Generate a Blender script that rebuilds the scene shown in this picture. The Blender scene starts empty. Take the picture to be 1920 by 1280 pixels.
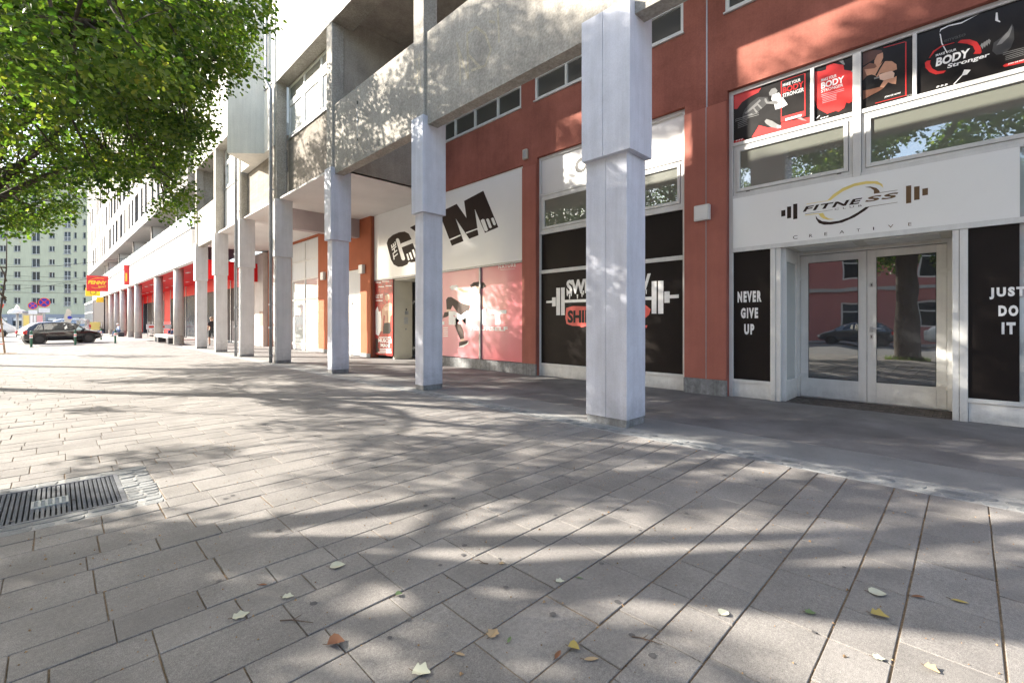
import bpy, bmesh, math, random
import numpy as np
from mathutils import Vector, Matrix, Euler

# ------------------------------------------------------------------ camera, light, exposure
SC = bpy.context.scene
COL = SC.collection
R = math.radians
EYE = 1.4

cam_data = bpy.data.cameras.new('camera')
cam_data.sensor_width = 36.0
cam_data.lens = 36.0 * 855.0 / 1920.0
cam_data.shift_y = -35.0 / 1920.0
cam_data.clip_start = 0.05
cam_data.clip_end = 3000.0
cam = bpy.data.objects.new('camera', cam_data)
COL.objects.link(cam)
cam.location = (0.0, 0.0, EYE)
cam.rotation_euler = (R(90), 0.0, R(-45))
SC.camera = cam

SUN_EL = R(27.0)
SUN_H = (-0.60, 0.80)                     # horizontal direction towards the sun
SUN_AZ = math.atan2(SUN_H[0], SUN_H[1])   # clockwise from +Y
world = bpy.data.worlds.new('World')
SC.world = world
world.use_nodes = True
wn = world.node_tree.nodes
wl = world.node_tree.links
wn.clear()
sky = wn.new('ShaderNodeTexSky')
sky.sky_type = 'NISHITA'
sky.sun_disc = False
sky.sun_elevation = SUN_EL
sky.sun_rotation = SUN_AZ
sky.air_density = 1.0
sky.dust_density = 1.5
sky.ozone_density = 1.0
bg = wn.new('ShaderNodeBackground')
bg.inputs['Strength'].default_value = 0.135
wo = wn.new('ShaderNodeOutputWorld')
# thin high clouds mixed into the sky
tc = wn.new('ShaderNodeTexCoord')
mpg = wn.new('ShaderNodeMapping'); mpg.inputs['Scale'].default_value = (1.0, 1.0, 3.0)
nz = wn.new('ShaderNodeTexNoise'); nz.inputs['Scale'].default_value = 2.2; nz.inputs['Detail'].default_value = 7.0; nz.inputs['Roughness'].default_value = 0.6
rmp = wn.new('ShaderNodeValToRGB'); rmp.color_ramp.elements[0].position = 0.42; rmp.color_ramp.elements[1].position = 0.72
rmp.color_ramp.elements[1].color = (0.38, 0.38, 0.38, 1)
mx = wn.new('ShaderNodeMixRGB'); mx.inputs['Color2'].default_value = (5.2, 5.3, 5.5, 1)
wl.new(tc.outputs['Generated'], mpg.inputs['Vector']); wl.new(mpg.outputs[0], nz.inputs['Vector'])
wl.new(nz.outputs[0], rmp.inputs[0]); wl.new(rmp.outputs[0], mx.inputs['Fac'])
wl.new(sky.outputs[0], mx.inputs['Color1']); wl.new(mx.outputs[0], bg.inputs['Color'])
wl.new(bg.outputs[0], wo.inputs['Surface'])

sun_data = bpy.data.lights.new('sun', 'SUN')
sun_data.energy = 5.0
sun_data.angle = R(0.5)
sun_data.color = (1.0, 0.93, 0.82)
sun = bpy.data.objects.new('sun', sun_data)
COL.objects.link(sun)
sun.location = (-20, 30, 30)
sdir = Vector((SUN_H[0] * math.cos(SUN_EL), SUN_H[1] * math.cos(SUN_EL), math.sin(SUN_EL)))
sun.rotation_euler = sdir.to_track_quat('Z', 'Y').to_euler()

SC.view_settings.view_transform = 'Standard'
SC.view_settings.look = 'None'
SC.view_settings.exposure = 1.93
SC.view_settings.gamma = 1.0
SC.view_settings.use_curve_mapping = False
SC.render.engine = 'CYCLES'
SC.cycles.max_bounces = 4
SC.cycles.diffuse_bounces = 3
SC.cycles.glossy_bounces = 2
SC.cycles.transmission_bounces = 4
SC.cycles.transparent_max_bounces = 8
SC.cycles.use_denoising = True
SC.cycles.use_adaptive_sampling = True
SC.cycles.adaptive_threshold = 0.02

# ------------------------------------------------------------------ materials
MATS = {}
def _nt(name):
    m = bpy.data.materials.new(name); m.use_nodes = True
    nt = m.node_tree; b = nt.nodes['Principled BSDF']
    return m, nt, b
def c4(c): return (c[0], c[1], c[2], 1.0)
def surf(name, col, rough=0.7, var=0.12, scale=6.0, fine=0.06, fscale=90.0, bump=0.0, bscale=120.0, spec=0.3,
         streak=0.0, metal=0.0, coat=0.0, rand=0.0, island=0.0, tint=None, stretch=None, speck=0.0, bdist=0.004, dirt=0.0):
    """procedural surface: base colour x large mottling x fine grain (x vertical streaks), bump, per-object variation"""
    m, nt, b = _nt(name)
    N, L = nt.nodes, nt.links
    g = N.new('ShaderNodeNewGeometry')
    vec = g.outputs['Position']
    if stretch:
        mp = N.new('ShaderNodeMapping'); mp.inputs['Scale'].default_value = stretch
        L.new(vec, mp.inputs['Vector']); vec = mp.outputs[0]
    n1 = N.new('ShaderNodeTexNoise'); n1.inputs['Scale'].default_value = scale; n1.inputs['Detail'].default_value = 4; n1.inputs['Roughness'].default_value = 0.62
    L.new(vec, n1.inputs['Vector'])
    n2 = N.new('ShaderNodeTexNoise'); n2.inputs['Scale'].default_value = fscale; n2.inputs['Detail'].default_value = 3
    L.new(g.outputs['Position'], n2.inputs['Vector'])
    def mrange(src, lo, hi, a=0.3, c=0.7):
        r = N.new('ShaderNodeMapRange'); r.inputs[1].default_value = a; r.inputs[2].default_value = c
        r.inputs[3].default_value = lo; r.inputs[4].default_value = hi
        L.new(src, r.inputs[0]); return r.outputs[0]
    def mul(a, c):
        q = N.new('ShaderNodeMath'); q.operation = 'MULTIPLY'; L.new(a, q.inputs[0]); L.new(c, q.inputs[1]); return q.outputs[0]
    f = mul(mrange(n1.outputs[0], 1 - var, 1 + var), mrange(n2.outputs[0], 1 - fine, 1 + fine))
    if speck:
        n3 = N.new('ShaderNodeTexNoise'); n3.inputs['Scale'].default_value = 330; n3.inputs['Detail'].default_value = 1
        L.new(g.outputs['Position'], n3.inputs['Vector'])
        f = mul(f, mrange(n3.outputs[0], 1 - speck, 1 + speck, 0.3, 0.72))
    if streak:
        mp = N.new('ShaderNodeMapping'); mp.inputs['Scale'].default_value = (3.5, 3.5, 0.22)
        L.new(g.outputs['Position'], mp.inputs['Vector'])
        ns = N.new('ShaderNodeTexNoise'); ns.inputs['Scale'].default_value = 2.2; ns.inputs['Detail'].default_value = 4; ns.inputs['Roughness'].default_value = 0.65
        L.new(mp.outputs[0], ns.inputs['Vector'])
        f = mul(f, mrange(ns.outputs[0], 1 - streak, 1 + streak * 0.4, 0.32, 0.62))
    if rand:
        oi = N.new('ShaderNodeObjectInfo'); f = mul(f, mrange(oi.outputs['Random'], 1 - rand, 1 + rand, 0, 1))
    if island:
        f = mul(f, mrange(g.outputs['Random Per Island'], 1 - island, 1 + island, 0, 1))
    if dirt:      # splashed grime near the foot, broken up by noise
        sx = N.new('ShaderNodeSeparateXYZ'); L.new(g.outputs['Position'], sx.inputs[0])
        nd = N.new('ShaderNodeTexNoise'); nd.inputs['Scale'].default_value = 7; nd.inputs['Detail'].default_value = 5; nd.inputs['Roughness'].default_value = .7
        L.new(g.outputs['Position'], nd.inputs['Vector'])
        zz = mrange(sx.outputs[2], 0.75, 0.0, 0.0, dirt)
        ad = N.new('ShaderNodeMath'); ad.operation = 'ADD'; L.new(zz, ad.inputs[0]); L.new(nd.outputs[0], ad.inputs[1])
        f = mul(f, mrange(ad.outputs[0], 1.0, 0.72, 0.78, 1.25))
        ns2 = N.new('ShaderNodeTexNoise'); ns2.inputs['Scale'].default_value = 2.1; ns2.inputs['Detail'].default_value = 8; ns2.inputs['Roughness'].default_value = .75
        L.new(g.outputs['Position'], ns2.inputs['Vector']); f = mul(f, mrange(ns2.outputs[0], 1.0, 0.91, 0.60, 0.72))
    cm = N.new('ShaderNodeVectorMath'); cm.operation = 'SCALE'
    if tint:
        mixc = N.new('ShaderNodeMixRGB'); mixc.inputs['Color1'].default_value = c4(col); mixc.inputs['Color2'].default_value = c4(tint)
        n4 = N.new('ShaderNodeTexNoise'); n4.inputs['Scale'].default_value = scale * 0.45; n4.inputs['Detail'].default_value = 5
        L.new(g.outputs['Position'], n4.inputs['Vector']); L.new(mrange(n4.outputs[0], 0, 1, 0.42, 0.68), mixc.inputs['Fac'])
        L.new(mixc.outputs[0], cm.inputs[0])
    else:
        cm.inputs[0].default_value = col
    L.new(f, cm.inputs['Scale'])
    L.new(cm.outputs[0], b.inputs['Base Color'])
    b.inputs['Roughness'].default_value = rough
    b.inputs['Specular IOR Level'].default_value = spec
    b.inputs['Metallic'].default_value = metal
    if coat:
        b.inputs['Coat Weight'].default_value = coat; b.inputs['Coat Roughness'].default_value = 0.04
    if bump:
        nb = N.new('ShaderNodeTexNoise'); nb.inputs['Scale'].default_value = bscale; nb.inputs['Detail'].default_value = 2
        L.new(g.outputs['Position'], nb.inputs['Vector'])
        bp = N.new('ShaderNodeBump'); bp.inputs['Strength'].default_value = bump; bp.inputs['Distance'].default_value = bdist
        L.new(nb.outputs[0], bp.inputs['Height']); L.new(bp.outputs[0], b.inputs['Normal'])
    MATS[name] = m
    return m
def plain(name, col, rough=0.5, metal=0.0, spec=0.5, coat=0.0, emit=None, es=0.0):
    m, nt, b = _nt(name)
    N, L = nt.nodes, nt.links
    n1 = N.new('ShaderNodeTexNoise'); n1.inputs['Scale'].default_value = 14; n1.inputs['Detail'].default_value = 4
    g = N.new('ShaderNodeNewGeometry'); L.new(g.outputs['Position'], n1.inputs['Vector'])
    r = N.new('ShaderNodeMapRange'); r.inputs[1].default_value = .3; r.inputs[2].default_value = .7; r.inputs[3].default_value = .94; r.inputs[4].default_value = 1.06
    L.new(n1.outputs[0], r.inputs[0])
    cm = N.new('ShaderNodeVectorMath'); cm.operation = 'SCALE'; cm.inputs[0].default_value = col; L.new(r.outputs[0], cm.inputs['Scale'])
    L.new(cm.outputs[0], b.inputs['Base Color'])
    b.inputs['Roughness'].default_value = rough; b.inputs['Metallic'].default_value = metal; b.inputs['Specular IOR Level'].default_value = spec
    if coat: b.inputs['Coat Weight'].default_value = coat; b.inputs['Coat Roughness'].default_value = 0.03
    if emit: b.inputs['Emission Color'].default_value = c4(emit); b.inputs['Emission Strength'].default_value = es
    MATS[name] = m
    return m
def glass(name, col, refl=0.25, rough=0.015, wav=0.0):
    """window pane: dim interior colour behind a reflecting sheet (Fresnel plus coated base reflectance)"""
    m, nt, b = _nt(name)
    N, L = nt.nodes, nt.links
    out = N['Material Output']
    b.inputs['Base Color'].default_value = c4(col); b.inputs['Roughness'].default_value = 0.5
    gl = N.new('ShaderNodeBsdfGlossy'); gl.inputs['Roughness'].default_value = rough; gl.inputs['Color'].default_value = (0.95, 0.97, 0.97, 1)
    fr = N.new('ShaderNodeFresnel'); fr.inputs['IOR'].default_value = 1.5
    mr = N.new('ShaderNodeMapRange'); mr.inputs[3].default_value = refl; mr.inputs[4].default_value = 1.0
    L.new(fr.outputs[0], mr.inputs[0])
    mixs = N.new('ShaderNodeMixShader')
    L.new(mr.outputs[0], mixs.inputs[0]); L.new(b.outputs[0], mixs.inputs[1]); L.new(gl.outputs[0], mixs.inputs[2])
    L.new(mixs.outputs[0], out.inputs['Surface'])
    if wav:
        g = N.new('ShaderNodeNewGeometry'); n = N.new('ShaderNodeTexNoise'); n.inputs['Scale'].default_value = 1.3; n.inputs['Detail'].default_value = 1
        L.new(g.outputs['Position'], n.inputs['Vector'])
        bp = N.new('ShaderNodeBump'); bp.inputs['Strength'].default_value = wav; bp.inputs['Distance'].default_value = 0.02
        L.new(n.outputs[0], bp.inputs['Height']); L.new(bp.outputs[0], gl.inputs['Normal'])
    MATS[name] = m
    return m
def leafmat(name, cols, trans=0.35):
    m, nt, b = _nt(name)
    N, L = nt.nodes, nt.links
    out = N['Material Output']
    g = N.new('ShaderNodeNewGeometry')
    rp = N.new('ShaderNodeValToRGB')
    el = rp.color_ramp.elements
    el[0].position = 0.0; el[0].color = c4(cols[0]); el[1].position = 1.0; el[1].color = c4(cols[-1])
    for i, c in enumerate(cols[1:-1]):
        e = el.new((i + 1) / (len(cols) - 1)); e.color = c4(c)
    nz_ = N.new('ShaderNodeTexNoise'); nz_.inputs['Scale'].default_value = 1.1; nz_.inputs['Detail'].default_value = 2
    L.new(g.outputs['Position'], nz_.inputs['Vector'])
    mi = N.new('ShaderNodeMath'); mi.operation = 'MULTIPLY_ADD'; mi.inputs[1].default_value = 0.62
    L.new(g.outputs['Random Per Island'], mi.inputs[0])
    sc_ = N.new('ShaderNodeMapRange'); sc_.inputs[1].default_value = 0.3; sc_.inputs[2].default_value = 0.7; sc_.inputs[3].default_value = 0.0; sc_.inputs[4].default_value = 0.38
    L.new(nz_.outputs[0], sc_.inputs[0]); L.new(sc_.outputs[0], mi.inputs[2])
    L.new(mi.outputs[0], rp.inputs[0])
    L.new(rp.outputs[0], b.inputs['Base Color'])
    b.inputs['Roughness'].default_value = 0.42; b.inputs['Specular IOR Level'].default_value = 0.4
    tr = N.new('ShaderNodeBsdfTranslucent')
    tint = N.new('ShaderNodeMixRGB'); tint.blend_type = 'MULTIPLY'; tint.inputs['Fac'].default_value = 1.0; tint.inputs['Color2'].default_value = (2.1, 2.5, 0.9, 1)
    L.new(rp.outputs[0], tint.inputs['Color1']); L.new(tint.outputs[0], tr.inputs['Color'])
    mixs = N.new('ShaderNodeMixShader'); mixs.inputs[0].default_value = trans
    L.new(b.outputs[0], mixs.inputs[1]); L.new(tr.outputs[0], mixs.inputs[2]); L.new(mixs.outputs[0], out.inputs['Surface'])
    MATS[name] = m
    return m

# ------------------------------------------------------------------ geometry helpers
class MB:
    def __init__(s): s.v = []; s.f = []; s.m = []
    def poly(s, pts, mi=0):
        b = len(s.v); s.v.extend([tuple(p) for p in pts]); s.f.append(tuple(range(b, b + len(pts)))); s.m.append(mi); return s
    def box(s, x0, x1, y0, y1, z0, z1, mi=0):
        if x0 > x1: x0, x1 = x1, x0
        if y0 > y1: y0, y1 = y1, y0
        b = len(s.v)
        s.v += [(x0, y0, z0), (x1, y0, z0), (x1, y1, z0), (x0, y1, z0), (x0, y0, z1), (x1, y0, z1), (x1, y1, z1), (x0, y1, z1)]
        s.f += [(b, b+3, b+2, b+1), (b+4, b+5, b+6, b+7), (b, b+1, b+5, b+4), (b+1, b+2, b+6, b+5), (b+2, b+3, b+7, b+6), (b+3, b, b+4, b+7)]
        s.m += [mi] * 6; return s
    def cbox(s, x0, x1, y0, y1, z0, z1, c=0.008, mi=0):
        """box with bevelled vertical and top edges (chamfer c)"""
        if x0 > x1: x0, x1 = x1, x0
        if y0 > y1: y0, y1 = y1, y0
        def ring(d, e, z): # octagon ring inset d, corner chamfer e
            return [(x0+d+e, y0+d, z), (x1-d-e, y0+d, z), (x1-d, y0+d+e, z), (x1-d, y1-d-e, z), (x1-d-e, y1-d, z), (x0+d+e, y1-d, z), (x0+d, y1-d-e, z), (x0+d, y0+d+e, z)]
        b = len(s.v); s.v += ring(0, c, z0) + ring(0, c, z1 - c) + ring(c, c * .6, z1)
        for k in range(2):
            for i in range(8):
                j = (i + 1) % 8; s.f.append((b+8*k+i, b+8*k+j, b+8*k+8+j, b+8*k+8+i)); s.m.append(mi)
        s.f.append(tuple(b + 16 + i for i in range(8))); s.f.append(tuple(b + 7 - i for i in range(8))); s.m += [mi, mi]; return s
    def prism(s, pts, z0, z1, mi=0):
        n = len(pts); b = len(s.v)
        s.v += [(p[0], p[1], z0) for p in pts] + [(p[0], p[1], z1) for p in pts]
        s.f.append(tuple(b + n - 1 - i for i in range(n))); s.f.append(tuple(b + n + i for i in range(n)))
        for i in range(n):
            j = (i + 1) % n; s.f.append((b + i, b + j, b + n + j, b + n + i))
        s.m += [mi] * (n + 2); return s
    def cyl(s, p0, p1, r0, r1=None, n=12, mi=0, caps=True):
        r1 = r0 if r1 is None else r1
        p0 = Vector(p0); p1 = Vector(p1); d = (p1 - p0)
        if d.length < 1e-9: return s
        d.normalize(); a = d.orthogonal().normalized(); c = d.cross(a)
        b = len(s.v)
        for p, r in ((p0, r0), (p1, r1)):
            for i in range(n):
                t = 2 * math.pi * i / n; q = p + (a * math.cos(t) + c * math.sin(t)) * r; s.v.append(tuple(q))
        for i in range(n):
            j = (i + 1) % n; s.f.append((b + i, b + j, b + n + j, b + n + i)); s.m.append(mi)
        if caps:
            s.f.append(tuple(b + n - 1 - i for i in range(n))); s.f.append(tuple(b + n + i for i in range(n))); s.m += [mi, mi]
        return s
    def tube(s, pts, rad, n=8, mi=0):
        """tapered tube through points"""
        P = [Vector(p) for p in pts]
        if not hasattr(rad, '__len__'): rad = [rad] * len(P)
        prev = None; b = len(s.v); up = None
        for k, p in enumerate(P):
            d = (P[min(k + 1, len(P) - 1)] - P[max(k - 1, 0)])
            if d.length < 1e-9: d = Vector((0, 0, 1))
            d.normalize()
            if up is None: up = d.orthogonal().normalized()
            up = (up - d * up.dot(d))
            up = up.normalized() if up.length > 1e-6 else d.orthogonal().normalized()
            c = d.cross(up)
            for i in range(n):
                t = 2 * math.pi * i / n; s.v.append(tuple(p + (up * math.cos(t) + c * math.sin(t)) * rad[k]))
        for k in range(len(P) - 1):
            for i in range(n):
                j = (i + 1) % n; s.f.append((b+k*n+i, b+k*n+j, b+(k+1)*n+j, b+(k+1)*n+i)); s.m.append(mi)
        e = b + (len(P) - 1) * n
        s.f.append(tuple(b + n - 1 - i for i in range(n))); s.f.append(tuple(e + i for i in range(n))); s.m += [mi, mi]; return s
    def ring(s, c, axis, r, t, n=20, k=6, mi=0):
        """torus"""
        c = Vector(c); ax = Vector(axis).normalized(); a = ax.orthogonal().normalized(); d = ax.cross(a); b = len(s.v)
        for i in range(n):
            w = 2*math.pi*i/n; rad = a*math.cos(w) + d*math.sin(w)
            for j in range(k):
                u = 2*math.pi*j/k; s.v.append(tuple(c + rad*(r + t*math.cos(u)) + ax*t*math.sin(u)))
        for i in range(n):
            for j in range(k):
                s.f.append((b+i*k+j, b+((i+1)%n)*k+j, b+((i+1)%n)*k+(j+1)%k, b+i*k+(j+1)%k)); s.m.append(mi)
        return s
    def lathe(s, prof, c=(0, 0), n=16, mi=0):
        b = len(s.v); m_ = len(prof)
        for (r, z) in prof:
            for i in range(n):
                t = 2*math.pi*i/n; s.v.append((c[0] + r*math.cos(t), c[1] + r*math.sin(t), z))
        for k in range(m_ - 1):
            for i in range(n):
                j = (i + 1) % n; s.f.append((b+k*n+i, b+k*n+j, b+(k+1)*n+j, b+(k+1)*n+i)); s.m.append(mi)
        s.f.append(tuple(b + n - 1 - i for i in range(n))); s.f.append(tuple(b + (m_-1)*n + i for i in range(n))); s.m += [mi, mi]
        return s

WLOC = {}
def link(o, parent=None, loc=(0, 0, 0)):
    COL.objects.link(o)
    loc = Vector(loc)
    if parent is not None:
        o.parent = parent
        o.location = loc - WLOC[parent.name]
    else:
        o.location = loc
    WLOC[o.name] = loc
    return o
def tag(o, label=None, cat=None, group=None, kind=None):
    if label: o['label'] = label
    if cat: o['category'] = cat
    if group: o['group'] = group
    if kind: o['kind'] = kind
    return o
def empty(name, loc=(0, 0, 0), label=None, cat=None, group=None, parent=None, kind=None):
    o = bpy.data.objects.new(name, None); o.empty_display_size = 0.2
    link(o, parent, loc)
    return tag(o, label, cat, group, kind)
def mesh_of(name, mb, mats, smooth=False):
    me = bpy.data.meshes.new(name)
    me.from_pydata(mb.v, [], mb.f)
    mats = mats if isinstance(mats, (list, tuple)) else [mats]
    for m in mats: me.materials.append(MATS[m])
    if len(mats) > 1: me.polygons.foreach_set('material_index', mb.m)
    if smooth: me.polygons.foreach_set('use_smooth', [True] * len(me.polygons))
    me.update()
    return me
def build(name, mb, mats, parent=None, smooth=False, label=None, cat=None, group=None, kind=None, local=False):
    """mesh object from world coordinates (origin put at its base) or, local=True, in its parent's own coordinates"""
    if not local:
        A = np.array(mb.v); lo = A.min(0); hi = A.max(0)
        c = Vector(((lo[0]+hi[0])/2, (lo[1]+hi[1])/2, lo[2]))
        mb.v = [(p[0]-c[0], p[1]-c[1], p[2]-c[2]) for p in mb.v]
    o = bpy.data.objects.new(name, mesh_of(name, mb, mats, smooth))
    if local:
        COL.objects.link(o)
        if parent is not None: o.parent = parent
        WLOC[o.name] = Vector((0, 0, 0))
    else:
        link(o, parent, c)
    return tag(o, label, cat, group, kind)
def copy_tree(o, parent=None, loc=None, rotz=None, **kw):
    c = o.copy(); COL.objects.link(c)
    for k in list(c.keys()):
        if k in kw and kw[k] is not None: c[k] = kw[k]
    if parent is not None: c.parent = parent
    for k, v in kw.items():
        if v is not None: c[k] = v
    if loc is not None: c.location = loc
    if rotz is not None: c.rotation_euler = (0, 0, rotz)
    for ch in list(o.children):
        copy_tree(ch, c)
    return c

_txt = {}
def text2d(body, bold=0.0, shear=0.0, spacing=1.0):
    key = (body, bold, shear, spacing)
    if key in _txt: return _txt[key]
    cu = bpy.data.curves.new('lettering', 'FONT')
    cu.body = body; cu.size = 1.0; cu.offset = bold; cu.shear = shear; cu.space_character = spacing
    cu.resolution_u = 3
    ob = bpy.data.objects.new('lettering', cu)
    COL.objects.link(ob)
    dg = bpy.context.evaluated_depsgraph_get()
    me = bpy.data.meshes.new_from_object(ob.evaluated_get(dg))
    V = np.array([v.co[:2] for v in me.vertices]); F = [tuple(p.vertices) for p in me.polygons]
    bpy.data.objects.remove(ob); bpy.data.curves.remove(cu); bpy.data.meshes.remove(me)
    lo = V.min(0); hi = V.max(0); V = (V - lo) / (hi - lo)
    _txt[key] = (V, F)
    return _txt[key]
def add_text(mb, body, fn, w, h, s0=0.0, t0=0.0, bold=0.0, shear=0.0, spacing=1.0, rot=0.0, mi=0):
    """flat lettering; fn maps (s, t) on a surface to a world point"""
    V, F = text2d(body, bold, shear, spacing)
    b = len(mb.v); cr, sr = math.cos(rot), math.sin(rot)
    for (a, c) in V:
        x, y = a * w, c * h
        mb.v.append(tuple(fn(s0 + x * cr - y * sr, t0 + x * sr + y * cr)))
    for f in F: mb.f.append(tuple(b + i for i in f)); mb.m.append(mi)
    return mb
def fac(X):
    """facade surface facing the street: (Y, Z) -> world, text runs towards -Y"""
    return lambda s, t: (X, -s, t)

def wall_grid(mb, fn, u0, u1, v0, v1, holes, depth, mi=0, rmi=None):
    """wall sheet with real openings; fn(u, v, d) -> world point, d metres behind the face; reveals run back by depth"""
    rmi = mi if rmi is None else rmi
    us = sorted({u0, u1, *[h[0] for h in holes], *[h[1] for h in holes]})
    vs = sorted({v0, v1, *[h[2] for h in holes], *[h[3] for h in holes]})
    us = [u for u in us if u0 - 1e-6 <= u <= u1 + 1e-6]; vs = [v for v in vs if v0 - 1e-6 <= v <= v1 + 1e-6]
    for i in range(len(us) - 1):
        k = 0
        while k < len(vs) - 1:
            def hole(k_):
                cu, cv = (us[i] + us[i+1]) / 2, (vs[k_] + vs[k_+1]) / 2
                return any(h[0] < cu < h[1] and h[2] < cv < h[3] for h in holes)
            if hole(k): k += 1; continue
            k2 = k
            while k2 + 1 < len(vs) - 1 and not hole(k2 + 1): k2 += 1
            a, b_, c, d_ = us[i], us[i+1], vs[k], vs[k2+1]
            mb.poly([fn(a, c, 0), fn(b_, c, 0), fn(b_, d_, 0), fn(a, d_, 0)], mi)
            k = k2 + 1
    for (a, b_, c, d_) in holes:
        mb.poly([fn(a, c, 0), fn(a, c, depth), fn(b_, c, depth), fn(b_, c, 0)], rmi)
        mb.poly([fn(a, d_, 0), fn(b_, d_, 0), fn(b_, d_, depth), fn(a, d_, depth)], rmi)
        mb.poly([fn(a, c, 0), fn(a, d_, 0), fn(a, d_, depth), fn(a, c, depth)], rmi)
        mb.poly([fn(b_, c, 0), fn(b_, c, depth), fn(b_, d_, depth), fn(b_, d_, 0)], rmi)
    return mb

# ------------------------------------------------------------------ material library
surf('slab', (0.218, 0.204, 0.191), rough=0.85, var=0.17, scale=2.3, fine=0.12, fscale=55, speck=0.36, bump=0.35, bscale=260, tint=(0.186, 0.174, 0.166), rand=0.10, island=0.09, spec=0.25, bdist=0.003)
surf('joint_soil', (0.22, 0.16, 0.105), rough=0.95, var=0.35, scale=14, fine=0.35, fscale=160, bump=0.8, bscale=200, bdist=0.01)
surf('mortar', (0.27, 0.268, 0.258), rough=0.9, var=0.18, scale=7, fine=0.15, fscale=120, bump=0.5, bscale=160)
surf('cobble', (0.20, 0.205, 0.206), rough=0.85, var=0.2, scale=9, fine=0.15, fscale=140, bump=0.7, bscale=120, rand=0.2, bdist=0.008)
surf('cast_iron', (0.145, 0.15, 0.165), rough=0.55, var=0.2, scale=12, fine=0.12, fscale=150, metal=0.25, bump=0.3, bscale=200)
surf('galvanised', (0.45, 0.46, 0.47), rough=0.4, var=0.1, scale=20, metal=0.6)
surf('pit_dark', (0.03, 0.026, 0.022), rough=0.9)
surf('screed', (0.19, 0.182, 0.178), rough=0.75, var=0.24, scale=1.6, fine=0.08, fscale=60, speck=0.1, bump=0.15, bscale=140, tint=(0.135, 0.128, 0.125))
surf('screed_edge', (0.225, 0.222, 0.215), rough=0.75, var=0.14, scale=1.9, fine=0.08, fscale=60, speck=0.1, bump=0.15, bscale=140)
surf('asphalt', (0.17, 0.165, 0.16), rough=0.85, var=0.12, scale=0.8, fine=0.12, fscale=70, bump=0.3, bscale=180)
surf('far_paving', (0.27, 0.255, 0.24), rough=0.85, var=0.14, scale=0.9, fine=0.1, fscale=9)
surf('red_plaster', (0.315, 0.114, 0.084), rough=0.85, var=0.2, scale=1.3, fine=0.09, fscale=40, bump=0.4, bscale=130, streak=0.07, spec=0.2)
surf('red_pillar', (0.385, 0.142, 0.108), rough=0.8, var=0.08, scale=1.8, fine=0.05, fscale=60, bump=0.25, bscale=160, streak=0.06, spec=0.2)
surf('orange_plaster', (0.40, 0.125, 0.062), rough=0.8, var=0.08, scale=1.4, fine=0.05, fscale=50, bump=0.2, bscale=140, spec=0.2)
surf('column_paint', (0.58, 0.595, 0.665), rough=0.6, var=0.07, scale=2.5, fine=0.05, fscale=60, bump=0.35, bscale=70, streak=0.10, speck=0.05, dirt=0.75)
surf('column_paint_far', (0.62, 0.61, 0.61), dirt=0.9, rough=0.6, var=0.06, scale=2.5, fine=0.04, fscale=60, bump=0.2, bscale=70, streak=0.08)
surf('stone_plinth', (0.215, 0.22, 0.225), rough=0.6, var=0.3, scale=14, fine=0.2, fscale=90, streak=0.3)
surf('concrete', (0.36, 0.335, 0.295), rough=0.9, var=0.16, scale=1.7, fine=0.2, fscale=26, speck=0.18, bump=0.7, bscale=55, streak=0.10, spec=0.2, bdist=0.006)
surf('concrete_dark', (0.37, 0.338, 0.295), rough=0.9, var=0.16, scale=1.7, fine=0.14, fscale=30, bump=0.5, bscale=60, streak=0.08, spec=0.2)
surf('concrete_board', (0.25, 0.222, 0.19), rough=0.9, var=0.2, scale=1.2, fine=0.14, fscale=30, bump=0.8, bscale=9, streak=0.12, stretch=(1, 0.7, 6), spec=0.2, bdist=0.012)
surf('graffiti', (0.41, 0.365, 0.28), rough=0.9, var=0.25, scale=8, fine=0.2, fscale=30)
surf('graffiti_green', (0.16, 0.36, 0.26), rough=0.8, var=0.2, scale=8)
surf('cream', (0.74, 0.71, 0.65), rough=0.85, var=0.06, scale=1.2, fine=0.05, fscale=30, bump=0.3, bscale=90, streak=0.08)
surf('white_soffit', (0.70, 0.67, 0.645), rough=0.9, var=0.05, scale=1.0, fine=0.03, fscale=30)
surf('mauve_beam', (0.40, 0.335, 0.33), rough=0.9, var=0.08, scale=1.5)
surf('white_metal', (0.70, 0.70, 0.68), dirt=0.3, rough=0.42, var=0.05, scale=3, fine=0.03, fscale=60, streak=0.06, spec=0.4)
surf('cream_metal', (0.62, 0.60, 0.54), rough=0.42, var=0.05, scale=3, streak=0.06, spec=0.4)
surf('beige_panel', (0.55, 0.52, 0.44), rough=0.55, var=0.05, scale=2)
surf('seal', (0.03, 0.03, 0.03), rough=0.8)
surf('white_panel', (0.76, 0.75, 0.73), rough=0.3, var=0.02, scale=2, fine=0.01, spec=0.4)
surf('sign_white', (0.90, 0.90, 0.885), rough=0.22, var=0.012, scale=2, fine=0.008, spec=0.5, coat=0.35)
surf('black_film', (0.020, 0.016, 0.0145), rough=0.45, var=0.12, scale=1.5, spec=0.12)
surf('poster_black', (0.016, 0.014, 0.013), rough=0.35, var=0.2, scale=3)
glass('glass_door', (0.016, 0.017, 0.02), 0.20, 0.012, wav=0.12)
glass('glass_transom', (0.15, 0.16, 0.13), 0.24, 0.012, wav=0.05)
glass('glass_dark', (0.03, 0.032, 0.03), 0.12)
glass('glass_pale', (0.45, 0.48, 0.47), 0.12)
surf('glass_far', (0.030, 0.037, 0.044), rough=0.18, var=0.5, scale=0.5, spec=0.18, rand=0.45)
glass('glass_rail', (0.55, 0.66, 0.66), 0.12, 0.05)
surf('curtain', (0.72, 0.73, 0.73), rough=0.8, var=0.06, scale=5, stretch=(6, 6, 0.4))
surf('metal_grey', (0.33, 0.34, 0.355), rough=0.45, var=0.12, scale=8, metal=0.5, streak=0.1)
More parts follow.
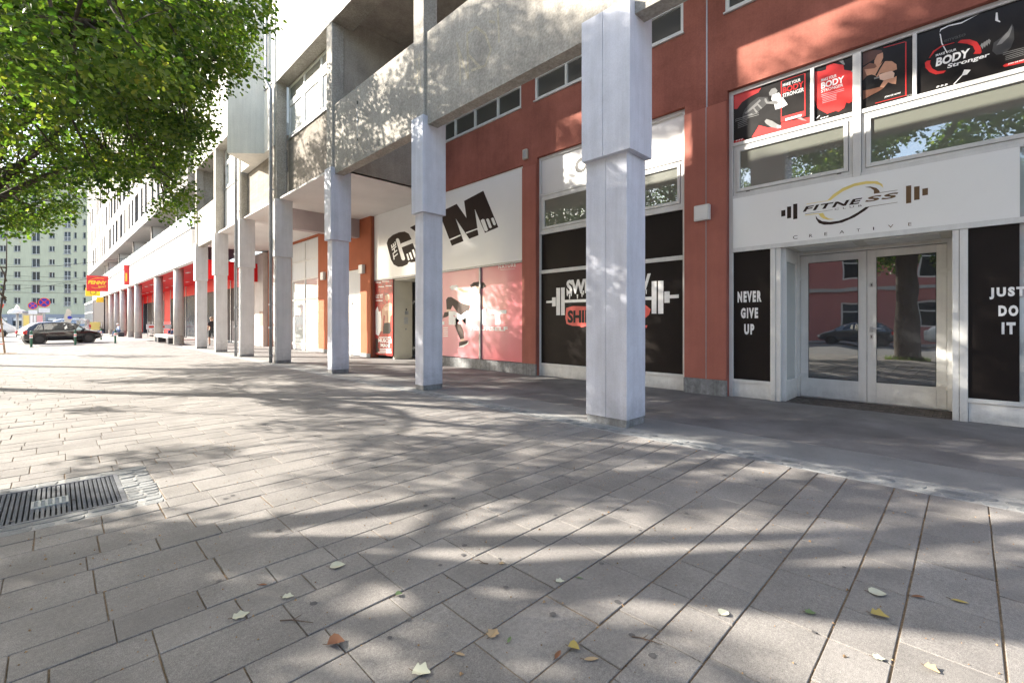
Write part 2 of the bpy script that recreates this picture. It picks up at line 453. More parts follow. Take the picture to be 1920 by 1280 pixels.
surf('steel', (0.55, 0.55, 0.55), rough=0.3, metal=0.9, var=0.05)
surf('dark_metal', (0.06, 0.06, 0.065), rough=0.5, metal=0.3)
surf('white_wall', (0.80, 0.795, 0.775), rough=0.8, var=0.04, scale=0.8, streak=0.05)
surf('grey_wall', (0.33, 0.318, 0.30), rough=0.8, var=0.05, scale=0.6, streak=0.06)
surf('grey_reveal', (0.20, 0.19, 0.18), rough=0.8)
surf('soffit_grey', (0.42, 0.40, 0.385), rough=0.85)
surf('green_wall', (0.46, 0.47, 0.345), rough=0.9, var=0.06, scale=0.5, streak=0.1)
surf('blue_grey_wall', (0.27, 0.29, 0.33), rough=0.85, var=0.06, scale=0.6)
surf('roof_tile', (0.22, 0.18, 0.155), rough=0.85, var=0.15, scale=2)
surf('roof_grey', (0.20, 0.21, 0.23), rough=0.8)
surf('pink_wall', (0.42, 0.16, 0.15), rough=0.85, var=0.06, scale=0.8)
surf('store_dark', (0.030, 0.024, 0.028), spec=0.1, rough=0.6, var=0.1, scale=1)
surf('store_red', (0.62, 0.015, 0.018), rough=0.5, spec=0.12, var=0.04, scale=0.5)
surf('round_concrete', (0.52, 0.485, 0.45), rough=0.85, var=0.1, scale=1.4, streak=0.12)
surf('tile_brown', (0.28, 0.19, 0.15), rough=0.6, var=0.15, scale=9)
surf('brick_dark', (0.10, 0.085, 0.075), rough=0.85, var=0.3, scale=9, rand=0.25)
surf('gum', (0.10, 0.095, 0.095), rough=0.9, var=0.2, scale=30)
plain('red_paint', (0.66, 0.022, 0.02), 0.4)
plain('print_red', (0.62, 0.028, 0.025), 0.4)
plain('print_coral', (0.75, 0.11, 0.09), 0.4)
plain('print_white', (0.88, 0.88, 0.87), 0.4)
plain('print_grey', (0.22, 0.22, 0.215), 0.4)
plain('print_dark', (0.022, 0.021, 0.021), 0.4, 0.0, 0.2)
plain('print_mid', (0.055, 0.055, 0.054), 0.4)
plain('print_brown', (0.042, 0.028, 0.024), 0.5, 0.0, 0.1)
plain('print_tan', (0.16, 0.10, 0.055), 0.5, 0.0, 0.1)
plain('print_yellow', (0.82, 0.66, 0.20), 0.4)
plain('print_skin', (0.52, 0.27, 0.17), 0.4)
plain('print_skin_pale', (0.76, 0.52, 0.40), 0.4)
plain('print_skin_dark', (0.20, 0.085, 0.05), 0.4)
plain('print_hair', (0.10, 0.04, 0.025), 0.4)
plain('print_khaki', (0.10, 0.076, 0.066), 0.5, 0.0, 0.15)
plain('print_pink_light', (0.82, 0.42, 0.44), 0.4)
plain('yellow_paint', (0.82, 0.55, 0.02), 0.4)
plain('sign_blue', (0.03, 0.05, 0.42), 0.35)
plain('bollard_green', (0.025, 0.11, 0.065), 0.4)
plain('reflect_white', (0.8, 0.8, 0.8), 0.3)
plain('reflect_red', (0.7, 0.06, 0.03), 0.3)
plain('car_black', (0.012, 0.012, 0.013), 0.25, 0.0, 0.5, 1.0)
plain('car_white', (0.78, 0.78, 0.77), 0.3, 0.0, 0.5, 0.8)
plain('car_silver', (0.48, 0.49, 0.50), 0.3, 0.5, 0.5, 0.8)
plain('car_dark', (0.03, 0.035, 0.045), 0.25, 0.0, 0.5, 1.0)
plain('rubber', (0.018, 0.018, 0.018), 0.75)
plain('rim_dark', (0.05, 0.05, 0.052), 0.45, 0.4)
plain('rim_silver', (0.4, 0.4, 0.41), 0.4, 0.7)
plain('lamp_red', (0.55, 0.02, 0.015), 0.2, 0, 0.5, 0.8)
plain('lamp_clear', (0.7, 0.7, 0.68), 0.15, 0, 0.5, 1.0)
glass('car_glass', (0.02, 0.024, 0.026), 0.22)
plain('skin', (0.48, 0.27, 0.18), 0.55)
plain('cloth_black', (0.03, 0.026, 0.03), 0.85)
plain('cloth_denim', (0.07, 0.12, 0.25), 0.85)
plain('cloth_blue', (0.35, 0.46, 0.60), 0.85)
plain('cloth_shorts', (0.035, 0.04, 0.042), 0.85)
plain('shoe', (0.08, 0.06, 0.05), 0.7)
plain('hair_fair', (0.28, 0.20, 0.13), 0.8)
plain('hair_white', (0.62, 0.60, 0.58), 0.8)
plain('hair_dark', (0.04, 0.03, 0.025), 0.8)
surf('bark', (0.085, 0.068, 0.056), rough=0.95, var=0.3, scale=5, fine=0.25, fscale=40, bump=1.0, bscale=22, stretch=(1, 1, 0.25), bdist=0.02)
surf('wood_stake', (0.30, 0.22, 0.15), rough=0.9, var=0.2, scale=6)
leafmat('leaf', [(0.014, 0.034, 0.008), (0.030, 0.062, 0.013), (0.062, 0.100, 0.020), (0.105, 0.138, 0.030), (0.22, 0.185, 0.050)], 0.48)
leafmat('leaf_far', [(0.025, 0.055, 0.012), (0.04, 0.085, 0.02), (0.07, 0.12, 0.03)], 0.3)
leafmat('grass', [(0.05, 0.09, 0.02), (0.10, 0.16, 0.03), (0.20, 0.20, 0.07)], 0.3)
plain('leaf_pale', (0.46, 0.46, 0.36), 0.7)
plain('leaf_tan', (0.36, 0.26, 0.15), 0.7)
plain('leaf_brown', (0.20, 0.085, 0.04), 0.7)
plain('leaf_yellow', (0.34, 0.26, 0.07), 0.6)
plain('leaf_greenfall', (0.13, 0.19, 0.08), 0.6)
plain('twig', (0.11, 0.075, 0.055), 0.9)
surf('litter', (0.30, 0.19, 0.10), rough=0.9, var=0.3, scale=40, island=0.5)

# traced wall art: (Y, Z) in metres on its own wall plane
GRAFFITI = [[(6.8994, 6.7331), (6.7954, 6.3001), (6.7954, 5.9122)], [(6.8994, 6.7331), (6.5594, 5.9306), (6.5926, 6.7697)], [(6.5926, 6.7697), (6.3324, 6.7777), (6.0832, 6.5418), (5.9328, 6.1941), (6.0832, 5.9736), (6.461, 6.0401)], [(6.5926, 6.7697), (6.5594, 6.3745), (6.2064, 5.9816)], [(5.7574, 6.8298), (5.7401, 6.5458), (5.7287, 6.2455)], [(5.9625, 6.7087), (5.8444, 6.6337)]]
GRAFFITI2 = [[(8.05, 6.2), (8.1, 7.0), (8.2, 6.2)], [(8.05, 6.9), (8.3, 6.95), (8.12, 6.6), (8.33, 6.55)]]

ART = {
  'p1': [('print_red', [(3.162, 5.734), (2.97, 5.753), (2.682, 5.705), (2.73, 5.638), (2.866, 5.612), (3.018, 5.553), (3.103, 5.455), (3.159, 5.473)]), ('print_mid', [(3.004, 5.313), (2.962, 5.411), (2.853, 5.5), (2.73, 5.55), (2.578, 5.502), (2.544, 5.394), (2.61, 5.347), (2.706, 5.309), (2.788, 5.229), (2.866, 5.13), (3.004, 5.172)]), ('print_grey', [(2.97, 5.342), (2.755, 5.449), (2.73, 5.419), (2.945, 5.307)]), ('print_grey', [(2.886, 5.386), (2.706, 5.503), (2.687, 5.47), (2.866, 5.355)]), ('print_grey', [(3.004, 5.281), (2.837, 5.29), (2.829, 5.269), (3.001, 5.253)]), ('print_grey', [(2.82, 5.418), (2.73, 5.264), (2.755, 5.245), (2.84, 5.407)]), ('print_grey', [(2.755, 5.467), (2.666, 5.331), (2.687, 5.317), (2.774, 5.452)]), ('print_dark', [(3.107, 5.022), (2.903, 5.213), (2.706, 5.291), (2.578, 5.389), (2.453, 5.243), (2.346, 5.224), (2.361, 4.999), (2.594, 5.106), (2.706, 5.062), (2.853, 4.858), (3.09, 4.872)]), ('print_red', [(2.845, 4.841), (2.719, 5.031), (2.591, 4.954), (2.389, 4.875), (2.346, 4.965), (2.182, 4.947), (1.915, 4.926), (1.915, 4.818), (2.331, 4.81)]), ('print_red', [(3.159, 4.869), (3.004, 4.874), (2.962, 4.832), (3.159, 4.814)]), ('print_grey', [(2.555, 5.569), (2.516, 5.624), (2.453, 5.622), (2.415, 5.56), (2.435, 5.509), (2.481, 5.491), (2.544, 5.513)]), ('print_white', [(2.503, 5.505), (2.392, 5.514), (2.346, 5.421), (2.298, 5.341), (2.256, 5.254), (2.343, 5.227), (2.45, 5.231), (2.472, 5.353), (2.516, 5.437)]), ('print_grey', [(2.629, 5.485), (2.601, 5.487), (2.575, 5.409), (2.453, 5.389), (2.398, 5.352), (2.42, 5.314), (2.594, 5.384), (2.623, 5.439)]), ('print_grey', [(2.626, 5.076), (2.594, 5.106), (2.5, 5.042), (2.435, 4.975), (2.364, 4.912), (2.361, 4.867), (2.422, 4.885), (2.516, 4.931), (2.607, 5.028)]), ('print_white', [(2.422, 4.93), (2.364, 4.919), (2.358, 4.883), (2.415, 4.883)]), ('print_grey', [(2.123, 4.974), (2.05, 4.963), (1.962, 4.874), (2.036, 4.909)]), ('print_red', [(2.361, 5.705), (2.349, 5.706), (2.349, 4.973), (2.361, 4.973)]), ('print_red', [(1.999, 5.705), (1.984, 5.705), (1.984, 4.972), (1.999, 4.971)]), ('print_red', [(2.349, 5.706), (1.999, 5.705), (1.999, 5.699), (2.349, 5.697)]), ('print_red', [(2.361, 5.065), (1.984, 5.061), (1.984, 4.965), (2.361, 4.973)]), ('print_white', [(2.292, 5.016), (2.042, 5.015), (2.042, 4.982), (2.292, 4.977)]), ('print_grey', [(3.133, 5.271), (2.722, 5.261), (2.722, 5.253), (3.133, 5.26)]), ('print_grey', [(3.133, 5.238), (2.722, 5.23), (2.722, 5.221), (3.133, 5.227)]), ('print_grey', [(3.09, 5.192), (2.92, 5.207), (2.92, 5.198), (3.09, 5.181)]), ('print_grey', [(3.09, 5.159), (2.92, 5.175), (2.92, 5.166), (3.09, 5.148)]), ('print_grey', [(3.09, 5.126), (2.92, 5.143), (2.92, 5.134), (3.09, 5.115)]), ('print_grey', [(3.09, 5.093), (2.92, 5.11), (2.92, 5.101), (3.09, 5.082)]), ('print_white', [(3.12, 4.844), (3.096, 4.855), (3.09, 4.868), (3.11, 4.866), (3.124, 4.856)]), ('print_white', [(3.072, 4.845), (3.048, 4.856), (3.042, 4.869), (3.062, 4.867), (3.076, 4.857)]), ('print_white', [(3.025, 4.846), (3.001, 4.857), (2.994, 4.87), (3.014, 4.868), (3.028, 4.858)])],
  'p2': [('print_red', [(1.845, 5.676), (1.756, 5.647), (1.688, 5.647), (1.677, 5.718), (1.581, 5.71), (1.448, 5.631), (1.438, 5.548), (1.323, 5.479), (1.278, 5.412), (1.278, 4.993), (1.335, 4.994), (1.373, 4.976), (1.409, 5.004), (1.438, 4.922), (1.513, 4.887), (1.555, 4.913), (1.672, 4.904), (1.769, 4.997), (1.811, 5.046), (1.825, 5.113), (1.849, 5.206)]), ('print_grey', [(1.581, 5.815), (1.463, 5.751), (1.425, 5.625), (1.453, 5.64), (1.515, 5.725)]), ('print_grey', [(1.348, 5.485), (1.323, 5.514), (1.278, 5.52), (1.278, 5.427), (1.323, 5.46)]), ('print_pink_light', [(1.753, 5.251), (1.438, 5.245), (1.438, 5.237), (1.753, 5.243)]), ('print_pink_light', [(1.753, 5.223), (1.438, 5.218), (1.438, 5.21), (1.753, 5.215)]), ('print_pink_light', [(1.739, 5.191), (1.542, 5.189), (1.542, 5.181), (1.739, 5.183)]), ('print_pink_light', [(1.739, 5.163), (1.542, 5.162), (1.542, 5.154), (1.739, 5.155)]), ('print_pink_light', [(1.739, 5.136), (1.542, 5.135), (1.542, 5.127), (1.739, 5.128)]), ('print_pink_light', [(1.739, 5.108), (1.542, 5.108), (1.542, 5.1), (1.739, 5.1)]), ('print_white', [(1.763, 4.842), (1.742, 4.849), (1.731, 4.861), (1.75, 4.864), (1.767, 4.856)]), ('print_white', [(1.722, 4.842), (1.701, 4.849), (1.691, 4.861), (1.71, 4.864), (1.726, 4.856)]), ('print_white', [(1.681, 4.842), (1.661, 4.849), (1.65, 4.861), (1.669, 4.864), (1.685, 4.856)]), ('print_white', [(1.831, 4.87), (1.776, 4.913), (1.772, 4.904), (1.827, 4.859)])],
  'p3': [('print_hair', [(1.191, 5.736), (1.104, 5.736), (0.956, 5.669), (0.936, 5.586), (0.942, 5.517), (1.035, 5.569), (1.127, 5.534), (1.191, 5.516)]), ('print_skin', [(1.046, 5.545), (1.01, 5.617), (0.942, 5.625), (0.938, 5.544), (0.967, 5.47), (1.01, 5.415), (1.052, 5.417)]), ('print_skin_dark', [(1.191, 5.487), (1.104, 5.525), (1.035, 5.483), (1.01, 5.415), (0.967, 5.47), (0.92, 5.494), (0.967, 5.312), (1.024, 5.232), (1.139, 5.232), (1.191, 5.281)]), ('print_skin', [(1.173, 5.45), (1.046, 5.418), (0.967, 5.455), (0.911, 5.476), (0.834, 5.445), (0.779, 5.373), (0.773, 5.293), (0.856, 5.283), (0.967, 5.312), (1.035, 5.251), (1.139, 5.334)]), ('print_dark', [(0.922, 5.502), (0.909, 5.489), (0.978, 5.374), (1.018, 5.288), (1.035, 5.309), (0.984, 5.412)]), ('print_dark', [(1.191, 5.281), (1.139, 5.337), (1.081, 5.334), (1.024, 5.29), (1.01, 5.213), (1.035, 5.15), (1.104, 5.109), (1.191, 5.141)]), ('print_grey', [(1.052, 5.272), (0.978, 5.266), (0.976, 5.243), (1.049, 5.245)]), ('print_skin_pale', [(0.99, 5.292), (0.956, 5.3), (0.834, 5.296), (0.801, 5.247), (0.812, 5.181), (0.933, 5.184), (0.978, 5.215)]), ('print_skin', [(0.933, 5.184), (0.812, 5.181), (0.775, 5.195), (0.785, 5.072), (0.834, 5.097), (0.878, 5.135), (0.933, 5.069), (0.978, 5.1)]), ('print_skin_dark', [(1.191, 5.119), (1.104, 5.105), (0.978, 5.1), (0.933, 5.066), (0.967, 5.046), (1.191, 4.972)]), ('print_red', [(0.676, 5.671), (0.662, 5.671), (0.662, 4.852), (0.676, 4.85)]), ('print_red', [(0.933, 5.7), (0.676, 5.681), (0.676, 5.671), (0.933, 5.689)]), ('print_red', [(1.035, 4.866), (0.676, 4.861), (0.676, 4.854), (1.035, 4.857)])],
  'p4': [('print_mid', [(-0.25, 5.259), (-0.31, 5.295), (-0.387, 5.361), (-0.42, 5.445), (-0.437, 5.388), (-0.441, 5.225), (-0.412, 5.126), (-0.353, 5.064), (-0.276, 5.083), (-0.236, 5.15)]), ('print_grey', [(-0.387, 5.361), (-0.416, 5.422), (-0.424, 5.394), (-0.395, 5.283), (-0.327, 5.213), (-0.276, 5.21), (-0.31, 5.27)]), ('print_white', [(0.295, 5.643), (0.276, 5.674), (0.198, 5.692), (0.066, 5.671), (-0.126, 5.729), (0.066, 5.69), (0.198, 5.708), (0.285, 5.692)]), ('print_white', [(0.295, 5.629), (0.281, 5.616), (0.264, 5.481), (0.208, 5.311), (0.217, 5.308), (0.276, 5.473)]), ('print_white', [(-0.271, 5.666), (-0.288, 5.657), (-0.293, 5.555), (-0.314, 5.526), (-0.31, 5.511), (-0.265, 5.558)]), ('print_white', [(0.066, 4.924), (0.038, 5.002), (-0.027, 4.973), (0.01, 4.922)]), ('print_white', [(0.15, 4.837), (0.066, 4.931), (0.058, 4.921), (0.141, 4.827)]), ('print_grey', [(-0.122, 5.276), (-0.139, 5.306), (-0.157, 5.26), (-0.144, 5.215)]), ('print_grey', [(-0.144, 5.289), (-0.162, 5.315), (-0.179, 5.274), (-0.166, 5.226)]), ('print_grey', [(-0.166, 5.303), (-0.184, 5.323), (-0.201, 5.287), (-0.188, 5.237)]), ('print_grey', [(-0.188, 5.316), (-0.206, 5.331), (-0.223, 5.301), (-0.21, 5.248)]), ('print_red', [(0.455, 5.264), (0.434, 5.286), (0.389, 5.278), (0.398, 5.228), (0.374, 5.15), (0.315, 5.086), (0.227, 5.063), (0.251, 5.035), (0.335, 5.047), (0.404, 5.108), (0.445, 5.185)]), ('print_red', [(0.105, 5.412), (0.075, 5.439), (-0.017, 5.409), (-0.09, 5.341), (-0.126, 5.248), (-0.135, 5.18), (-0.122, 5.16), (-0.054, 5.186), (-0.072, 5.22), (-0.049, 5.3), (0.01, 5.358)]), ('print_red', [(0.412, 5.315), (0.364, 5.403), (0.276, 5.446), (0.136, 5.433), (0.141, 5.426), (0.266, 5.429), (0.349, 5.383), (0.402, 5.311)]), ('print_white', [(0.33, 4.847), (0.3, 4.852), (0.295, 4.867), (0.32, 4.873)]), ('print_white', [(0.285, 4.846), (0.256, 4.851), (0.251, 4.865), (0.276, 4.872)]), ('print_white', [(0.242, 4.844), (0.213, 4.85), (0.208, 4.864), (0.232, 4.87)]), ('print_grey', [(-0.336, 5.084), (-0.529, 5.076), (-0.529, 5.07), (-0.336, 5.077)]), ('print_grey', [(-0.336, 5.06), (-0.529, 5.053), (-0.529, 5.047), (-0.336, 5.053)]), ('print_grey', [(-0.361, 5.026), (-0.529, 5.03), (-0.529, 5.024), (-0.361, 5.019)]), ('print_grey', [(-0.361, 5.002), (-0.529, 5.006), (-0.529, 5.0), (-0.361, 4.995)]), ('print_grey', [(-0.361, 4.978), (-0.529, 4.983), (-0.529, 4.977), (-0.361, 4.972)]), ('print_red', [(-0.336, 4.906), (-0.353, 4.92), (-0.529, 4.917), (-0.56, 4.917), (-0.56, 4.877), (-0.529, 4.874), (-0.353, 4.883)])],
  'fit': [('print_brown', [(2.345, 3.389), (2.279, 3.391), (2.279, 3.284), (2.345, 3.281)]), ('print_brown', [(2.253, 3.44), (2.19, 3.438), (2.19, 3.234), (2.253, 3.233)]), ('print_brown', [(2.159, 3.469), (2.096, 3.468), (2.096, 3.204), (2.159, 3.204)]), ('print_tan', [(0.664, 3.469), (0.604, 3.468), (0.604, 3.203), (0.664, 3.203)]), ('print_tan', [(0.572, 3.438), (0.51, 3.436), (0.51, 3.236), (0.572, 3.236)]), ('print_tan', [(0.48, 3.388), (0.418, 3.389), (0.418, 3.287), (0.48, 3.286)]), ('print_yellow', [(1.66, 3.438), (1.574, 3.527), (1.446, 3.603), (1.296, 3.645), (1.137, 3.647), (1.007, 3.616), (0.944, 3.557), (0.932, 3.496), (0.972, 3.549), (1.042, 3.586), (1.149, 3.604), (1.296, 3.599), (1.446, 3.548), (1.548, 3.483), (1.614, 3.433)]), ('print_yellow', [(1.787, 3.241), (1.72, 3.243), (1.693, 3.178), (1.64, 3.134), (1.561, 3.109), (1.653, 3.116), (1.72, 3.147), (1.76, 3.189)]), ('print_brown', [(1.825, 3.212), (1.821, 3.158), (1.78, 3.08), (1.706, 3.04), (1.601, 3.029), (1.459, 3.038), (1.296, 3.097), (1.161, 3.181), (1.096, 3.239), (1.155, 3.237), (1.246, 3.173), (1.37, 3.109), (1.497, 3.075), (1.627, 3.075), (1.733, 3.104), (1.794, 3.154)]), ('print_tan', [(1.161, 3.556), (1.09, 3.551), (1.019, 3.514), (0.984, 3.47), (0.972, 3.43), (1.048, 3.433), (1.048, 3.483), (1.09, 3.529)]), ('print_tan', [(1.048, 3.435), (0.762, 3.429), (0.762, 3.423), (1.048, 3.427)]), ('print_tan', [(1.102, 3.24), (0.762, 3.243), (0.762, 3.237), (1.125, 3.232)]), ('print_yellow', [(1.959, 3.436), (1.653, 3.437), (1.653, 3.431), (1.959, 3.429)]), ('print_brown', [(1.98, 3.27), (1.587, 3.273), (1.587, 3.269), (1.98, 3.264)]), ('print_yellow', [(1.98, 3.251), (1.78, 3.248), (1.78, 3.237), (1.98, 3.241)])],
  'bar': [('print_white', [(7.872, 1.974), (7.671, 1.978), (7.671, 1.919), (7.872, 1.919)]), ('print_white', [(7.671, 2.061), (7.545, 2.06), (7.545, 1.827), (7.671, 1.826)]), ('print_white', [(7.529, 2.301), (7.402, 2.298), (7.407, 1.595), (7.529, 1.596)]), ('print_white', [(7.372, 2.301), (7.253, 2.299), (7.253, 1.593), (7.372, 1.594)]), ('print_white', [(7.253, 1.981), (4.859, 1.968), (4.859, 1.896), (7.253, 1.909)]), ('print_white', [(4.859, 2.301), (4.743, 2.298), (4.746, 1.597), (4.859, 1.599)]), ('print_white', [(4.71, 2.299), (4.586, 2.295), (4.59, 1.595), (4.71, 1.593)]), ('print_white', [(4.567, 2.063), (4.448, 2.061), (4.448, 1.822), (4.567, 1.822)]), ('print_white', [(4.448, 1.983), (4.248, 1.989), (4.248, 1.913), (4.448, 1.913)]), ('print_white', [(7.122, 2.107), (7.074, 2.104), (7.085, 2.006), (7.098, 1.99), (7.111, 2.007)]), ('print_white', [(6.875, 2.102), (6.829, 2.1), (6.839, 2.003), (6.851, 1.987), (6.864, 2.004)]), ('print_white', [(6.735, 2.141), (6.689, 2.139), (6.7, 2.043), (6.712, 2.027), (6.725, 2.044)]), ('print_white', [(5.006, 2.124), (4.97, 2.123), (4.978, 2.037), (4.988, 2.023), (4.998, 2.038)]), ('print_white', [(7.194, 2.183), (7.146, 2.181), (7.156, 2.083), (7.17, 2.066), (7.183, 2.084)]), ('print_white', [(6.697, 2.191), (6.652, 2.188), (6.662, 2.093), (6.675, 2.077), (6.687, 2.094)]), ('print_white', [(7.069, 2.178), (7.022, 2.175), (7.032, 2.078), (7.046, 2.061), (7.059, 2.079)]), ('print_coral', [(7.204, 1.772), (7.085, 1.801), (6.98, 1.819), (6.575, 1.798), (5.958, 1.812), (5.304, 1.803), (5.038, 1.768), (5.008, 1.795), (4.879, 1.692), (4.918, 1.575), (5.008, 1.502), (5.058, 1.521), (5.516, 1.487), (5.958, 1.392), (6.575, 1.321), (6.737, 1.289), (6.775, 1.32), (7.006, 1.325), (7.191, 1.37), (7.231, 1.518)]), ('print_coral', [(5.734, 1.315), (5.304, 1.337), (4.958, 1.347), (4.978, 1.287), (5.304, 1.277), (5.734, 1.277)])],
  'gym': [('print_brown', [(15.994, 4.484), (15.881, 4.644), (15.548, 4.75), (15.091, 4.79), (14.701, 4.763), (14.413, 4.64), (14.239, 4.415), (14.959, 4.351), (14.959, 4.2), (14.166, 4.27), (13.934, 3.936), (13.958, 3.589), (14.225, 3.581), (14.413, 3.621), (14.523, 3.532), (14.829, 3.487), (15.143, 3.498), (15.466, 3.611), (15.658, 3.808), (15.808, 4.083)]), ('print_brown', [(14.348, 4.861), (13.744, 4.937), (13.419, 4.666), (13.282, 4.999), (12.731, 5.05), (13.014, 4.479), (12.817, 4.17), (13.328, 4.104), (13.534, 4.414)]), ('print_brown', [(12.476, 5.108), (11.608, 5.213), (11.117, 4.682), (11.236, 5.237), (10.319, 5.372), (9.661, 4.177), (10.244, 4.094), (10.719, 4.895), (10.543, 4.062), (10.981, 4.009), (11.666, 4.752), (11.265, 3.975), (11.863, 3.899), (12.518, 5.015)])],
  'gym_w': [('sign_white', [(15.314, 4.537), (15.25, 4.585), (15.143, 4.571), (15.08, 4.518), (14.665, 3.767), (14.716, 3.711), (14.829, 3.71), (14.912, 3.763)]), ('sign_white', [(14.959, 4.334), (14.2, 4.394), (14.166, 4.281), (14.923, 4.207)]), ('sign_white', [(14.584, 3.919), (14.483, 3.924), (14.363, 3.687), (14.463, 3.675)]), ('sign_white', [(14.413, 3.95), (14.294, 3.959), (14.146, 3.699), (14.254, 3.688)]), ('sign_white', [(14.205, 4.025), (14.088, 4.039), (13.958, 3.777), (14.03, 3.703)]), ('sign_white', [(12.011, 4.128), (11.416, 4.204), (11.394, 4.163), (11.979, 4.08)]), ('sign_white', [(11.154, 4.235), (10.585, 4.284), (10.571, 4.25), (11.131, 4.189)]), ('sign_white', [(10.439, 4.497), (10.353, 4.527), (10.268, 4.499), (10.107, 4.165), (10.167, 4.124), (10.261, 4.155)]), ('sign_white', [(10.194, 4.487), (10.133, 4.509), (10.067, 4.481), (9.935, 4.218), (9.984, 4.191), (10.053, 4.22)]), ('sign_white', [(9.974, 4.479), (9.915, 4.496), (9.857, 4.473), (9.76, 4.28), (9.805, 4.249), (9.87, 4.277)]), ('sign_white', [(10.613, 4.272), (10.466, 4.339), (10.404, 4.276), (10.302, 4.215), (10.302, 4.102), (10.508, 4.108)])],
  'pink': [('print_khaki', [(11.002, 2.572), (10.826, 2.651), (10.555, 2.657), (10.335, 2.606), (10.248, 2.494), (10.378, 2.426), (10.555, 2.473), (10.735, 2.521), (10.964, 2.495)]), ('print_skin_pale', [(10.988, 2.482), (10.758, 2.534), (10.555, 2.488), (10.555, 2.341), (10.735, 2.261), (10.895, 2.313), (10.988, 2.392)]), ('print_white', [(12.051, 2.57), (11.938, 2.62), (11.686, 2.618), (11.577, 2.55), (11.661, 2.471), (11.938, 2.464)]), ('print_skin', [(11.612, 2.53), (11.199, 2.417), (11.034, 2.394), (11.105, 2.307), (11.367, 2.38), (11.661, 2.471)]), ('print_skin_pale', [(10.826, 2.146), (10.555, 2.283), (10.378, 2.217), (10.269, 1.952), (10.239, 1.851), (10.422, 1.87), (10.488, 2.046), (10.803, 2.057)]), ('print_white', [(11.44, 2.169), (11.247, 2.344), (10.988, 2.362), (10.826, 2.295), (10.555, 2.283), (10.735, 2.172), (10.849, 2.043), (11.199, 1.979), (11.464, 2.048)]), ('print_skin_pale', [(11.45, 2.047), (11.199, 1.979), (10.863, 2.044), (11.011, 1.914), (11.271, 1.951)]), ('print_khaki', [(12.239, 2.167), (12.145, 2.243), (11.964, 2.245), (11.44, 2.032), (11.199, 1.973), (11.002, 1.937), (11.058, 1.78), (11.247, 1.708), (11.464, 1.573), (11.661, 1.745), (11.887, 1.967), (11.99, 1.838), (12.207, 1.843)]), ('print_skin_pale', [(12.223, 1.843), (11.979, 1.838), (12.0, 1.75), (12.223, 1.754)]), ('print_khaki', [(12.408, 1.597), (12.329, 1.749), (11.928, 1.774), (11.964, 1.703), (12.197, 1.595), (12.435, 1.559)]), ('print_khaki', [(11.761, 1.56), (11.612, 1.374), (11.464, 1.343), (11.319, 1.131), (11.295, 0.903), (11.489, 0.868), (11.661, 1.126), (11.812, 1.373)]), ('print_skin_pale', [(11.489, 0.868), (11.285, 0.904), (11.271, 0.828), (11.464, 0.798)]), ('print_khaki', [(11.562, 0.635), (11.548, 0.774), (11.44, 0.799), (11.105, 0.848), (11.152, 0.756), (11.343, 0.659)]), ('print_white', [(11.597, 0.628), (11.152, 0.747), (11.058, 0.834), (11.095, 0.743), (11.319, 0.629)])],
  'pink_t': [('print_white', [(10.667, 1.728), (10.269, 1.851), (10.269, 1.341), (10.457, 1.34), (10.457, 1.667), (10.645, 1.669)]), ('print_white', [(12.451, 1.437), (12.329, 1.453), (12.329, 1.335), (12.451, 1.334)]), ('print_white', [(9.621, 2.944), (9.033, 2.922), (9.033, 2.917), (9.621, 2.935)]), ('print_white', [(12.398, 1.245), (12.134, 1.253), (12.134, 1.228), (12.398, 1.219)]), ('print_white', [(12.398, 1.174), (12.134, 1.183), (12.134, 1.158), (12.398, 1.149)]), ('print_white', [(12.398, 1.104), (12.134, 1.114), (12.134, 1.089), (12.398, 1.078)]), ('print_white', [(12.398, 1.034), (12.134, 1.044), (12.134, 1.019), (12.398, 1.008)]), ('print_white', [(12.398, 0.963), (12.134, 0.975), (12.134, 0.949), (12.398, 0.937)])],
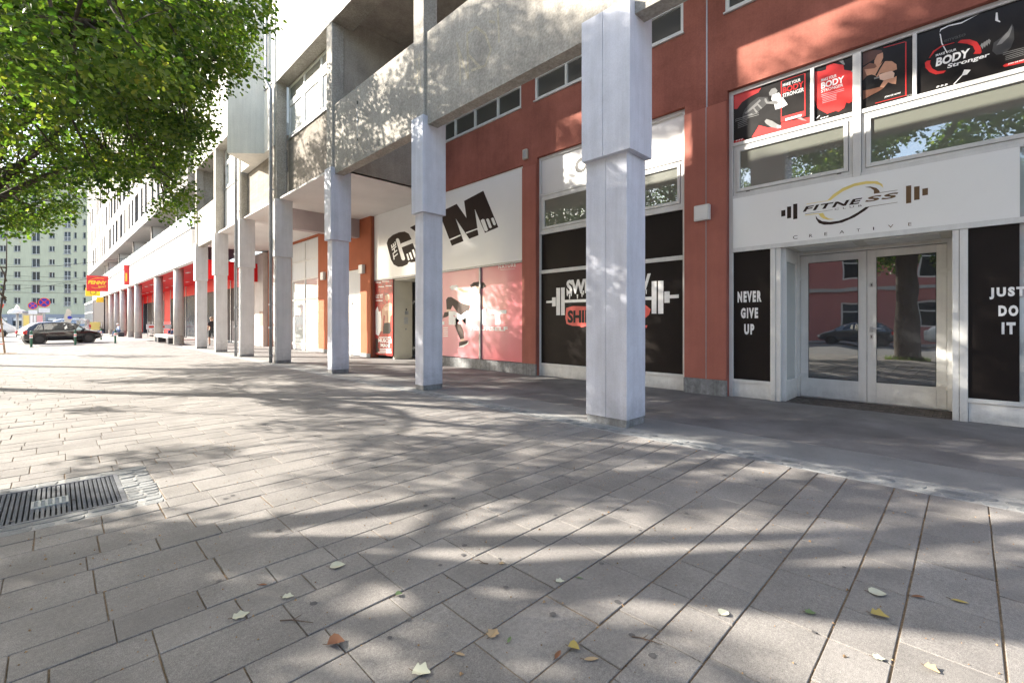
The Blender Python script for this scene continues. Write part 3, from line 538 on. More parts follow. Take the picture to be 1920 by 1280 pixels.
  'mus': [('print_skin', [(16.183, 2.48), (16.011, 2.546), (15.853, 2.495), (15.853, 2.321), (15.994, 2.223), (16.16, 2.302)]), ('print_hair', [(16.195, 2.445), (16.108, 2.542), (15.937, 2.551), (15.841, 2.466), (15.909, 2.492), (16.137, 2.484)]), ('print_skin', [(16.428, 1.895), (16.282, 2.04), (16.08, 2.153), (15.797, 2.173), (15.641, 2.111), (15.641, 1.707), (15.769, 1.651), (15.797, 1.404), (16.224, 1.39), (16.166, 1.655), (16.282, 1.715), (16.34, 1.36), (16.369, 1.063), (16.534, 1.061), (16.439, 1.538)]), ('print_skin_pale', [(16.224, 1.995), (15.966, 2.033), (15.937, 1.886), (16.183, 1.861)]), ('print_skin_pale', [(15.881, 2.036), (15.674, 2.025), (15.674, 1.895), (15.864, 1.884)]), ('print_skin_dark', [(16.011, 1.8), (15.977, 1.799), (15.966, 1.419), (16.0, 1.419)]), ('print_dark', [(16.241, 1.39), (15.769, 1.413), (15.713, 1.101), (15.797, 0.969), (16.34, 0.974), (16.299, 1.242)]), ('print_white', [(16.938, 1.905), (16.755, 2.067), (16.665, 1.84), (16.516, 1.867), (16.457, 1.538), (16.487, 1.091), (16.665, 0.879), (16.907, 0.935)]), ('print_khaki', [(16.938, 0.782), (16.725, 0.757), (16.725, 0.381), (16.635, 0.37), (16.635, 0.25), (16.938, 0.175)]), ('print_white', [(16.907, 3.041), (16.487, 3.015), (16.487, 2.979), (16.907, 3.005)]), ('print_white', [(16.398, 3.054), (15.853, 3.019), (15.853, 2.984), (16.398, 3.018)]), ('print_white', [(16.695, 2.857), (16.252, 2.832), (16.252, 2.796), (16.695, 2.821)]), ('print_white', [(16.137, 2.861), (15.685, 2.834), (15.685, 2.8), (16.137, 2.825)]), ('print_white', [(16.907, 2.314), (16.369, 2.295), (16.369, 2.259), (16.907, 2.277)]), ('print_white', [(16.665, 0.831), (15.741, 0.851), (15.741, 0.817), (16.665, 0.795)]), ('print_white', [(16.576, 0.372), (15.713, 0.406), (15.713, 0.372), (16.576, 0.336)]), ('print_white', [(16.576, 0.306), (15.713, 0.343), (15.713, 0.308), (16.576, 0.27)]), ('print_white', [(16.725, 0.231), (15.685, 0.278), (15.685, 0.243), (16.725, 0.194)])],
}
TXT = {
  'p1': [('print_white', 'MAKE YOUR', 2.331, 5.591, 0.274, 0.055, 0.02, 0.0, 1.0, 0), ('print_red', 'BODY', 2.331, 5.475, 0.321, 0.106, 0.03, 0.0, 1.0, 0), ('print_white', 'STRONGER', 2.331, 5.399, 0.324, 0.068, 0.012, 0.0, 1.0, 0)],
  'p2': [('print_white', 'MAKE YOUR', 1.756, 5.466, 0.216, 0.052, 0.02, 0.0, 1.0, 0), ('print_white', 'BODY', 1.756, 5.344, 0.319, 0.109, 0.035, 0.0, 1.0, 0), ('print_white', 'STRONGER', 1.756, 5.282, 0.304, 0.05, 0.012, 0.0, 1.0, 0)],
  'p3': [('print_white', 'JOIN US NOW!', 0.922, 4.901, 0.192, 0.029, 0.02, 0.2, 1.0, 0), ('print_grey', '29', 0.662, 4.828, 0.063, 0.028, 0.02, 0.0, 1.0, 0)],
  'p4': [('print_white', 'MAKE YOUR', 0.335, 5.307, 0.217, 0.035, 0.02, 0.0, 1.0, 0), ('print_white', 'BODY', 0.337, 5.158, 0.359, 0.125, 0.04, 0.12, 1.0, 0), ('print_white', 'Stronger', 0.213, 5.067, 0.427, 0.08, 0.03, 0.1, 1.0, 0), ('print_mid', 'envato', 0.251, 5.476, 0.228, 0.047, 0.02, 0.0, 1.0, 0), ('print_white', 'JOIN US NOW!', -0.382, 4.896, 0.178, 0.022, 0.02, 0.15, 1.0, 0)],
  'fit': [('print_brown', 'FITNE', 2.015, 3.307, 0.823, 0.087, 0.035, 0.25, 1.15, 0), ('print_tan', 'SS', 1.159, 3.313, 0.408, 0.082, 0.035, 0.2, 1.15, 0), ('print_brown', 'CLUB', 1.559, 3.259, 0.359, 0.027, 0, 0, 1.9, 0), ('print_brown', 'C', 2.162, 2.857, 0.069, 0.061, 0, 0.0, 1.0, 0), ('print_brown', 'R', 1.92, 2.858, 0.048, 0.052, 0, 0.0, 1.0, 0), ('print_brown', 'E', 1.701, 2.858, 0.04, 0.051, 0, 0.0, 1.0, 0), ('print_brown', 'A', 1.493, 2.861, 0.064, 0.05, 0, 0.0, 1.0, 0), ('print_brown', 'T', 1.265, 2.86, 0.043, 0.046, 0, 0.0, 1.0, 0), ('print_brown', 'I', 1.058, 2.858, 0.013, 0.048, 0, 0.0, 1.0, 0), ('print_tan', 'V', 0.875, 2.864, 0.064, 0.047, 0, 0.0, 1.0, 0), ('print_tan', 'E', 0.638, 2.861, 0.037, 0.049, 0, 0.0, 1.0, 0)],
  'never': [('print_white', 'NEVER', 3.093, 1.782, 0.416, 0.209, 0.06, 0, 1.35, 0), ('print_white', 'GIVE', 3.034, 1.483, 0.298, 0.198, 0.06, 0, 1.35, 0), ('print_white', 'UP', 2.975, 1.18, 0.174, 0.197, 0.06, 0, 1.35, 0)],
  'just': [('print_white', 'JUST', -0.209, 1.723, 0.336, 0.163, 0.06, 0, 1.35, 0), ('print_white', 'DO', -0.295, 1.489, 0.184, 0.149, 0.06, 0, 1.35, 0), ('print_white', 'IT', -0.325, 1.244, 0.129, 0.163, 0.06, 0, 1.35, 0)],
  'bar': [('print_white', 'SWEAT NOW', 7.196, 2.12, 2.318, 0.359, 0.05, 0.0, 1.0, 0)],
  'bar_t': [('print_dark', 'SHINE LATER', 7.156, 1.396, 2.154, 0.316, 0.045, 0.0, 1.0, 0)],
  'gym_w': [('sign_white', 'THE', 15.1434, 3.8989, 0.62, 0.34, 0.03, 0, 1.0, 1.9)],
  'pink_t': [('print_white', 'M', 12.093, 1.335, 1.267, 0.448, 0.06, 0.0, 1.0, 0), ('print_white', 'T', 10.098, 1.341, 0.725, 0.429, 0.06, 0.0, 1.0, 0), ('print_white', 'YOURSELF', 11.095, 1.164, 1.773, 0.12, 0.04, 0.0, 1.0, 0), ('print_white', 'NATURE', 9.702, 2.978, 0.715, 0.101, 0.01, 0, 1.2, 0)],
  'mus': [('print_white', 'GET FIT', 16.907, 2.374, 0.568, 0.161, 0.03, 0.0, 1.0, 0), ('print_white', 'MUSCLE', 16.695, 0.623, 1.021, 0.15, 0.04, 0.0, 1.0, 0), ('print_white', 'MAN', 16.516, 0.44, 0.675, 0.149, 0.04, 0.0, 1.0, 0)],
}
LEAVES = [(1.1463, 2.5661, -0.44, 0.135, 'leaf_pale', 0.16, 'pale leaf lying flat on a joint left of centre, largest there', 'heart'), (0.6257, 2.4577, -0.09, 0.115, 'leaf_pale', 0.12, 'pale leaf with a torn edge on the lower left slabs', 'torn'), (0.8378, 2.4556, -0.61, 0.085, 'leaf_pale', 0.2, 'small pale green leaf just above the forked twig', 'torn'), (0.8633, 1.9487, -0.52, 0.12, 'leaf_brown', 0.45, 'curled reddish brown leaf near the lower left edge of a joint', 'heart'), (0.7807, 2.66, -0.79, 0.075, 'leaf_brown', 0.3, 'small orange brown leaf lying in a joint', 'long'), (1.0337, 1.5468, -0.96, 0.12, 'leaf_pale', 0.3, 'ragged whitish leaf at the bottom edge of the picture', 'torn'), (1.3924, 1.5112, 0.26, 0.1, 'leaf_tan', 0.2, 'dry tan leaf pair beside a joint, bottom centre', 'torn'), (1.4142, 1.4309, 0.44, 0.07, 'leaf_greenfall', 0.3, 'thin green leaf right of the dry tan pair', 'long'), (1.2064, 1.5152, -1.13, 0.075, 'leaf_tan', 0.15, 'thin tan seed wing alone on a slab, bottom centre', 'long'), (1.5732, 1.1973, -1.22, 0.085, 'leaf_yellow', 0.5, 'curled yellow leaf beside a brown one in a joint', 'heart'), (1.4953, 1.2219, 0.26, 0.09, 'leaf_brown', 0.3, 'brown leaf wedged in the joint beside the yellow leaf', 'long'), (1.5751, 1.1076, -0.7, 0.1, 'leaf_tan', 0.14, 'long tan seed wing lying right of the yellow leaf', 'long'), (1.2481, 2.0711, -0.44, 0.06, 'leaf_greenfall', 0.4, 'small dark green leaf by a joint, centre left', 'heart'), (1.9289, 1.5615, -0.79, 0.075, 'leaf_pale', 0.2, 'small pale leaf on a joint at the edge of sunlight', 'torn'), (2.0295, 1.5046, -1.13, 0.06, 'leaf_greenfall', 0.3, 'small green leaf tip right of a pale leaf', 'long'), (1.831, 1.9142, -0.61, 0.05, 'leaf_tan', 0.3, 'tiny tan leaf beside the joint above a twig', 'torn'), (2.276, 0.8301, -0.26, 0.09, 'leaf_pale', 0.25, 'pale yellowish leaf on a sunny slab beside a joint', 'heart'), (2.575, 0.5368, -0.96, 0.075, 'leaf_greenfall', 0.2, 'small green leaf at the border of the right shadow', 'torn'), (3.0089, 0.33, -1.05, 0.13, 'leaf_pale', 0.12, 'long pale leaf lying in sun on the right', 'heart'), (3.1082, 0.1788, -0.96, 0.1, 'leaf_brown', 0.4, 'brown orange leaf right of the long pale leaf', 'long'), (2.7809, 0.297, -1.31, 0.115, 'leaf_yellow', 0.35, 'orange and yellow leaf below the long pale leaf', 'torn'), (3.2083, 0.0284, -1.4, 0.11, 'leaf_yellow', 0.2, 'crumpled yellowish leaf on the far right slab', 'long'), (2.4969, 0.1034, -1.83, 0.08, 'leaf_tan', 0.4, 'folded tan leaf near the lower right corner', 'torn'), (2.4284, 0.2628, -1.13, 0.07, 'leaf_pale', 0.15, 'faint whitish leaf scrap left of the folded tan leaf', 'torn')]
TWIGS = [(0.7425, 2.2804, -0.87, 0.16, 'forked dry twig on a shaded slab, lower left'), (1.7701, 1.9668, 1.9, 0.09, 'short straight twig across a joint in the centre'), (1.8121, 1.0571, -1.2, 0.13, 'dry twig lying over a joint at lower right centre')]
GREENCOLS = [(1.74, 'mid'), (5.09, 'mid'), (9.43, 'wide'), (13.15, 'two'), (16.75, 'door'), (18.61, 'slim'), (20.72, 'slim'), (22.95, 'slim'), (-1.98, 'wide'), (-6.33, 'mid'), (-10.67, 'two'), (25.31, 'slim'), (27.42, 'two'), (-15.01, 'wide'), (-19.35, 'mid'), (-23.69, 'two'), (-28.04, 'wide'), (-32.13, 'mid')]

# crown clumps: centre and radius in metres
CLUMPS = {
 't3': [(1.49,16.11,5.81,0.35),(1.05,18.99,9.53,0.58),(0.99,12.31,10.58,0.49),(-5.31,13.14,10.02,0.57),(2.78,14.77,7.38,0.5),(-2.17,17.4,5.24,0.42),(-3.05,17.27,9.74,0.35),(-1.89,16.13,5.98,0.43),(-3.53,12.43,10.33,0.4),(2.34,14.58,10.8,0.38),(-3.88,18.27,8.88,0.55),(-3.96,13.66,6.85,0.45),(-3.64,16.83,7.82,0.45),(-3.06,12.17,7.91,0.55),(-6.04,15.22,5.94,0.42),(-1.8,11.43,10.42,0.51),(1.6,15.31,9.54,0.37),(1.37,11.81,9.32,0.54),(1.38,19.37,7.76,0.46),(0.9,14.33,10.78,0.49),(-2.71,11.92,6.34,0.42),(-0.29,14.88,10.61,0.55),(-1.61,17.41,10.81,0.44),(0.05,12.34,5.46,0.39),(2.34,13.12,6.31,0.49),(-3.25,14.56,7.47,0.39),(-0.64,13.19,8.41,0.5),(-4.23,17.89,6.29,0.43),(1.15,12.05,4.8,0.45),(-2.02,15.86,11.73,0.57),(1.02,17.6,6.19,0.55),(-5.2,15.17,9.39,0.48),(0.27,13.25,7.28,0.54),(1.77,11.63,7.24,0.39),(-1.68,11.85,8.7,0.43),(-3.63,12.7,5.49,0.55),(-3.14,11.14,9.24,0.59),(-3.59,16.27,11.62,0.36),(1.22,18.56,8.08,0.58),(1.07,16.26,9.5,0.44),(1.46,16.58,8.49,0.43),(-5.29,16.65,8.37,0.34),(-2.3,18.01,8.54,0.55),(1.53,18.92,6.21,0.5),(2.36,16.14,10.43,0.39),(-1.0,14.39,11.63,0.57),(1.69,15.84,6.4,0.6),(3.77,14.25,9.12,0.48),(3.15,14.87,9.09,0.58),(-2.36,15.38,4.64,0.39),(-3.06,14.75,10.33,0.46),(-0.54,13.09,7.14,0.45),(-0.9,15.21,6.18,0.47),(-2.6,13.02,4.28,0.41),(2.04,13.49,4.49,0.44),(-1.01,18.53,4.9,0.49),(-2.05,16.38,3.72,0.45),(3.32,15.54,9.74,0.56),(0.04,16.8,7.03,0.37),(1.96,14.64,4.35,0.4),(-1.05,16.4,6.29,0.54),(1.34,13.07,5.04,0.57),(1.41,14.14,7.96,0.5),(-1.23,14.17,3.69,0.41),(-0.6,15.31,4.9,0.4),(1.41,12.45,7.21,0.59),(-2.83,10.64,8.11,0.53),(3.43,14.11,8.53,0.38),(2.02,14.65,9.11,0.42),(-0.26,16.82,9.72,0.48),(-1.71,13.2,5.85,0.37),(0.55,15.32,11.76,0.34),(1.58,14.98,6.51,0.47),(2.19,11.9,6.53,0.35),(3.33,13.31,9.08,0.37),(2.49,14.99,6.54,0.47),(-1.94,14.92,9.54,0.39),(2.08,16.23,9.21,0.57),(2.3,13.01,9.06,0.35),(-4.6,17.25,9.79,0.5),(0.82,13.38,6.13,0.54),(-5.88,13.71,8.51,0.43),(2.82,13.95,8.03,0.5),(-0.5,12.59,9.5,0.5),(0.82,14.25,8.59,0.55),(1.07,12.44,7.98,0.39),(2.25,13.76,5.83,0.58),(-0.4,14.69,8.94,0.54),(-1.7,17.75,6.56,0.48),(-0.67,15.08,3.63,0.45),(-0.91,18.79,8.41,0.43),(2.34,14.96,5.86,0.45),(-0.72,13.23,10.6,0.39),(-1.4,11.74,5.23,0.51),(-0.03,18.42,6.29,0.36),(2.59,18.57,8.1,0.57),(1.29,13.4,8.31,0.48),(-1.11,17.73,9.24,0.39),(-0.28,15.32,7.5,0.47),(0.43,11.08,7.85,0.38),(-4.14,19.25,6.27,0.4),(-2.33,14.63,11.74,0.59),(1.44,11.71,5.59,0.35),(-3.95,14.74,8.82,0.35),(-4.84,13.05,7.79,0.44),(-3.53,16.45,5.83,0.53),(1.4,11.54,6.57,0.59),(0.66,14.97,6.39,0.53),(-0.16,18.71,8.95,0.43),(-2.24,19.38,8.88,0.52),(0.71,18.18,9.42,0.56),(-2.95,18.49,7.08,0.43),(0.27,14.29,7.89,0.6),(0.04,12.89,7.89,0.5),(2.5,18.35,6.27,0.46),(0.11,12.78,4.65,0.47),(3.05,17.78,7.08,0.53),(-0.28,16.56,11.52,0.55),(2.57,16.53,7.21,0.47),(1.97,17.15,6.46,0.52),(-0.35,17.32,4.18,0.4),(0.29,15.88,8.12,0.41),(1.89,15.61,5.57,0.51),(0.62,16.62,6.14,0.39),(2.23,12.71,7.18,0.41),(-2.7,13.44,9.73,0.56),(-1.31,18.68,10.61,0.55),(1.01,16.05,6.97,0.51),(-0.62,18.62,10.55,0.56),(1.97,12.34,5.71,0.4),(2.8,12.64,8.61,0.49),(-2.8,19.17,5.71,0.37),(1.11,14.38,5.21,0.41),(2.5,16.83,6.15,0.46),(-5.37,17.1,7.09,0.44),(1.02,15.09,9.22,0.45),(2.83,15.38,8.02,0.45),(0.9,11.99,5.99,0.47),(0.26,18.8,10.33,0.36),(-0.46,14.47,4.68,0.41),(-4.44,16.45,4.26,0.38),(2.38,16.01,8.58,0.54),(-1.38,17.26,7.77,0.59),(-0.09,14.25,5.29,0.47),(-3.6,18.22,4.82,0.59),(-4.29,14.28,10.57,0.55),(-4.39,14.61,5.99,0.4),(2.08,13.7,9.21,0.55),(-0.68,18.91,9.68,0.38),(1.6,18.35,9.6,0.37),(1.93,13.96,7.27,0.57),(-1.43,19.14,7.28,0.35),(1.14,17.05,11.19,0.56),(-0.59,13.68,6.65,0.39),(1.49,13.7,6.37,0.53),(0.23,17.51,7.02,0.55),(-0.36,13.15,5.6,0.52),(1.8,15.55,7.96,0.38),(-0.87,14.08,5.36,0.59),(0.79,11.43,7.34,0.44),(0.03,17.25,5.55,0.5),(0.78,16.89,9.36,0.57),(-0.12,19.33,8.06,0.39),(0.36,14.97,8.41,0.53),(-6.26,15.47,7.88,0.47),(0.67,12.69,7.43,0.56),(-4.6,15.66,10.48,0.56),(-5.05,14.74,7.79,0.41),(0.65,13.91,7.15,0.48),(2.64,14.76,10.03,0.59),(1.45,14.96,7.68,0.37),(-0.18,16.37,7.98,0.51),(2.14,17.96,7.57,0.35),(3.34,14.76,9.81,0.52),(-4.76,13.04,4.66,0.44),(0.18,16.68,5.03,0.57),(2.57,16.81,4.85,0.59),(0.58,12.19,4.38,0.58),(2.1,12.27,8.63,0.42),(1.09,17.15,7.18,0.35),(-1.7,17.6,3.86,0.57),(0.26,18.15,7.95,0.43),(2.78,15.74,7.0,0.57),(2.92,13.76,9.47,0.36),(-1.53,11.0,6.43,0.57),(1.4,16.73,6.7,0.38),(0.51,14.55,5.75,0.34),(-0.07,14.12,6.68,0.43),(1.68,16.05,7.09,0.55),(-2.84,18.31,10.82,0.57),(-4.67,11.5,8.5,0.46),(-4.18,12.02,6.62,0.48),(-0.61,19.95,6.79,0.41),(2.32,17.9,9.24,0.59),(2.7,16.8,8.18,0.51),(-0.19,16.3,9.0,0.55),(2.42,15.42,9.8,0.53),(0.92,15.25,7.2,0.4),(-0.92,16.9,8.45,0.58),(2.27,16.18,5.92,0.48),(2.08,12.63,4.47,0.35),(0.66,13.14,4.92,0.43),(0.11,11.38,5.16,0.44),(-1.0,20.04,8.55,0.37),(-5.75,16.47,10.05,0.57),(-1.28,18.9,6.04,0.46),(-5.9,12.45,8.27,0.55),(-1.94,16.37,9.45,0.53),(3.28,16.34,9.25,0.5),(2.99,11.56,7.2,0.49),(-0.52,11.3,9.42,0.57),(-5.76,14.08,6.7,0.42),(-0.27,14.4,3.92,0.59),(0.63,13.39,9.72,0.57),(0.39,17.39,10.54,0.55),(-0.06,17.24,8.61,0.42),(2.09,17.12,10.11,0.47),(2.95,17.14,7.49,0.36),(-3.81,12.54,8.9,0.35),(2.23,17.22,7.11,0.44),(-0.18,11.97,7.01,0.43),(-0.75,15.62,4.09,0.37),(1.76,15.59,10.28,0.56),(0.14,12.86,6.19,0.57),(1.58,14.07,5.73,0.57),(1.84,18.85,9.12,0.57),(1.9,14.64,5.3,0.52),(0.16,19.27,5.72,0.45),(0.46,17.64,9.81,0.34),(-0.72,11.69,6.61,0.57),(0.55,15.69,9.16,0.49),(-2.95,15.59,8.62,0.49),(-0.28,17.73,9.42,0.47),(-1.15,19.39,9.83,0.37),(-0.33,17.26,7.38,0.55),(2.6,17.58,6.52,0.5),(1.13,14.27,6.53,0.47),(0.8,14.59,7.52,0.45),(0.77,19.29,6.94,0.59),(0.78,16.8,7.72,0.52),(0.71,16.48,8.59,0.4),(0.87,15.36,5.66,0.51),(-0.48,17.99,8.38,0.49),(1.96,17.81,9.98,0.55),(0.12,16.05,7.15,0.59),(1.26,19.32,8.67,0.5),(0.51,11.94,7.81,0.56),(-5.38,18.47,7.35,0.42),(1.01,18.52,7.29,0.48),(0.27,14.99,5.08,0.49),(-3.63,15.5,12.91,0.53),(-2.83,14.3,10.91,0.6),(-3.43,15.41,10.34,0.48),(-3.91,15.81,12.95,0.69),(-4.82,17.28,12.16,0.68),(-2.52,14.1,7.36,0.54),(-3.48,15.52,8.4,0.43),(-3.25,14.8,7.82,0.56),(-2.59,13.84,11.25,0.46),(-4.29,16.15,10.74,0.51),(-2.77,14.47,12.09,0.66),(-3.92,15.93,12.17,0.52),(-2.74,14.51,11.68,0.65),(-3.15,14.57,8.08,0.58),(-3.35,15.01,9.99,0.43),(-4.19,16.51,13.3,0.52),(-4.19,16.05,13.05,0.47),(-3.06,14.95,11.07,0.49),(-3.51,15.5,8.42,0.69),(-4.64,16.61,11.54,0.66),(-4.69,17.11,11.74,0.48),(-3.91,15.66,11.81,0.7),(-1.94,17.94,8.93,0.67),(-2.51,18.54,10.57,0.69),(-1.57,17.21,9.76,0.59),(-2.82,19.11,11.22,0.47),(-1.98,18.09,8.48,0.43),(-1.82,17.71,6.59,0.6),(-2.67,18.96,8.16,0.53),(-2.59,18.58,11.05,0.54),(-1.71,19.74,15.33,0.63),(-0.61,19.58,14.18,0.43),(-2.3,19.3,15.81,0.53),(-2.28,19.61,15.78,0.58),(-2.36,19.3,15.95,0.64),(-1.4,18.6,14.84,0.44),(-2.1,18.06,15.57,0.61),(-0.89,18.03,14.8,0.48),(-2.17,18.94,15.7,0.51),(-1.43,21.0,15.25,0.67),(-0.88,20.6,14.55,0.42),(-0.6,16.65,14.31,0.5),(-1.89,19.78,15.34,0.57),(-1.62,19.63,15.26,0.52),(-0.66,16.33,14.42,0.41),(-1.93,19.0,15.32,0.45),(-2.55,16.36,13.53,0.64),(-2.3,14.73,12.43,0.51),(-2.81,17.18,12.91,0.61),(-1.95,16.41,13.22,0.6),(-2.07,16.86,13.35,0.43),(-2.1,17.04,13.07,0.66),(-3.17,18.29,13.92,0.58),(-2.42,15.78,12.33,0.59),(-2.0,14.62,12.19,0.55),(-1.82,17.5,12.98,0.51),(-3.23,18.24,13.09,0.47),(-3.37,17.47,14.4,0.42),(-3.31,18.88,14.48,0.63),(-1.88,15.2,12.32,0.52)],
 't2': [(2.48,12.03,8.55,0.51),(-2.36,5.52,6.5,0.54),(-4.45,12.56,7.19,0.6),(-0.96,8.43,7.22,0.57),(1.17,10.95,6.9,0.48),(-5.16,6.0,7.09,0.73),(-2.97,12.2,5.16,0.47),(-0.74,9.09,8.57,0.43),(-1.95,11.8,6.96,0.42),(-0.54,12.28,8.48,0.57),(-3.78,6.41,7.66,0.62),(-4.15,5.07,8.61,0.48),(-0.55,5.85,7.52,0.54),(-2.93,8.58,10.27,0.68),(-7.4,8.96,8.55,0.49),(-0.07,11.86,7.06,0.75),(-1.94,7.87,8.2,0.74),(-3.35,12.04,8.14,0.66),(-1.38,7.21,5.32,0.58),(-0.6,11.53,6.31,0.64),(0.59,13.23,6.85,0.59),(0.65,6.96,8.07,0.57),(-5.24,10.2,9.13,0.63),(-4.33,9.09,9.53,0.68),(-4.46,7.5,5.69,0.43),(-6.67,8.24,5.5,0.71),(-0.19,11.53,10.01,0.51),(-1.96,7.04,9.43,0.61),(0.34,8.36,6.36,0.58),(-6.16,7.64,7.88,0.7),(1.68,10.84,9.94,0.46),(-4.26,11.66,9.24,0.6),(-2.66,5.94,4.8,0.6),(-1.9,11.13,8.46,0.57),(-7.27,10.1,7.32,0.47),(0.99,9.46,6.37,0.55),(-1.54,5.17,8.46,0.5),(-2.0,10.32,9.77,0.64),(0.69,9.68,8.46,0.58),(-2.81,9.91,8.05,0.73),(-0.2,12.59,6.3,0.72),(2.75,11.52,8.02,0.48),(-5.88,11.79,8.6,0.48),(0.86,6.0,6.4,0.44),(-3.85,7.95,8.13,0.69),(-4.18,5.02,5.07,0.52),(0.94,9.25,5.58,0.75),(1.19,10.63,5.83,0.42),(-7.0,10.67,5.54,0.63),(-0.19,8.02,9.39,0.74),(0.97,11.27,5.38,0.4),(-1.42,10.31,6.36,0.48),(-6.83,5.83,6.1,0.63),(0.42,11.19,8.72,0.72),(2.39,9.53,7.55,0.59),(1.27,12.25,7.02,0.49),(-5.26,8.67,6.85,0.62),(-2.89,5.76,9.73,0.61),(-2.65,7.3,6.25,0.61),(-4.98,6.34,9.36,0.48),(-7.93,8.03,6.29,0.69),(-0.52,5.14,6.16,0.62),(-1.69,9.13,4.51,0.57),(-1.17,11.43,4.74,0.73),(0.43,12.82,8.18,0.72),(-2.91,10.31,5.14,0.66),(-6.38,11.39,6.65,0.54),(-3.77,7.53,9.55,0.56),(-4.51,10.21,7.32,0.41),(1.67,11.51,6.28,0.4),(-4.45,10.22,4.24,0.52),(-2.29,13.39,6.39,0.48),(-3.87,4.17,6.55,0.44),(-5.45,9.12,5.48,0.53),(-0.37,6.55,9.48,0.74),(-3.68,7.83,4.26,0.52),(1.79,7.56,7.17,0.45),(-6.38,9.57,4.27,0.41),(-5.7,7.83,9.82,0.73),(1.73,12.88,6.68,0.51),(1.84,12.19,5.87,0.56),(-1.96,4.17,6.92,0.75),(-7.64,6.45,7.57,0.72),(-5.39,7.87,4.18,0.6),(1.92,11.97,7.96,0.46),(1.86,11.31,5.5,0.59),(1.93,10.8,7.71,0.6),(-3.31,11.25,6.8,0.41),(2.85,10.41,7.82,0.51),(-5.36,6.41,5.31,0.73),(1.94,10.58,6.62,0.69),(0.25,10.35,5.45,0.69),(1.65,9.98,6.14,0.54),(-2.39,11.81,9.65,0.44),(1.79,13.0,8.03,0.71),(1.21,8.34,5.95,0.5),(-0.32,9.12,5.74,0.42),(0.64,11.53,7.06,0.73),(-0.04,7.66,4.66,0.53),(0.02,12.55,7.47,0.42),(0.7,11.74,6.16,0.5),(1.82,9.35,6.82,0.48),(-5.37,8.6,8.63,0.46),(-0.6,10.73,6.57,0.58),(-0.71,12.97,7.6,0.5),(0.83,7.75,4.99,0.54),(2.51,10.87,7.17,0.48),(2.45,12.23,7.28,0.74),(-6.43,6.0,8.56,0.42),(-0.39,9.09,4.86,0.5),(-7.81,14.61,7.03,0.44),(-5.85,12.34,4.78,0.46),(-7.94,14.02,7.25,0.43),(-8.1,13.35,6.94,0.49),(-5.15,9.76,4.62,0.43),(-6.8,12.12,5.64,0.44),(-7.4,13.36,6.27,0.48),(-5.77,10.74,5.25,0.41),(-6.47,13.21,5.35,0.52),(-7.67,12.97,6.7,0.41),(-5.86,10.39,5.06,0.47),(-6.36,11.15,5.63,0.46),(-8.07,13.76,7.24,0.43),(-1.01,13.02,14.83,0.66),(-0.03,11.16,13.34,0.7),(-0.49,13.33,13.73,0.51),(-0.4,12.48,13.86,0.47),(-1.05,13.95,14.25,0.64),(-1.2,13.26,14.8,0.5),(-1.08,13.82,14.3,0.69),(-0.74,14.75,14.07,0.55),(-1.55,14.09,15.36,0.53),(-0.9,13.04,14.64,0.61)],
 't4': [(-3.19,24.06,8.58,0.66),(-4.71,23.92,8.17,0.58),(-2.37,20.9,5.67,0.65),(-3.92,24.1,5.48,0.54),(-3.65,21.21,5.17,0.67),(-1.71,24.25,8.26,0.52),(-1.98,25.68,7.74,0.48),(-3.24,25.49,6.47,0.65),(-3.18,23.51,6.91,0.63),(-1.93,23.7,9.98,0.64),(-3.73,22.02,7.86,0.7),(-3.33,25.85,8.37,0.63),(0.46,25.47,7.59,0.48),(-3.94,20.74,6.86,0.59),(-3.36,22.76,5.74,0.61),(0.59,21.22,6.81,0.52),(-2.41,26.01,5.53,0.66),(-2.42,20.43,7.96,0.62),(-4.23,25.02,7.31,0.56),(-0.73,21.42,4.85,0.57),(-1.34,21.64,9.8,0.45),(-0.42,26.11,6.62,0.54),(-4.46,22.45,8.89,0.58),(-1.68,24.94,5.88,0.53),(-2.43,22.85,8.03,0.58),(-4.77,23.27,6.78,0.49),(-1.59,21.84,7.9,0.65),(-0.71,23.74,6.29,0.52),(0.33,21.46,5.42,0.48),(1.02,24.52,7.43,0.57),(-0.77,20.48,6.65,0.54),(0.19,21.39,8.89,0.46),(-2.15,25.1,9.52,0.48),(-3.0,21.24,9.18,0.55),(-2.33,22.11,4.75,0.66),(-0.45,24.87,9.09,0.57),(0.02,23.77,5.5,0.46),(-1.3,22.21,8.91,0.64),(0.0,24.4,7.98,0.57),(-2.93,22.25,9.95,0.49),(1.08,23.04,6.81,0.52),(-1.08,23.4,5.11,0.67),(-4.65,22.41,5.26,0.65),(-0.13,22.94,8.5,0.7),(-0.76,25.29,5.19,0.51),(-0.84,23.21,9.43,0.58),(-2.69,22.16,6.66,0.51),(-2.48,23.85,5.21,0.54),(-0.69,21.74,6.01,0.64),(-4.09,23.89,9.49,0.52),(-0.0,21.9,7.59,0.63),(-1.61,26.21,6.44,0.47),(-2.58,24.58,7.18,0.46),(-1.35,23.22,8.35,0.48),(0.31,22.54,5.4,0.46),(-1.31,24.77,12.23,0.63),(-1.38,23.35,12.72,0.69),(0.12,20.23,11.77,0.65),(1.5,22.42,9.99,0.54),(-1.26,26.34,13.95,0.46),(0.7,23.37,12.55,0.64),(0.55,20.47,12.01,0.49),(-1.31,22.59,14.31,0.61),(-1.23,26.16,13.56,0.4),(0.53,21.33,11.15,0.48),(-1.22,25.33,14.27,0.52),(0.62,22.25,10.7,0.67),(-0.82,21.85,12.63,0.6),(0.59,20.08,11.17,0.47),(-0.86,25.28,12.86,0.52),(0.53,23.45,10.16,0.46)],
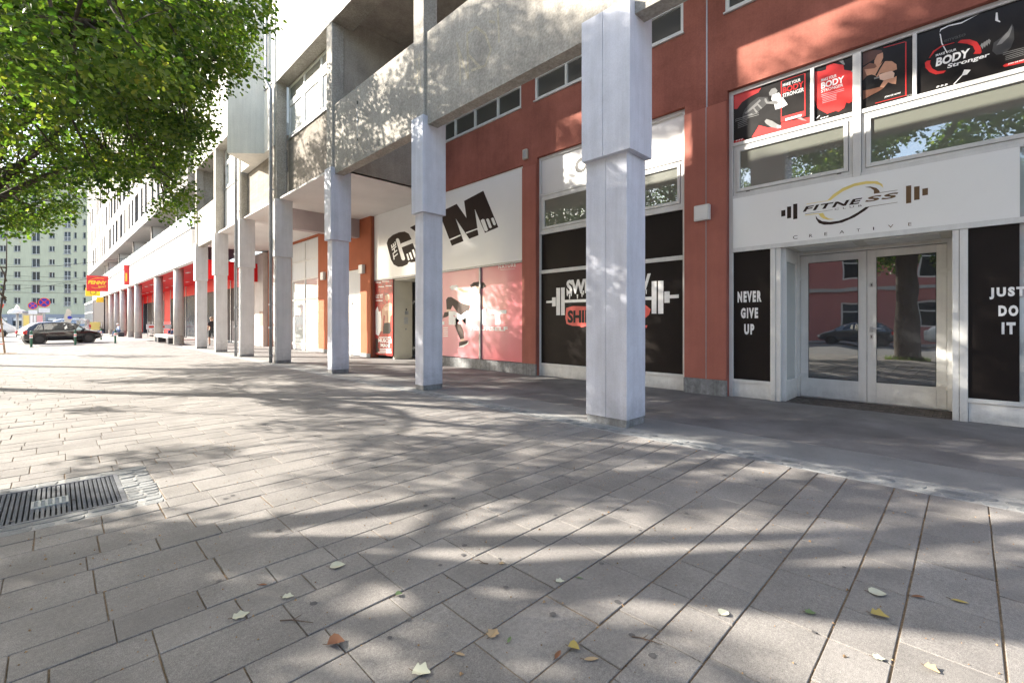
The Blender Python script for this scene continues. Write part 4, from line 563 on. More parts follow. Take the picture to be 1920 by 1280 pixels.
 't1': [(-0.18,1.01,8.78,0.7),(-2.65,5.46,6.19,0.76),(-3.04,-0.75,5.17,0.77),(-2.53,2.85,4.86,1.0),(-6.18,0.13,8.51,0.91),(-3.65,4.5,8.16,0.79),(-0.5,0.85,4.78,0.86),(-1.53,0.5,6.58,0.85),(0.8,2.28,6.72,0.78),(-4.2,0.25,7.26,0.89),(-5.71,2.34,9.45,0.94),(-6.28,2.7,5.94,0.72),(-3.95,0.9,4.88,0.73),(-2.41,-1.29,9.5,0.99),(-0.58,4.49,5.92,0.88),(-0.14,3.77,8.29,0.75),(-1.93,2.53,9.28,0.76),(-4.11,1.7,8.61,0.75),(-4.17,3.81,5.24,0.92),(-4.63,-1.86,6.3,0.85),(-5.25,4.42,6.75,0.87),(-1.62,-2.3,6.18,0.74),(-4.04,-0.21,9.15,0.83),(-5.79,0.68,6.25,0.76),(-1.77,0.67,9.76,0.84),(0.25,-0.7,7.38,0.84),(-2.07,0.26,3.89,0.72),(-1.48,2.84,7.21,0.92),(-2.76,-1.23,7.28,0.82),(-4.52,2.6,6.66,0.82),(-1.8,4.45,8.95,0.85),(-6.96,1.57,7.54,0.88),(-5.25,-0.45,4.83,0.78),(-4.76,-1.87,8.22,0.86),(-4.16,3.67,9.8,0.97),(-5.22,2.45,4.3,0.94),(-0.39,2.77,5.03,0.7),(-5.84,4.11,8.5,0.8),(-3.39,1.57,10.38,0.98),(-1.16,-1.79,8.15,0.85),(-0.47,-1.02,5.26,0.79),(-6.37,-0.99,6.96,0.71)],
}

# ------------------------------------------------------------------ setting: ground, paving, arcade floor
rnd = random.Random(7)
TREES = {'t1': (-2.6, 1.6), 't2': (-3.4, 8.6), 't3': (-1.6, 15.4), 't4': (-2.2, 23.6)}
YOUNG = (-1.93, 31.0)
g_ = MB(); g_.poly([(-600, -300, -0.06), (600, -300, -0.06), (600, 900, -0.06), (-600, 900, -0.06)])
build('ground', g_, 'asphalt', kind='structure')
XK = -4.6            # kerb line of the street
XS = 5.05            # paving meets the cobble strip
YEND = 46.2
pv = MB(); 
for (a_, b_, c_, d_) in ((XK, XS + .0035, -6.0, 4.47), (XK, XS + .0035, 5.74, YEND), (XK, -1.30, 4.47, 5.74), (.615, XS + .0035, 4.47, 5.74)): pv.box(a_, b_, c_, d_, -0.055, -0.0075)
pavement = build('pavement', pv, 'joint_soil', kind='structure')
fp = MB(); fp.box(XK, 12.0, YEND, 150.0, -0.055, 0.0)
build('far_pavement', fp, 'far_paving', kind='structure')
kb = MB()
kb.cbox(XK - 0.16, XK - 0.004, -6.0, 120.0, -0.2, 0.0, 0.012)
build('kerb', kb, 'screed_edge', kind='structure')

GR = (-1.06, 0.37, 4.71, 5.57)             # drain grate opening
GS = (-1.30, 0.615, 4.47, 5.74)            # grate with its stone surround
pits = [(x - 0.65, x + 0.65, y - 0.65, y + 0.65) for (x, y) in list(TREES.values()) + [YOUNG]]
skip = pits + [GS]
W, Nn = 0.33, 0.22
pat = [W, Nn, W, Nn, Nn, W]
courses = []
y = -0.11 - 3 * 1.65
k = 0
while y < YEND - 0.3:
    courses.append((y, pat[k % 6])); y += pat[k % 6]; k += 1
slabs = []
for (y0, w) in courses:
    ln = 0.49 if w > 0.3 else 0.33
    x = XS
    first = True
    off = rnd.random() * ln
    segs = []
    x1 = XS
    x0 = XS - (0.18 + off)
    while x1 > XK + 0.02:
        segs.append((max(x0, XK), x1)); x1 = x0; x0 = x1 - ln
    for (a, b) in segs:
        for s_ in skip:
            if b > s_[0] and a < s_[1] and y0 + w > s_[2] and y0 < s_[3]:
                # cut the slab at the obstacle along its course, drop what lies inside
                if a < s_[0] - 0.05: slabs.append((a, s_[0], y0, y0 + w))
                if b > s_[1] + 0.05: slabs.append((s_[1], b, y0, y0 + w))
                # leftover narrow strips before / behind the obstacle
                if y0 < s_[2] - 0.03: slabs.append((max(a, s_[0]), min(b, s_[1]), y0, s_[2]))
                if y0 + w > s_[3] + 0.03: slabs.append((max(a, s_[0]), min(b, s_[1]), s_[3], y0 + w))
                break
        else:
            slabs.append((a, b, y0, y0 + w))
def slab_mesh(lx, ly, gap_x, gap_y, c=0.0025, h=0.05):
    mb = MB(); x0, x1, y0, y1 = -lx/2 + gap_x/2, lx/2 - gap_x/2, -ly/2 + gap_y/2, ly/2 - gap_y/2
    v = [(x0, y0, -h), (x1, y0, -h), (x1, y1, -h), (x0, y1, -h), (x0, y0, -c), (x1, y0, -c), (x1, y1, -c), (x0, y1, -c),
         (x0+c, y0+c, 0), (x1-c, y0+c, 0), (x1-c, y1-c, 0), (x0+c, y1-c, 0)]
    mb.v = v
    mb.f = [(0, 1, 5, 4), (1, 2, 6, 5), (2, 3, 7, 6), (3, 0, 4, 7), (4, 5, 9, 8), (5, 6, 10, 9), (6, 7, 11, 10), (7, 4, 8, 11), (8, 9, 10, 11)]
    mb.m = [0] * 9
    return mb
def in_front(s):
    x, y = (s[0] + s[1]) / 2, (s[2] + s[3]) / 2
    return x + y > 1.9 and abs(x - y) < 1.2 * (x + y)
order = sorted([s for s in slabs if in_front(s)], key=lambda s: s[0] + s[1] + s[2] + s[3])
near = set(order[:300])
cache = {}
rest = MB()
for s in slabs:
    lx, ly = s[1] - s[0], s[3] - s[2]
    if lx < 0.02 or ly < 0.02: continue
    dz = rnd.gauss(0, 0.0012) - 0.0005
    gx, gy = rnd.choice((0.004, 0.006, 0.009)), rnd.choice((0.007, 0.009, 0.011))
    if s in near:
        key = (round(lx, 2), round(ly, 2), gx, gy)
        if key not in cache: cache[key] = mesh_of('paving_slab', slab_mesh(key[0], key[1], gx, gy), 'slab')
        o = bpy.data.objects.new('paving_slab', cache[key])
        link(o, pavement, ((s[0] + s[1]) / 2, (s[2] + s[3]) / 2, dz))
        o.rotation_euler = (rnd.gauss(0, 0.0022), rnd.gauss(0, 0.0018), rnd.gauss(0, 0.0012))
    else:
        m_ = slab_mesh(lx, ly, gx, gy); b = len(rest.v); cx, cy = (s[0] + s[1]) / 2, (s[2] + s[3]) / 2
        tx, ty = rnd.gauss(0, 0.002), rnd.gauss(0, 0.002)
        rest.v += [(p[0] + cx, p[1] + cy, p[2] + dz + p[0] * tx + p[1] * ty) for p in m_.v]
        rest.f += [tuple(b + i for i in f) for f in m_.f]; rest.m += m_.m
build('paving_slab_field', rest, 'slab', pavement, kind='stuff')

# cobble strip set in mortar along the arcade
cs = MB(); cs.box(XS + 0.004, 5.41, -6.0, 33.0, -0.055, -0.004)
strip = build('cobble_strip', cs, 'mortar', kind='structure')
stone_cache = []
for i in range(10):
    L_, w_ = 0.13 + 0.012 * i, 0.105 + 0.006 * (i % 4)
    mb = MB(); n = 10; pr = random.Random(50 + i)
    ringb = []
    for k in range(n):
        t = 2 * math.pi * k / n
        e = 0.62
        cx, cy = math.copysign(abs(math.cos(t)) ** e, math.cos(t)), math.copysign(abs(math.sin(t)) ** e, math.sin(t))
        q = 1 + pr.uniform(-0.07, 0.07)
        ringb.append((cx * w_ / 2 * q, cy * L_ / 2 * q))
    for (sc_, z) in ((1.0, -0.03), (1.0, -0.003), (0.86, 0.004)):
        mb.v += [(p[0] * sc_, p[1] * sc_, z + (pr.uniform(-0.001, 0.0015) if z > 0 else 0)) for p in ringb]
    for k in range(2):
        for a in range(n):
            b = (a + 1) % n; mb.f.append((k*n+a, k*n+b, (k+1)*n+b, (k+1)*n+a)); mb.m.append(0)
    mb.f.append(tuple(2*n + a for a in range(n))); mb.m.append(0)
    stone_cache.append(mesh_of('cobblestone', mb, 'cobble'))
for row, xc in enumerate((5.125, 5.245)):
    y = -1.6 + 0.09 * row
    while y < 10.5:
        L_ = rnd.uniform(0.16, 0.23)
        if rnd.random() < 0.9:
            o = bpy.data.objects.new('cobblestone', rnd.choice(stone_cache))
            link(o, strip, (xc + rnd.uniform(-0.012, 0.012), y + L_ / 2, -0.004 + rnd.uniform(-0.003, 0.002)))
            o.rotation_euler = (0, 0, rnd.uniform(-0.08, 0.08)); o.scale = (1, rnd.uniform(0.85, 1.1), 1)
        y += L_

# arcade floor of screed panels
af = MB(); af.box(5.41, 10.6, -6.0, 34.0, -0.058, -0.012)
floor = build('arcade_floor', af, 'pit_dark', kind='structure')
ys = [-6.0, -0.95, 3.72, 8.22, 12.62, 17.1, 21.4, 25.6, 29.9, 34.0]
for a, b in zip(ys[:-1], ys[1:]):
    m_ = MB(); m_.cbox(5.413, 6.152, a + 0.004, b - 0.004, -0.05, 0.0, 0.004)
    build('edge_panel', m_, 'screed_edge', floor)
    m_ = MB(); m_.cbox(6.160, 10.6 if not (a < 2 < b) else 9.14, a + 0.004, b - 0.004, -0.05, 0.0, 0.004)
    build('floor_panel', m_, 'screed', floor)
# brick threshold in the door recess
for i in range(8):
    for j in range(24):
        m_ = None
        if i == 0 and j == 0:
            mm = MB(); mm.cbox(-0.05, 0.05, -0.0445, 0.0445, -0.04, 0.0, 0.006)
            brick_me = mesh_of('brick', mm, 'brick_dark'); 
        o = bpy.data.objects.new('brick', brick_me)
        link(o, floor, (9.205 + i * 0.106, 0.19 + j * 0.0945 + (0.045 if i % 2 else 0), -0.002 + rnd.uniform(-0.002, 0.001)))

# drain grate and its stone surround
gb = MB(); gb.box(GS[0], GS[1], GS[2], GR[2] - 0.03, -0.055, -0.006); gb.box(GS[0], GS[1], GR[3] + 0.03, GS[3], -0.055, -0.006)
gb.box(GR[1] + 0.03, GS[1], GR[2] - 0.03, GR[3] + 0.03, -0.055, -0.006); gb.box(GS[0], GR[0] - 0.03, GR[2] - 0.03, GR[3] + 0.03, -0.055, -0.006)
surround = build('grate_surround', gb, 'mortar', kind='structure')
def setts(x0, x1, y0, y1, pitch_x, pitch_y):
    nx, ny = max(1, round((x1 - x0) / pitch_x)), max(1, round((y1 - y0) / pitch_y))
    for i in range(nx):
        for j in range(ny):
            o = bpy.data.objects.new('cobblestone', rnd.choice(stone_cache))
            px, py = (x1 - x0) / nx, (y1 - y0) / ny
            link(o, surround, (x0 + (i + .5) * px + rnd.uniform(-.008, .008), y0 + (j + .5) * py + rnd.uniform(-.008, .008), -0.006 + rnd.uniform(-.003, .004)))
            o.rotation_euler = (0, 0, R(90) + rnd.uniform(-.1, .1)); o.scale = (py / 0.12, px / 0.17, 1)
setts(GS[0], GS[1], GS[2], GR[2] - 0.03, 0.15, 0.10)
setts(GS[0], GS[1], GR[3] + 0.03, GS[3], 0.15, 0.10)
setts(GR[1] + 0.03, GS[1], GR[2] - 0.03, GR[3] + 0.03, 0.11, 0.075)
grate = empty('drain_grate', (GR[0], GR[2], 0), 'dark cast iron drain grate with a small bright vent, set in cobblestones', 'grate')
fr = MB()
fr.box(GR[0] - .03, GR[1] + .03, GR[2] - .03, GR[2], -.05, 0.0); fr.box(GR[0] - .03, GR[1] + .03, GR[3], GR[3] + .03, -.05, 0.0)
fr.box(GR[0] - .03, GR[0], GR[2], GR[3], -.05, 0.0); fr.box(GR[1], GR[1] + .03, GR[2], GR[3], -.05, 0.0)
fr.box(GR[0], GR[1], GR[2], GR[3], -.16, -.15)
build('frame', fr, 'cast_iron', grate)
pit = MB()
pit.box(GR[0], GR[1], GR[2], GR[3], -0.0545, -0.0525); build('pit', pit, 'pit_dark', grate)
bm_ = MB()
bm_.box(-0.0095, 0.0095, GR[2] + .012 - 5, GR[3] - .012 - 5, -.045, -0.0045)
nk = 26
for k in range(nk):                       # raised studs along the bar
    yk = GR[2] - 5 + .03 + (GR[3] - GR[2] - .06) * k / (nk - 1)
    bm_.box(-0.0085, 0.0085, yk - .009, yk + .004, -0.005, -0.0012)
bar_me = mesh_of('bar', bm_, 'cast_iron')
x = GR[0] + 0.02
while x < GR[1] - 0.012:
    if not (-0.125 < x < 0.06):
        o = bpy.data.objects.new('bar', bar_me); link(o, grate, (x, 5, 0))
    else:
        for (ya, yb) in ((GR[2] + .012, 4.985), (5.165, GR[3] - .012)):
            q = MB(); q.box(x - .0095, x + .0095, ya, yb, -.045, -.0035); build('bar', q, 'cast_iron', grate)
    x += 0.0285
vt = MB()
vt.box(-.135, .07, 4.985, 5.0, -.03, .004); vt.box(-.135, .07, 5.15, 5.165, -.03, .004)
for k in range(6):
    xx = -.135 + (.205 - .014) * k / 5; vt.box(xx, xx + .014, 5.0, 5.15, -.03, .004)
for k in range(1, 6): vt.box(-.135, .07, 5.0 + .15 * k / 6 - .004, 5.0 + .15 * k / 6 + .004, -.03, .001)
build('vent', vt, 'galvanised', grate)

# tree pits
for (x0, x1, y0, y1) in pits:
    m_ = MB(); n = 8
    for i in range(n):
        for j in range(n):
            def P(i_, j_):
                return (x0 + (x1 - x0) * i_ / n, y0 + (y1 - y0) * j_ / n, -0.012 + 0.03 * math.sin(math.pi * i_ / n) * math.sin(math.pi * j_ / n) + 0.012 * math.sin(i_ * 3.1 + j_ * 5.3))
            m_.poly([P(i, j), P(i+1, j), P(i+1, j+1), P(i, j+1)])
    build('tree_pit_soil', m_, 'joint_soil', kind='structure')

# ------------------------------------------------------------------ the arcade building
XF = 9.15
bld = empty('arcade_building', (7.0, 12.0, 0), 'red and grey concrete arcade building with painted square columns and a gym', 'building')
colY = [(3.21, 0.66), (7.96, 0.31), (12.37, 0.30), (16.85, 0.31), (21.1, 0.31), (25.3, 0.31), (29.45, 0.31)]
colY_all = [(-1.85, 0.31)] + colY
CX0, CX1 = 5.37, 5.86
for n, (y0, w) in enumerate(colY_all):
    mat = 'column_paint' if y0 < 16.5 else 'column_paint_far'
    halves = [(y0, y0 + w / 2 - .002), (y0 + w / 2 + .002, y0 + w)] if w > .5 else [(y0, y0 + w)]
    sh = MB()
    for (a, b) in halves: sh.cbox(CX0, CX1, a, b, 0.10, 3.69, 0.010 if w < .5 else 0.003)
    col = build('column', sh, mat, bld)
    cl = MB()
    for i, (a, b) in enumerate(halves):
        aa = a - .095 if i == 0 else a; bb = b + .02 if i == len(halves) - 1 else b
        cl.cbox(CX0 - .08, CX1 + .015, aa, bb, 3.68, 5.66, 0.008 if w < .5 else 0.003)
    build('cladding', cl, mat, col)
    pl = MB(); pl.cbox(CX0 + .006, CX1 - .006, y0 + .006, y0 + w - .006, 0.0, 0.101, 0.006); build('plinth', pl, 'stone_plinth', col)
    if w > .5:
        jt = MB(); jt.box(CX0 + .006, CX1 - .006, y0 + w/2 - .0019, y0 + w/2 + .0019, 0.102, 5.655); build('joint', jt, 'metal_grey', col)
    us = MB(); us.cbox(5.36, 5.70, y0 - .03, y0 + w + .05, 5.655, 9.70, 0.012); build('upper_shaft', us, 'concrete', col)

def parapet(a, b, mat='concrete'):
    m_ = MB(); m_.cbox(5.41, 5.66, a, b, 5.48, 7.40, 0.012)
    return build('parapet', m_, mat, bld)
parapet(-6.0, -1.9); parapet(-1.47, 3.17); pp = parapet(3.93, 7.92); p2 = parapet(8.33, 12.33); parapet(25.67, 29.4)
# formwork anchor marks with a hanging cord on the second parapet
mk = MB(); mk.box(5.398, 5.409, 10.93, 10.98, 6.50, 6.56); build('anchor_box', mk, 'white_metal', p2)
mk = MB(); mk.cyl((5.404, 10.955, 5.95), (5.404, 10.955, 7.0), .005, n=6); build('cord', mk, 'white_metal', p2)
for zz in (6.98, 6.05):
    mk = MB(); mk.cbox(5.395, 5.409, 10.935, 10.975, zz - .04, zz + .04, .004); build('anchor_hole', mk, 'seal', p2)
# worn graffiti strokes
def stroke(mb, pts, w, X):
    for (a, b) in zip(pts[:-1], pts[1:]):
        d = Vector((b[0] - a[0], b[1] - a[1])); 
        if d.length < 1e-6: continue
        n_ = Vector((-d.y, d.x)).normalized() * w / 2; e = d.normalized() * w * .3
        X -= .00025
        mb.poly([(X, a[0] - e.x + n_.x, a[1] - e.y + n_.y), (X, b[0] + e.x + n_.x, b[1] + e.y + n_.y), (X, b[0] + e.x - n_.x, b[1] + e.y - n_.y), (X, a[0] - e.x - n_.x, a[1] - e.y - n_.y)])
gm = MB()
for i_, st in enumerate(GRAFFITI): stroke(gm, st, .045, 5.4093 - .0002 * i_ / len(GRAFFITI))
build('graffiti', gm, 'graffiti', pp)
gm = MB()
for i_, st in enumerate(GRAFFITI2): stroke(gm, st, .03, 5.3593 - .0001 * i_)
build('graffiti', gm, 'graffiti', bld)

# red street wall behind the columns with its openings
rw = MB()
ribs = [(-5.0, 3.28), (4.10, 8.17), (8.68, 12.28)]
holes = [(-2.6, 3.24, -0.02, 5.81), (4.07, 8.10, -0.02, 5.79), (8.62, 16.99, -0.02, 5.72)] + [(a, b, 7.30, 7.98) for a, b in ribs]
fnF = lambda u, v, d: (9.035 + d, u, v)
wall_grid(rw, fnF, -6.0, 17.0, -0.02, 8.0, holes, 0.16)
red_wall = build('street_wall', rw, 'red_plaster', bld)
cw = MB(); cw.box(9.03, 9.4, -6.0, 12.37, 8.003, 9.95); build('concrete_band', cw, 'concrete_dark', bld)
bk = MB(); bk.box(10.7, 10.8, -6.0, 30.4, 0, 9.95); build('rear_wall', bk, 'concrete_dark', bld)
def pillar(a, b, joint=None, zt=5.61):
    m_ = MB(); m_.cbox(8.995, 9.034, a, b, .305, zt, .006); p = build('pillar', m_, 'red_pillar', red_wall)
    m_ = MB(); m_.cbox(8.98, 9.033, a - .01, b + .01, 0, .30, .006); build('pillar_base', m_, 'stone_plinth', red_wall)
    return p
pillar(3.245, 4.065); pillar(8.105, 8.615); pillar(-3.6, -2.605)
jm = MB(); jm.box(8.990, 9.03, 3.618, 3.632, .31, 5.605); jm.box(9.027, 9.04, 3.612, 3.638, 5.62, 7.99); build('expansion_joint', jm, 'metal_grey', red_wall)

def ribbon(a, b, muls):
    fm = MB(); X0, X1 = 9.045, 9.12
    fm.box(X0, X1, a, b, 7.90, 7.978); fm.box(X0, X1, a, b, 7.302, 7.38)
    for yy in [a + .03, b - .03] + muls: fm.box(X0, X1, yy - .03, yy + .03, 7.38, 7.90)
    fm.box(8.985, 9.06, a - .02, b + .02, 7.275, 7.3)
    w = build('window', fm, 'white_metal', bld)
    ed = sorted([a + .06] + [q for m_ in muls for q in (m_ - .03, m_ + .03)] + [b - .06])
    for i in range(0, len(ed), 2):
        pn = MB(); pn.box(9.10, 9.115, ed[i], ed[i+1], 7.38, 7.90); build('pane', pn, 'glass_dark', w)
ribbon(8.68, 12.28, [9.64, 10.66, 11.63]); ribbon(4.10, 8.17, [5.12, 6.13, 7.14]); ribbon(-5.0, 3.28, [2.26, 1.24, .22, -.8, -2, -3.4])

def pane(parent, a, b, z0, z1, mat, X=9.175, name='pane'):
    m_ = MB(); m_.box(X, X + .012, a, b, z0, z1); return build(name, m_, mat, parent)
def sash(parent, a, b, z0, z1, mat='glass_transom', name='window', fmat='white_metal'):
    """openable window: outer frame, proud sash, pane"""
    fm = MB(); X = 9.135
    for (t0, t1, xx) in ((0.0, .05, X), (.056, .115, X - .018)):
        A, B, C, D = a + t0, b - t0, z0 + t0, z1 - t0; T = t1 - t0
        fm.cbox(xx, 9.19, A, A + T, C, D, .003); fm.cbox(xx, 9.19, B - T, B, C, D, .003)
        fm.cbox(xx, 9.19, A + T, B - T, C, C + T, .003); fm.cbox(xx, 9.19, A + T, B - T, D - T, D, .003)
    w = build(name, fm, fmat, parent)
    pane(w, a + .115, b - .115, z0 + .115, z1 - .115, mat, 9.15)
    return w
# --- fitness bay shopfront
sf = MB(); A0, A1 = 9.115, 9.2
def bar(mb, a, b, z0, z1, x0=A0, x1=A1): mb.cbox(x0, x1, a, b, z0, z1, .004)
bar(sf, 3.165, 3.238, 0, 5.805); bar(sf, 1.21, 1.32, 3.752, 5.73, A0 - .012)
bar(sf, -2.6, 3.165, 5.735, 5.805)
for (z0, z1) in ((4.75, 4.812), (3.752, 3.812)):
    bar(sf, 1.32, 3.165, z0, z1); bar(sf, -2.6, 1.21, z0, z1)
bar(sf, -2.6, 3.165, 2.735, 2.812, A0 - .015)
bar(sf, 1.852, 1.908, 4.812, 5.735); bar(sf, .542, .592, 4.812, 5.735); bar(sf, -.9, -.85, 4.812, 5.735)
bar(sf, 2.44, 2.525, 0, 2.735); bar(sf, 2.36, 2.435, 0, 2.735, A0 + .01); bar(sf, 0.0, .085, 0, 2.735); bar(sf, .09, .16, 0, 2.735, A0 + .01)
bar(sf, 2.525, 3.165, .28, .335); bar(sf, -2.6, 0.0, .28, .335); bar(sf, -1.75, -1.68, .335, 2.735); bar(sf, -2.6, -2.53, .335, 2.735)
shop1 = build('shopfront', sf, 'white_metal', bld)
for (a, b) in ((2.53, 3.16), (-2.59, -.005)):
    q = MB(); q.box(9.14, 9.18, a, b, 0.003, .279); build('base_panel', q, 'white_metal', shop1)
pane(shop1, -1.68, -.49, .335, 2.735, 'glass_pale', 9.17); pane(shop1, -2.53, -1.75, .335, 2.735, 'glass_pale', 9.17)
pane(shop1, -2.6, -.9, 4.812, 5.735, 'white_panel', 9.172, 'panel'); pane(shop1, -2.6, -.49, 2.812, 3.752, 'glass_pale', 9.172)
sash(bld, 1.325, 3.16, 3.815, 4.748); sash(bld, -1.9, 1.205, 3.815, 4.748)
for yy in (2.9, 1.5):
    q = MB(); q.box(9.105, 9.118, yy - .03, yy + .03, 3.845, 3.857); build('drain_slot', q, 'seal', shop1)
# cable dangling behind the transom panes reads as a dark loop
# --- door recess
rc = MB()
rc.box(9.2, 10.25, .10, 2.42, 2.742, 2.80); build('recess_ceiling', rc, 'cream_metal', shop1)
for (a, b) in ((.3, 1.2), (1.35, 2.2)):
    q = MB(); q.cbox(9.3, 9.9, a, b, 2.728, 2.744, .004); build('ceiling_panel', q, 'white_metal', shop1)
# left side light facing the camera (Y = 2.30)
sd = MB()
for (x0, x1, z0, z1) in ((9.2, 9.28, 0, 2.74), (9.92, 10.0, 0, 2.74), (9.28, 9.92, 0, .30), (9.28, 9.92, 2.5, 2.74), (9.28, 9.92, .30, .36)):
    sd.cbox(x0, x1, 2.30, 2.36, z0, z1, .004)
side = build('side_light', sd, 'white_metal', shop1)
q = MB(); q.box(9.28, 9.92, 2.325, 2.337, .36, 2.5); build('pane', q, 'glass_pale', side)
sd = MB(); sd.cbox(9.2, 10.0, .10, .16, 0, 2.74, .004); build('side_light', sd, 'white_metal', shop1)
df = MB()
df.cbox(10.0, 10.12, .10, .235, 0, 2.74, .004); df.cbox(10.0, 10.12, 2.262, 2.42, 0, 2.74, .004); df.cbox(10.0, 10.12, .235, 2.262, 2.672, 2.74, .004)
doorframe = build('door_frame', df, 'white_metal', bld)
q = MB(); q.cbox(9.985, 10.0, .30, 2.2, 2.69, 2.72, .003); build('rail', q, 'cream_metal', doorframe)
q = MB(); q.box(9.99, 10.12, .235, 2.262, .0, .018); build('threshold', q, 'steel', doorframe)
def door(a, b, ga, gb, gz0, gz1, hinge_side, parent=bld, X=10.02, z1=2.662, mat='white_metal', gmat='glass_door', th=.06):
    lf = MB()
    lf.cbox(X, X + th, a, ga, .02, z1, .004); lf.cbox(X, X + th, gb, b, .02, z1, .004)
    lf.cbox(X, X + th, ga, gb, .02, gz0, .004); lf.cbox(X, X + th, ga, gb, gz1, z1, .004)
    d = build('door', lf, mat, parent)
    q = MB(); q.box(X + .022, X + .034, ga, gb, gz0, gz1); build('pane', q, gmat, d)
    q = MB()
    for (u0, u1, v0, v1) in ((ga, ga + .008, gz0, gz1), (gb - .008, gb, gz0, gz1), (ga + .008, gb - .008, gz0, gz0 + .008), (ga + .008, gb - .008, gz1 - .008, gz1)):
        q.box(X + .016, X + .0215, u0, u1, v0, v1)
    build('seal', q, 'seal', d)
    for zz in (.38, 2.2):
        q = MB(); yy = a if hinge_side == 'a' else b; s_ = -1 if hinge_side == 'a' else 1
        q.cbox(X - .03, X - .002, yy - s_ * .085, yy + s_ * .005, zz, zz + .07, .004); q.cbox(X - .032, X - .002, yy + s_ * .008, yy + s_ * .06, zz - .05, zz + .035, .004)
        q.cyl((X - .02, yy + s_*.006, zz - .06), (X - .02, yy + s_*.006, zz + .075), .009, n=8)
        build('hinge', q, 'white_metal', d)
    return d
dl = door(1.252, 2.257, 1.37, 2.13, .365, 2.525, 'b'); dr = door(.238, 1.246, .36, 1.12, .365, 2.535, 'a')
hd = MB()
hd.cbox(10.008, 10.02, 1.165, 1.205, 1.24, 1.335, .004); hd.cyl((10.02, 1.185, 1.30), (9.965, 1.185, 1.30), .010, n=8)
hd.tube([(9.965, 1.185, 1.30), (9.955, 1.172, 1.30), (9.955, 1.06, 1.30), (9.962, 1.045, 1.30)], .010, n=8)
build('handle', hd, 'steel', dr)
for zz in (1.12, 2.02):
    q = MB(); q.cbox(10.01, 10.02, 1.165, 1.205, zz, zz + .075, .004); pl = build('lock_plate', q, 'steel', dr)
    q = MB(); q.cyl((10.009, 1.185, zz + .045), (10.006, 1.185, zz + .045), .010, n=10); q.box(10.006, 10.009, 1.181, 1.189, zz + .018, zz + .045); build('keyhole', q, 'seal', pl)

# --- dark window bay (barbell print)
sf = MB()
bar(sf, 4.075, 4.15, 0, 5.78); bar(sf, 8.045, 8.095, 0, 5.78); bar(sf, 4.15, 8.045, 5.715, 5.78)
for (z0, z1) in ((4.75, 4.812), (3.735, 3.812), (2.70, 2.79), (.28, .335)): bar(sf, 4.15, 8.045, z0, z1)
bar(sf, 6.05, 6.15, 3.812, 4.75)
shop2 = build('shopfront', sf, 'white_metal', bld)
q = MB(); q.box(9.14, 9.18, 4.155, 8.04, .003, .279); build('base_panel', q, 'white_metal', shop2)
pane(shop2, 4.15, 8.045, 4.812, 5.715, 'white_panel', 9.17, 'panel')
pane(shop2, 4.15, 8.045, 2.79, 3.735, 'black_film', 9.17, 'panel')
sash(bld, 4.155, 6.045, 3.815, 4.748); sash(bld, 6.155, 8.04, 3.815, 4.748)

# --- gym bay
sf = MB()
sf.cbox(9.10, 9.2, 8.64, 13.1, 3.075, 3.13, .004); sf.cbox(9.10, 9.2, 10.46, 10.53, .30, 3.075, .004); sf.cbox(9.10, 9.2, 13.03, 13.1, 0, 3.075, .004)
sf.cbox(9.10, 9.2, 13.1, 16.98, 3.075, 3.13, .004)
shop3 = build('shopfront', sf, 'metal_grey', bld)
q = MB(); q.cbox(9.06, 9.2, 8.63, 13.03, 0, .285, .006); build('stone_base', q, 'stone_plinth', shop3)
q = MB(); q.box(9.2, 10.0, 15.6, 15.7, 0.003, 3.074); np_ = build('niche_side', q, 'beige_panel', shop3)
for (z0, z1, x0, x1, mt) in ((1.35, 1.62, 9.62, 9.80, 'galvanised'), (1.72, 1.86, 9.66, 9.82, 'metal_grey'), (1.88, 1.96, 9.70, 9.75, 'dark_metal'), (1.12, 1.18, 9.68, 9.74, 'metal_grey')):
    q = MB(); q.cbox(x0, x1, 15.585, 15.6, z0, z1, .004); build('intercom', q, mt, np_)
q = MB(); q.box(9.2, 10.1, 13.1, 15.6, 3.02, 3.074); build('niche_ceiling', q, 'cream_metal', shop3)
q = MB(); q.box(9.2, 10.1, 13.03, 13.1, 0.003, 3.02); build('niche_side', q, 'beige_panel', shop3)
door(14.36, 15.58, 14.5, 15.46, .3, 2.85, 'b', X=10.06, z1=3.0, mat='dark_metal', gmat='glass_door'); door(13.12, 14.35, 13.24, 14.22, .3, 2.85, 'a', X=10.06, z1=3.0, mat='dark_metal', gmat='glass_door')

# --- orange wall further along
ow = MB()
oh = [(17.88, 19.75, 0.0, 3.66), (22.2, 25.9, 0.0, 5.6), (26.5, 28.9, 0.0, 3.66)]
wall_grid(ow, lambda u, v, d: (8.95 + d, u, v), 17.0, 29.6, 0.0, 5.70, oh, 0.2)
ow.poly([(8.95, 17.0, 0), (9.3, 17.0, 0), (9.3, 17.0, 5.7), (8.95, 17.0, 5.7)])
owall = build('orange_wall', ow, 'orange_plaster', bld)
for (a, b) in ((17.0, 17.88), (19.75, 22.2), (25.9, 26.5)):
    q = MB(); q.cbox(8.93, 8.949, a - .015, b, 0, .16, .004); build('pillar_base', q, 'stone_plinth', owall)
q = MB()
for (a, b, z0, z1) in ((17.89, 17.96, 0, 3.65), (19.67, 19.74, 0, 3.65), (17.96, 19.67, 3.58, 3.65), (17.96, 19.67, 2.5, 2.58), (18.85, 18.93, 0, 2.5), (18.93, 19.67, 0, .12)):
    q.cbox(9.02, 9.1, a, b, z0, z1, .004)
f1 = build('door_frame', q, 'white_metal', bld)
q = MB(); q.box(9.06, 9.07, 17.96, 19.67, 2.58, 3.58); build('pane', q, 'curtain', f1)
q = MB(); q.box(9.06, 9.07, 18.93, 19.67, .12, 2.5); build('pane', q, 'glass_pale', f1)
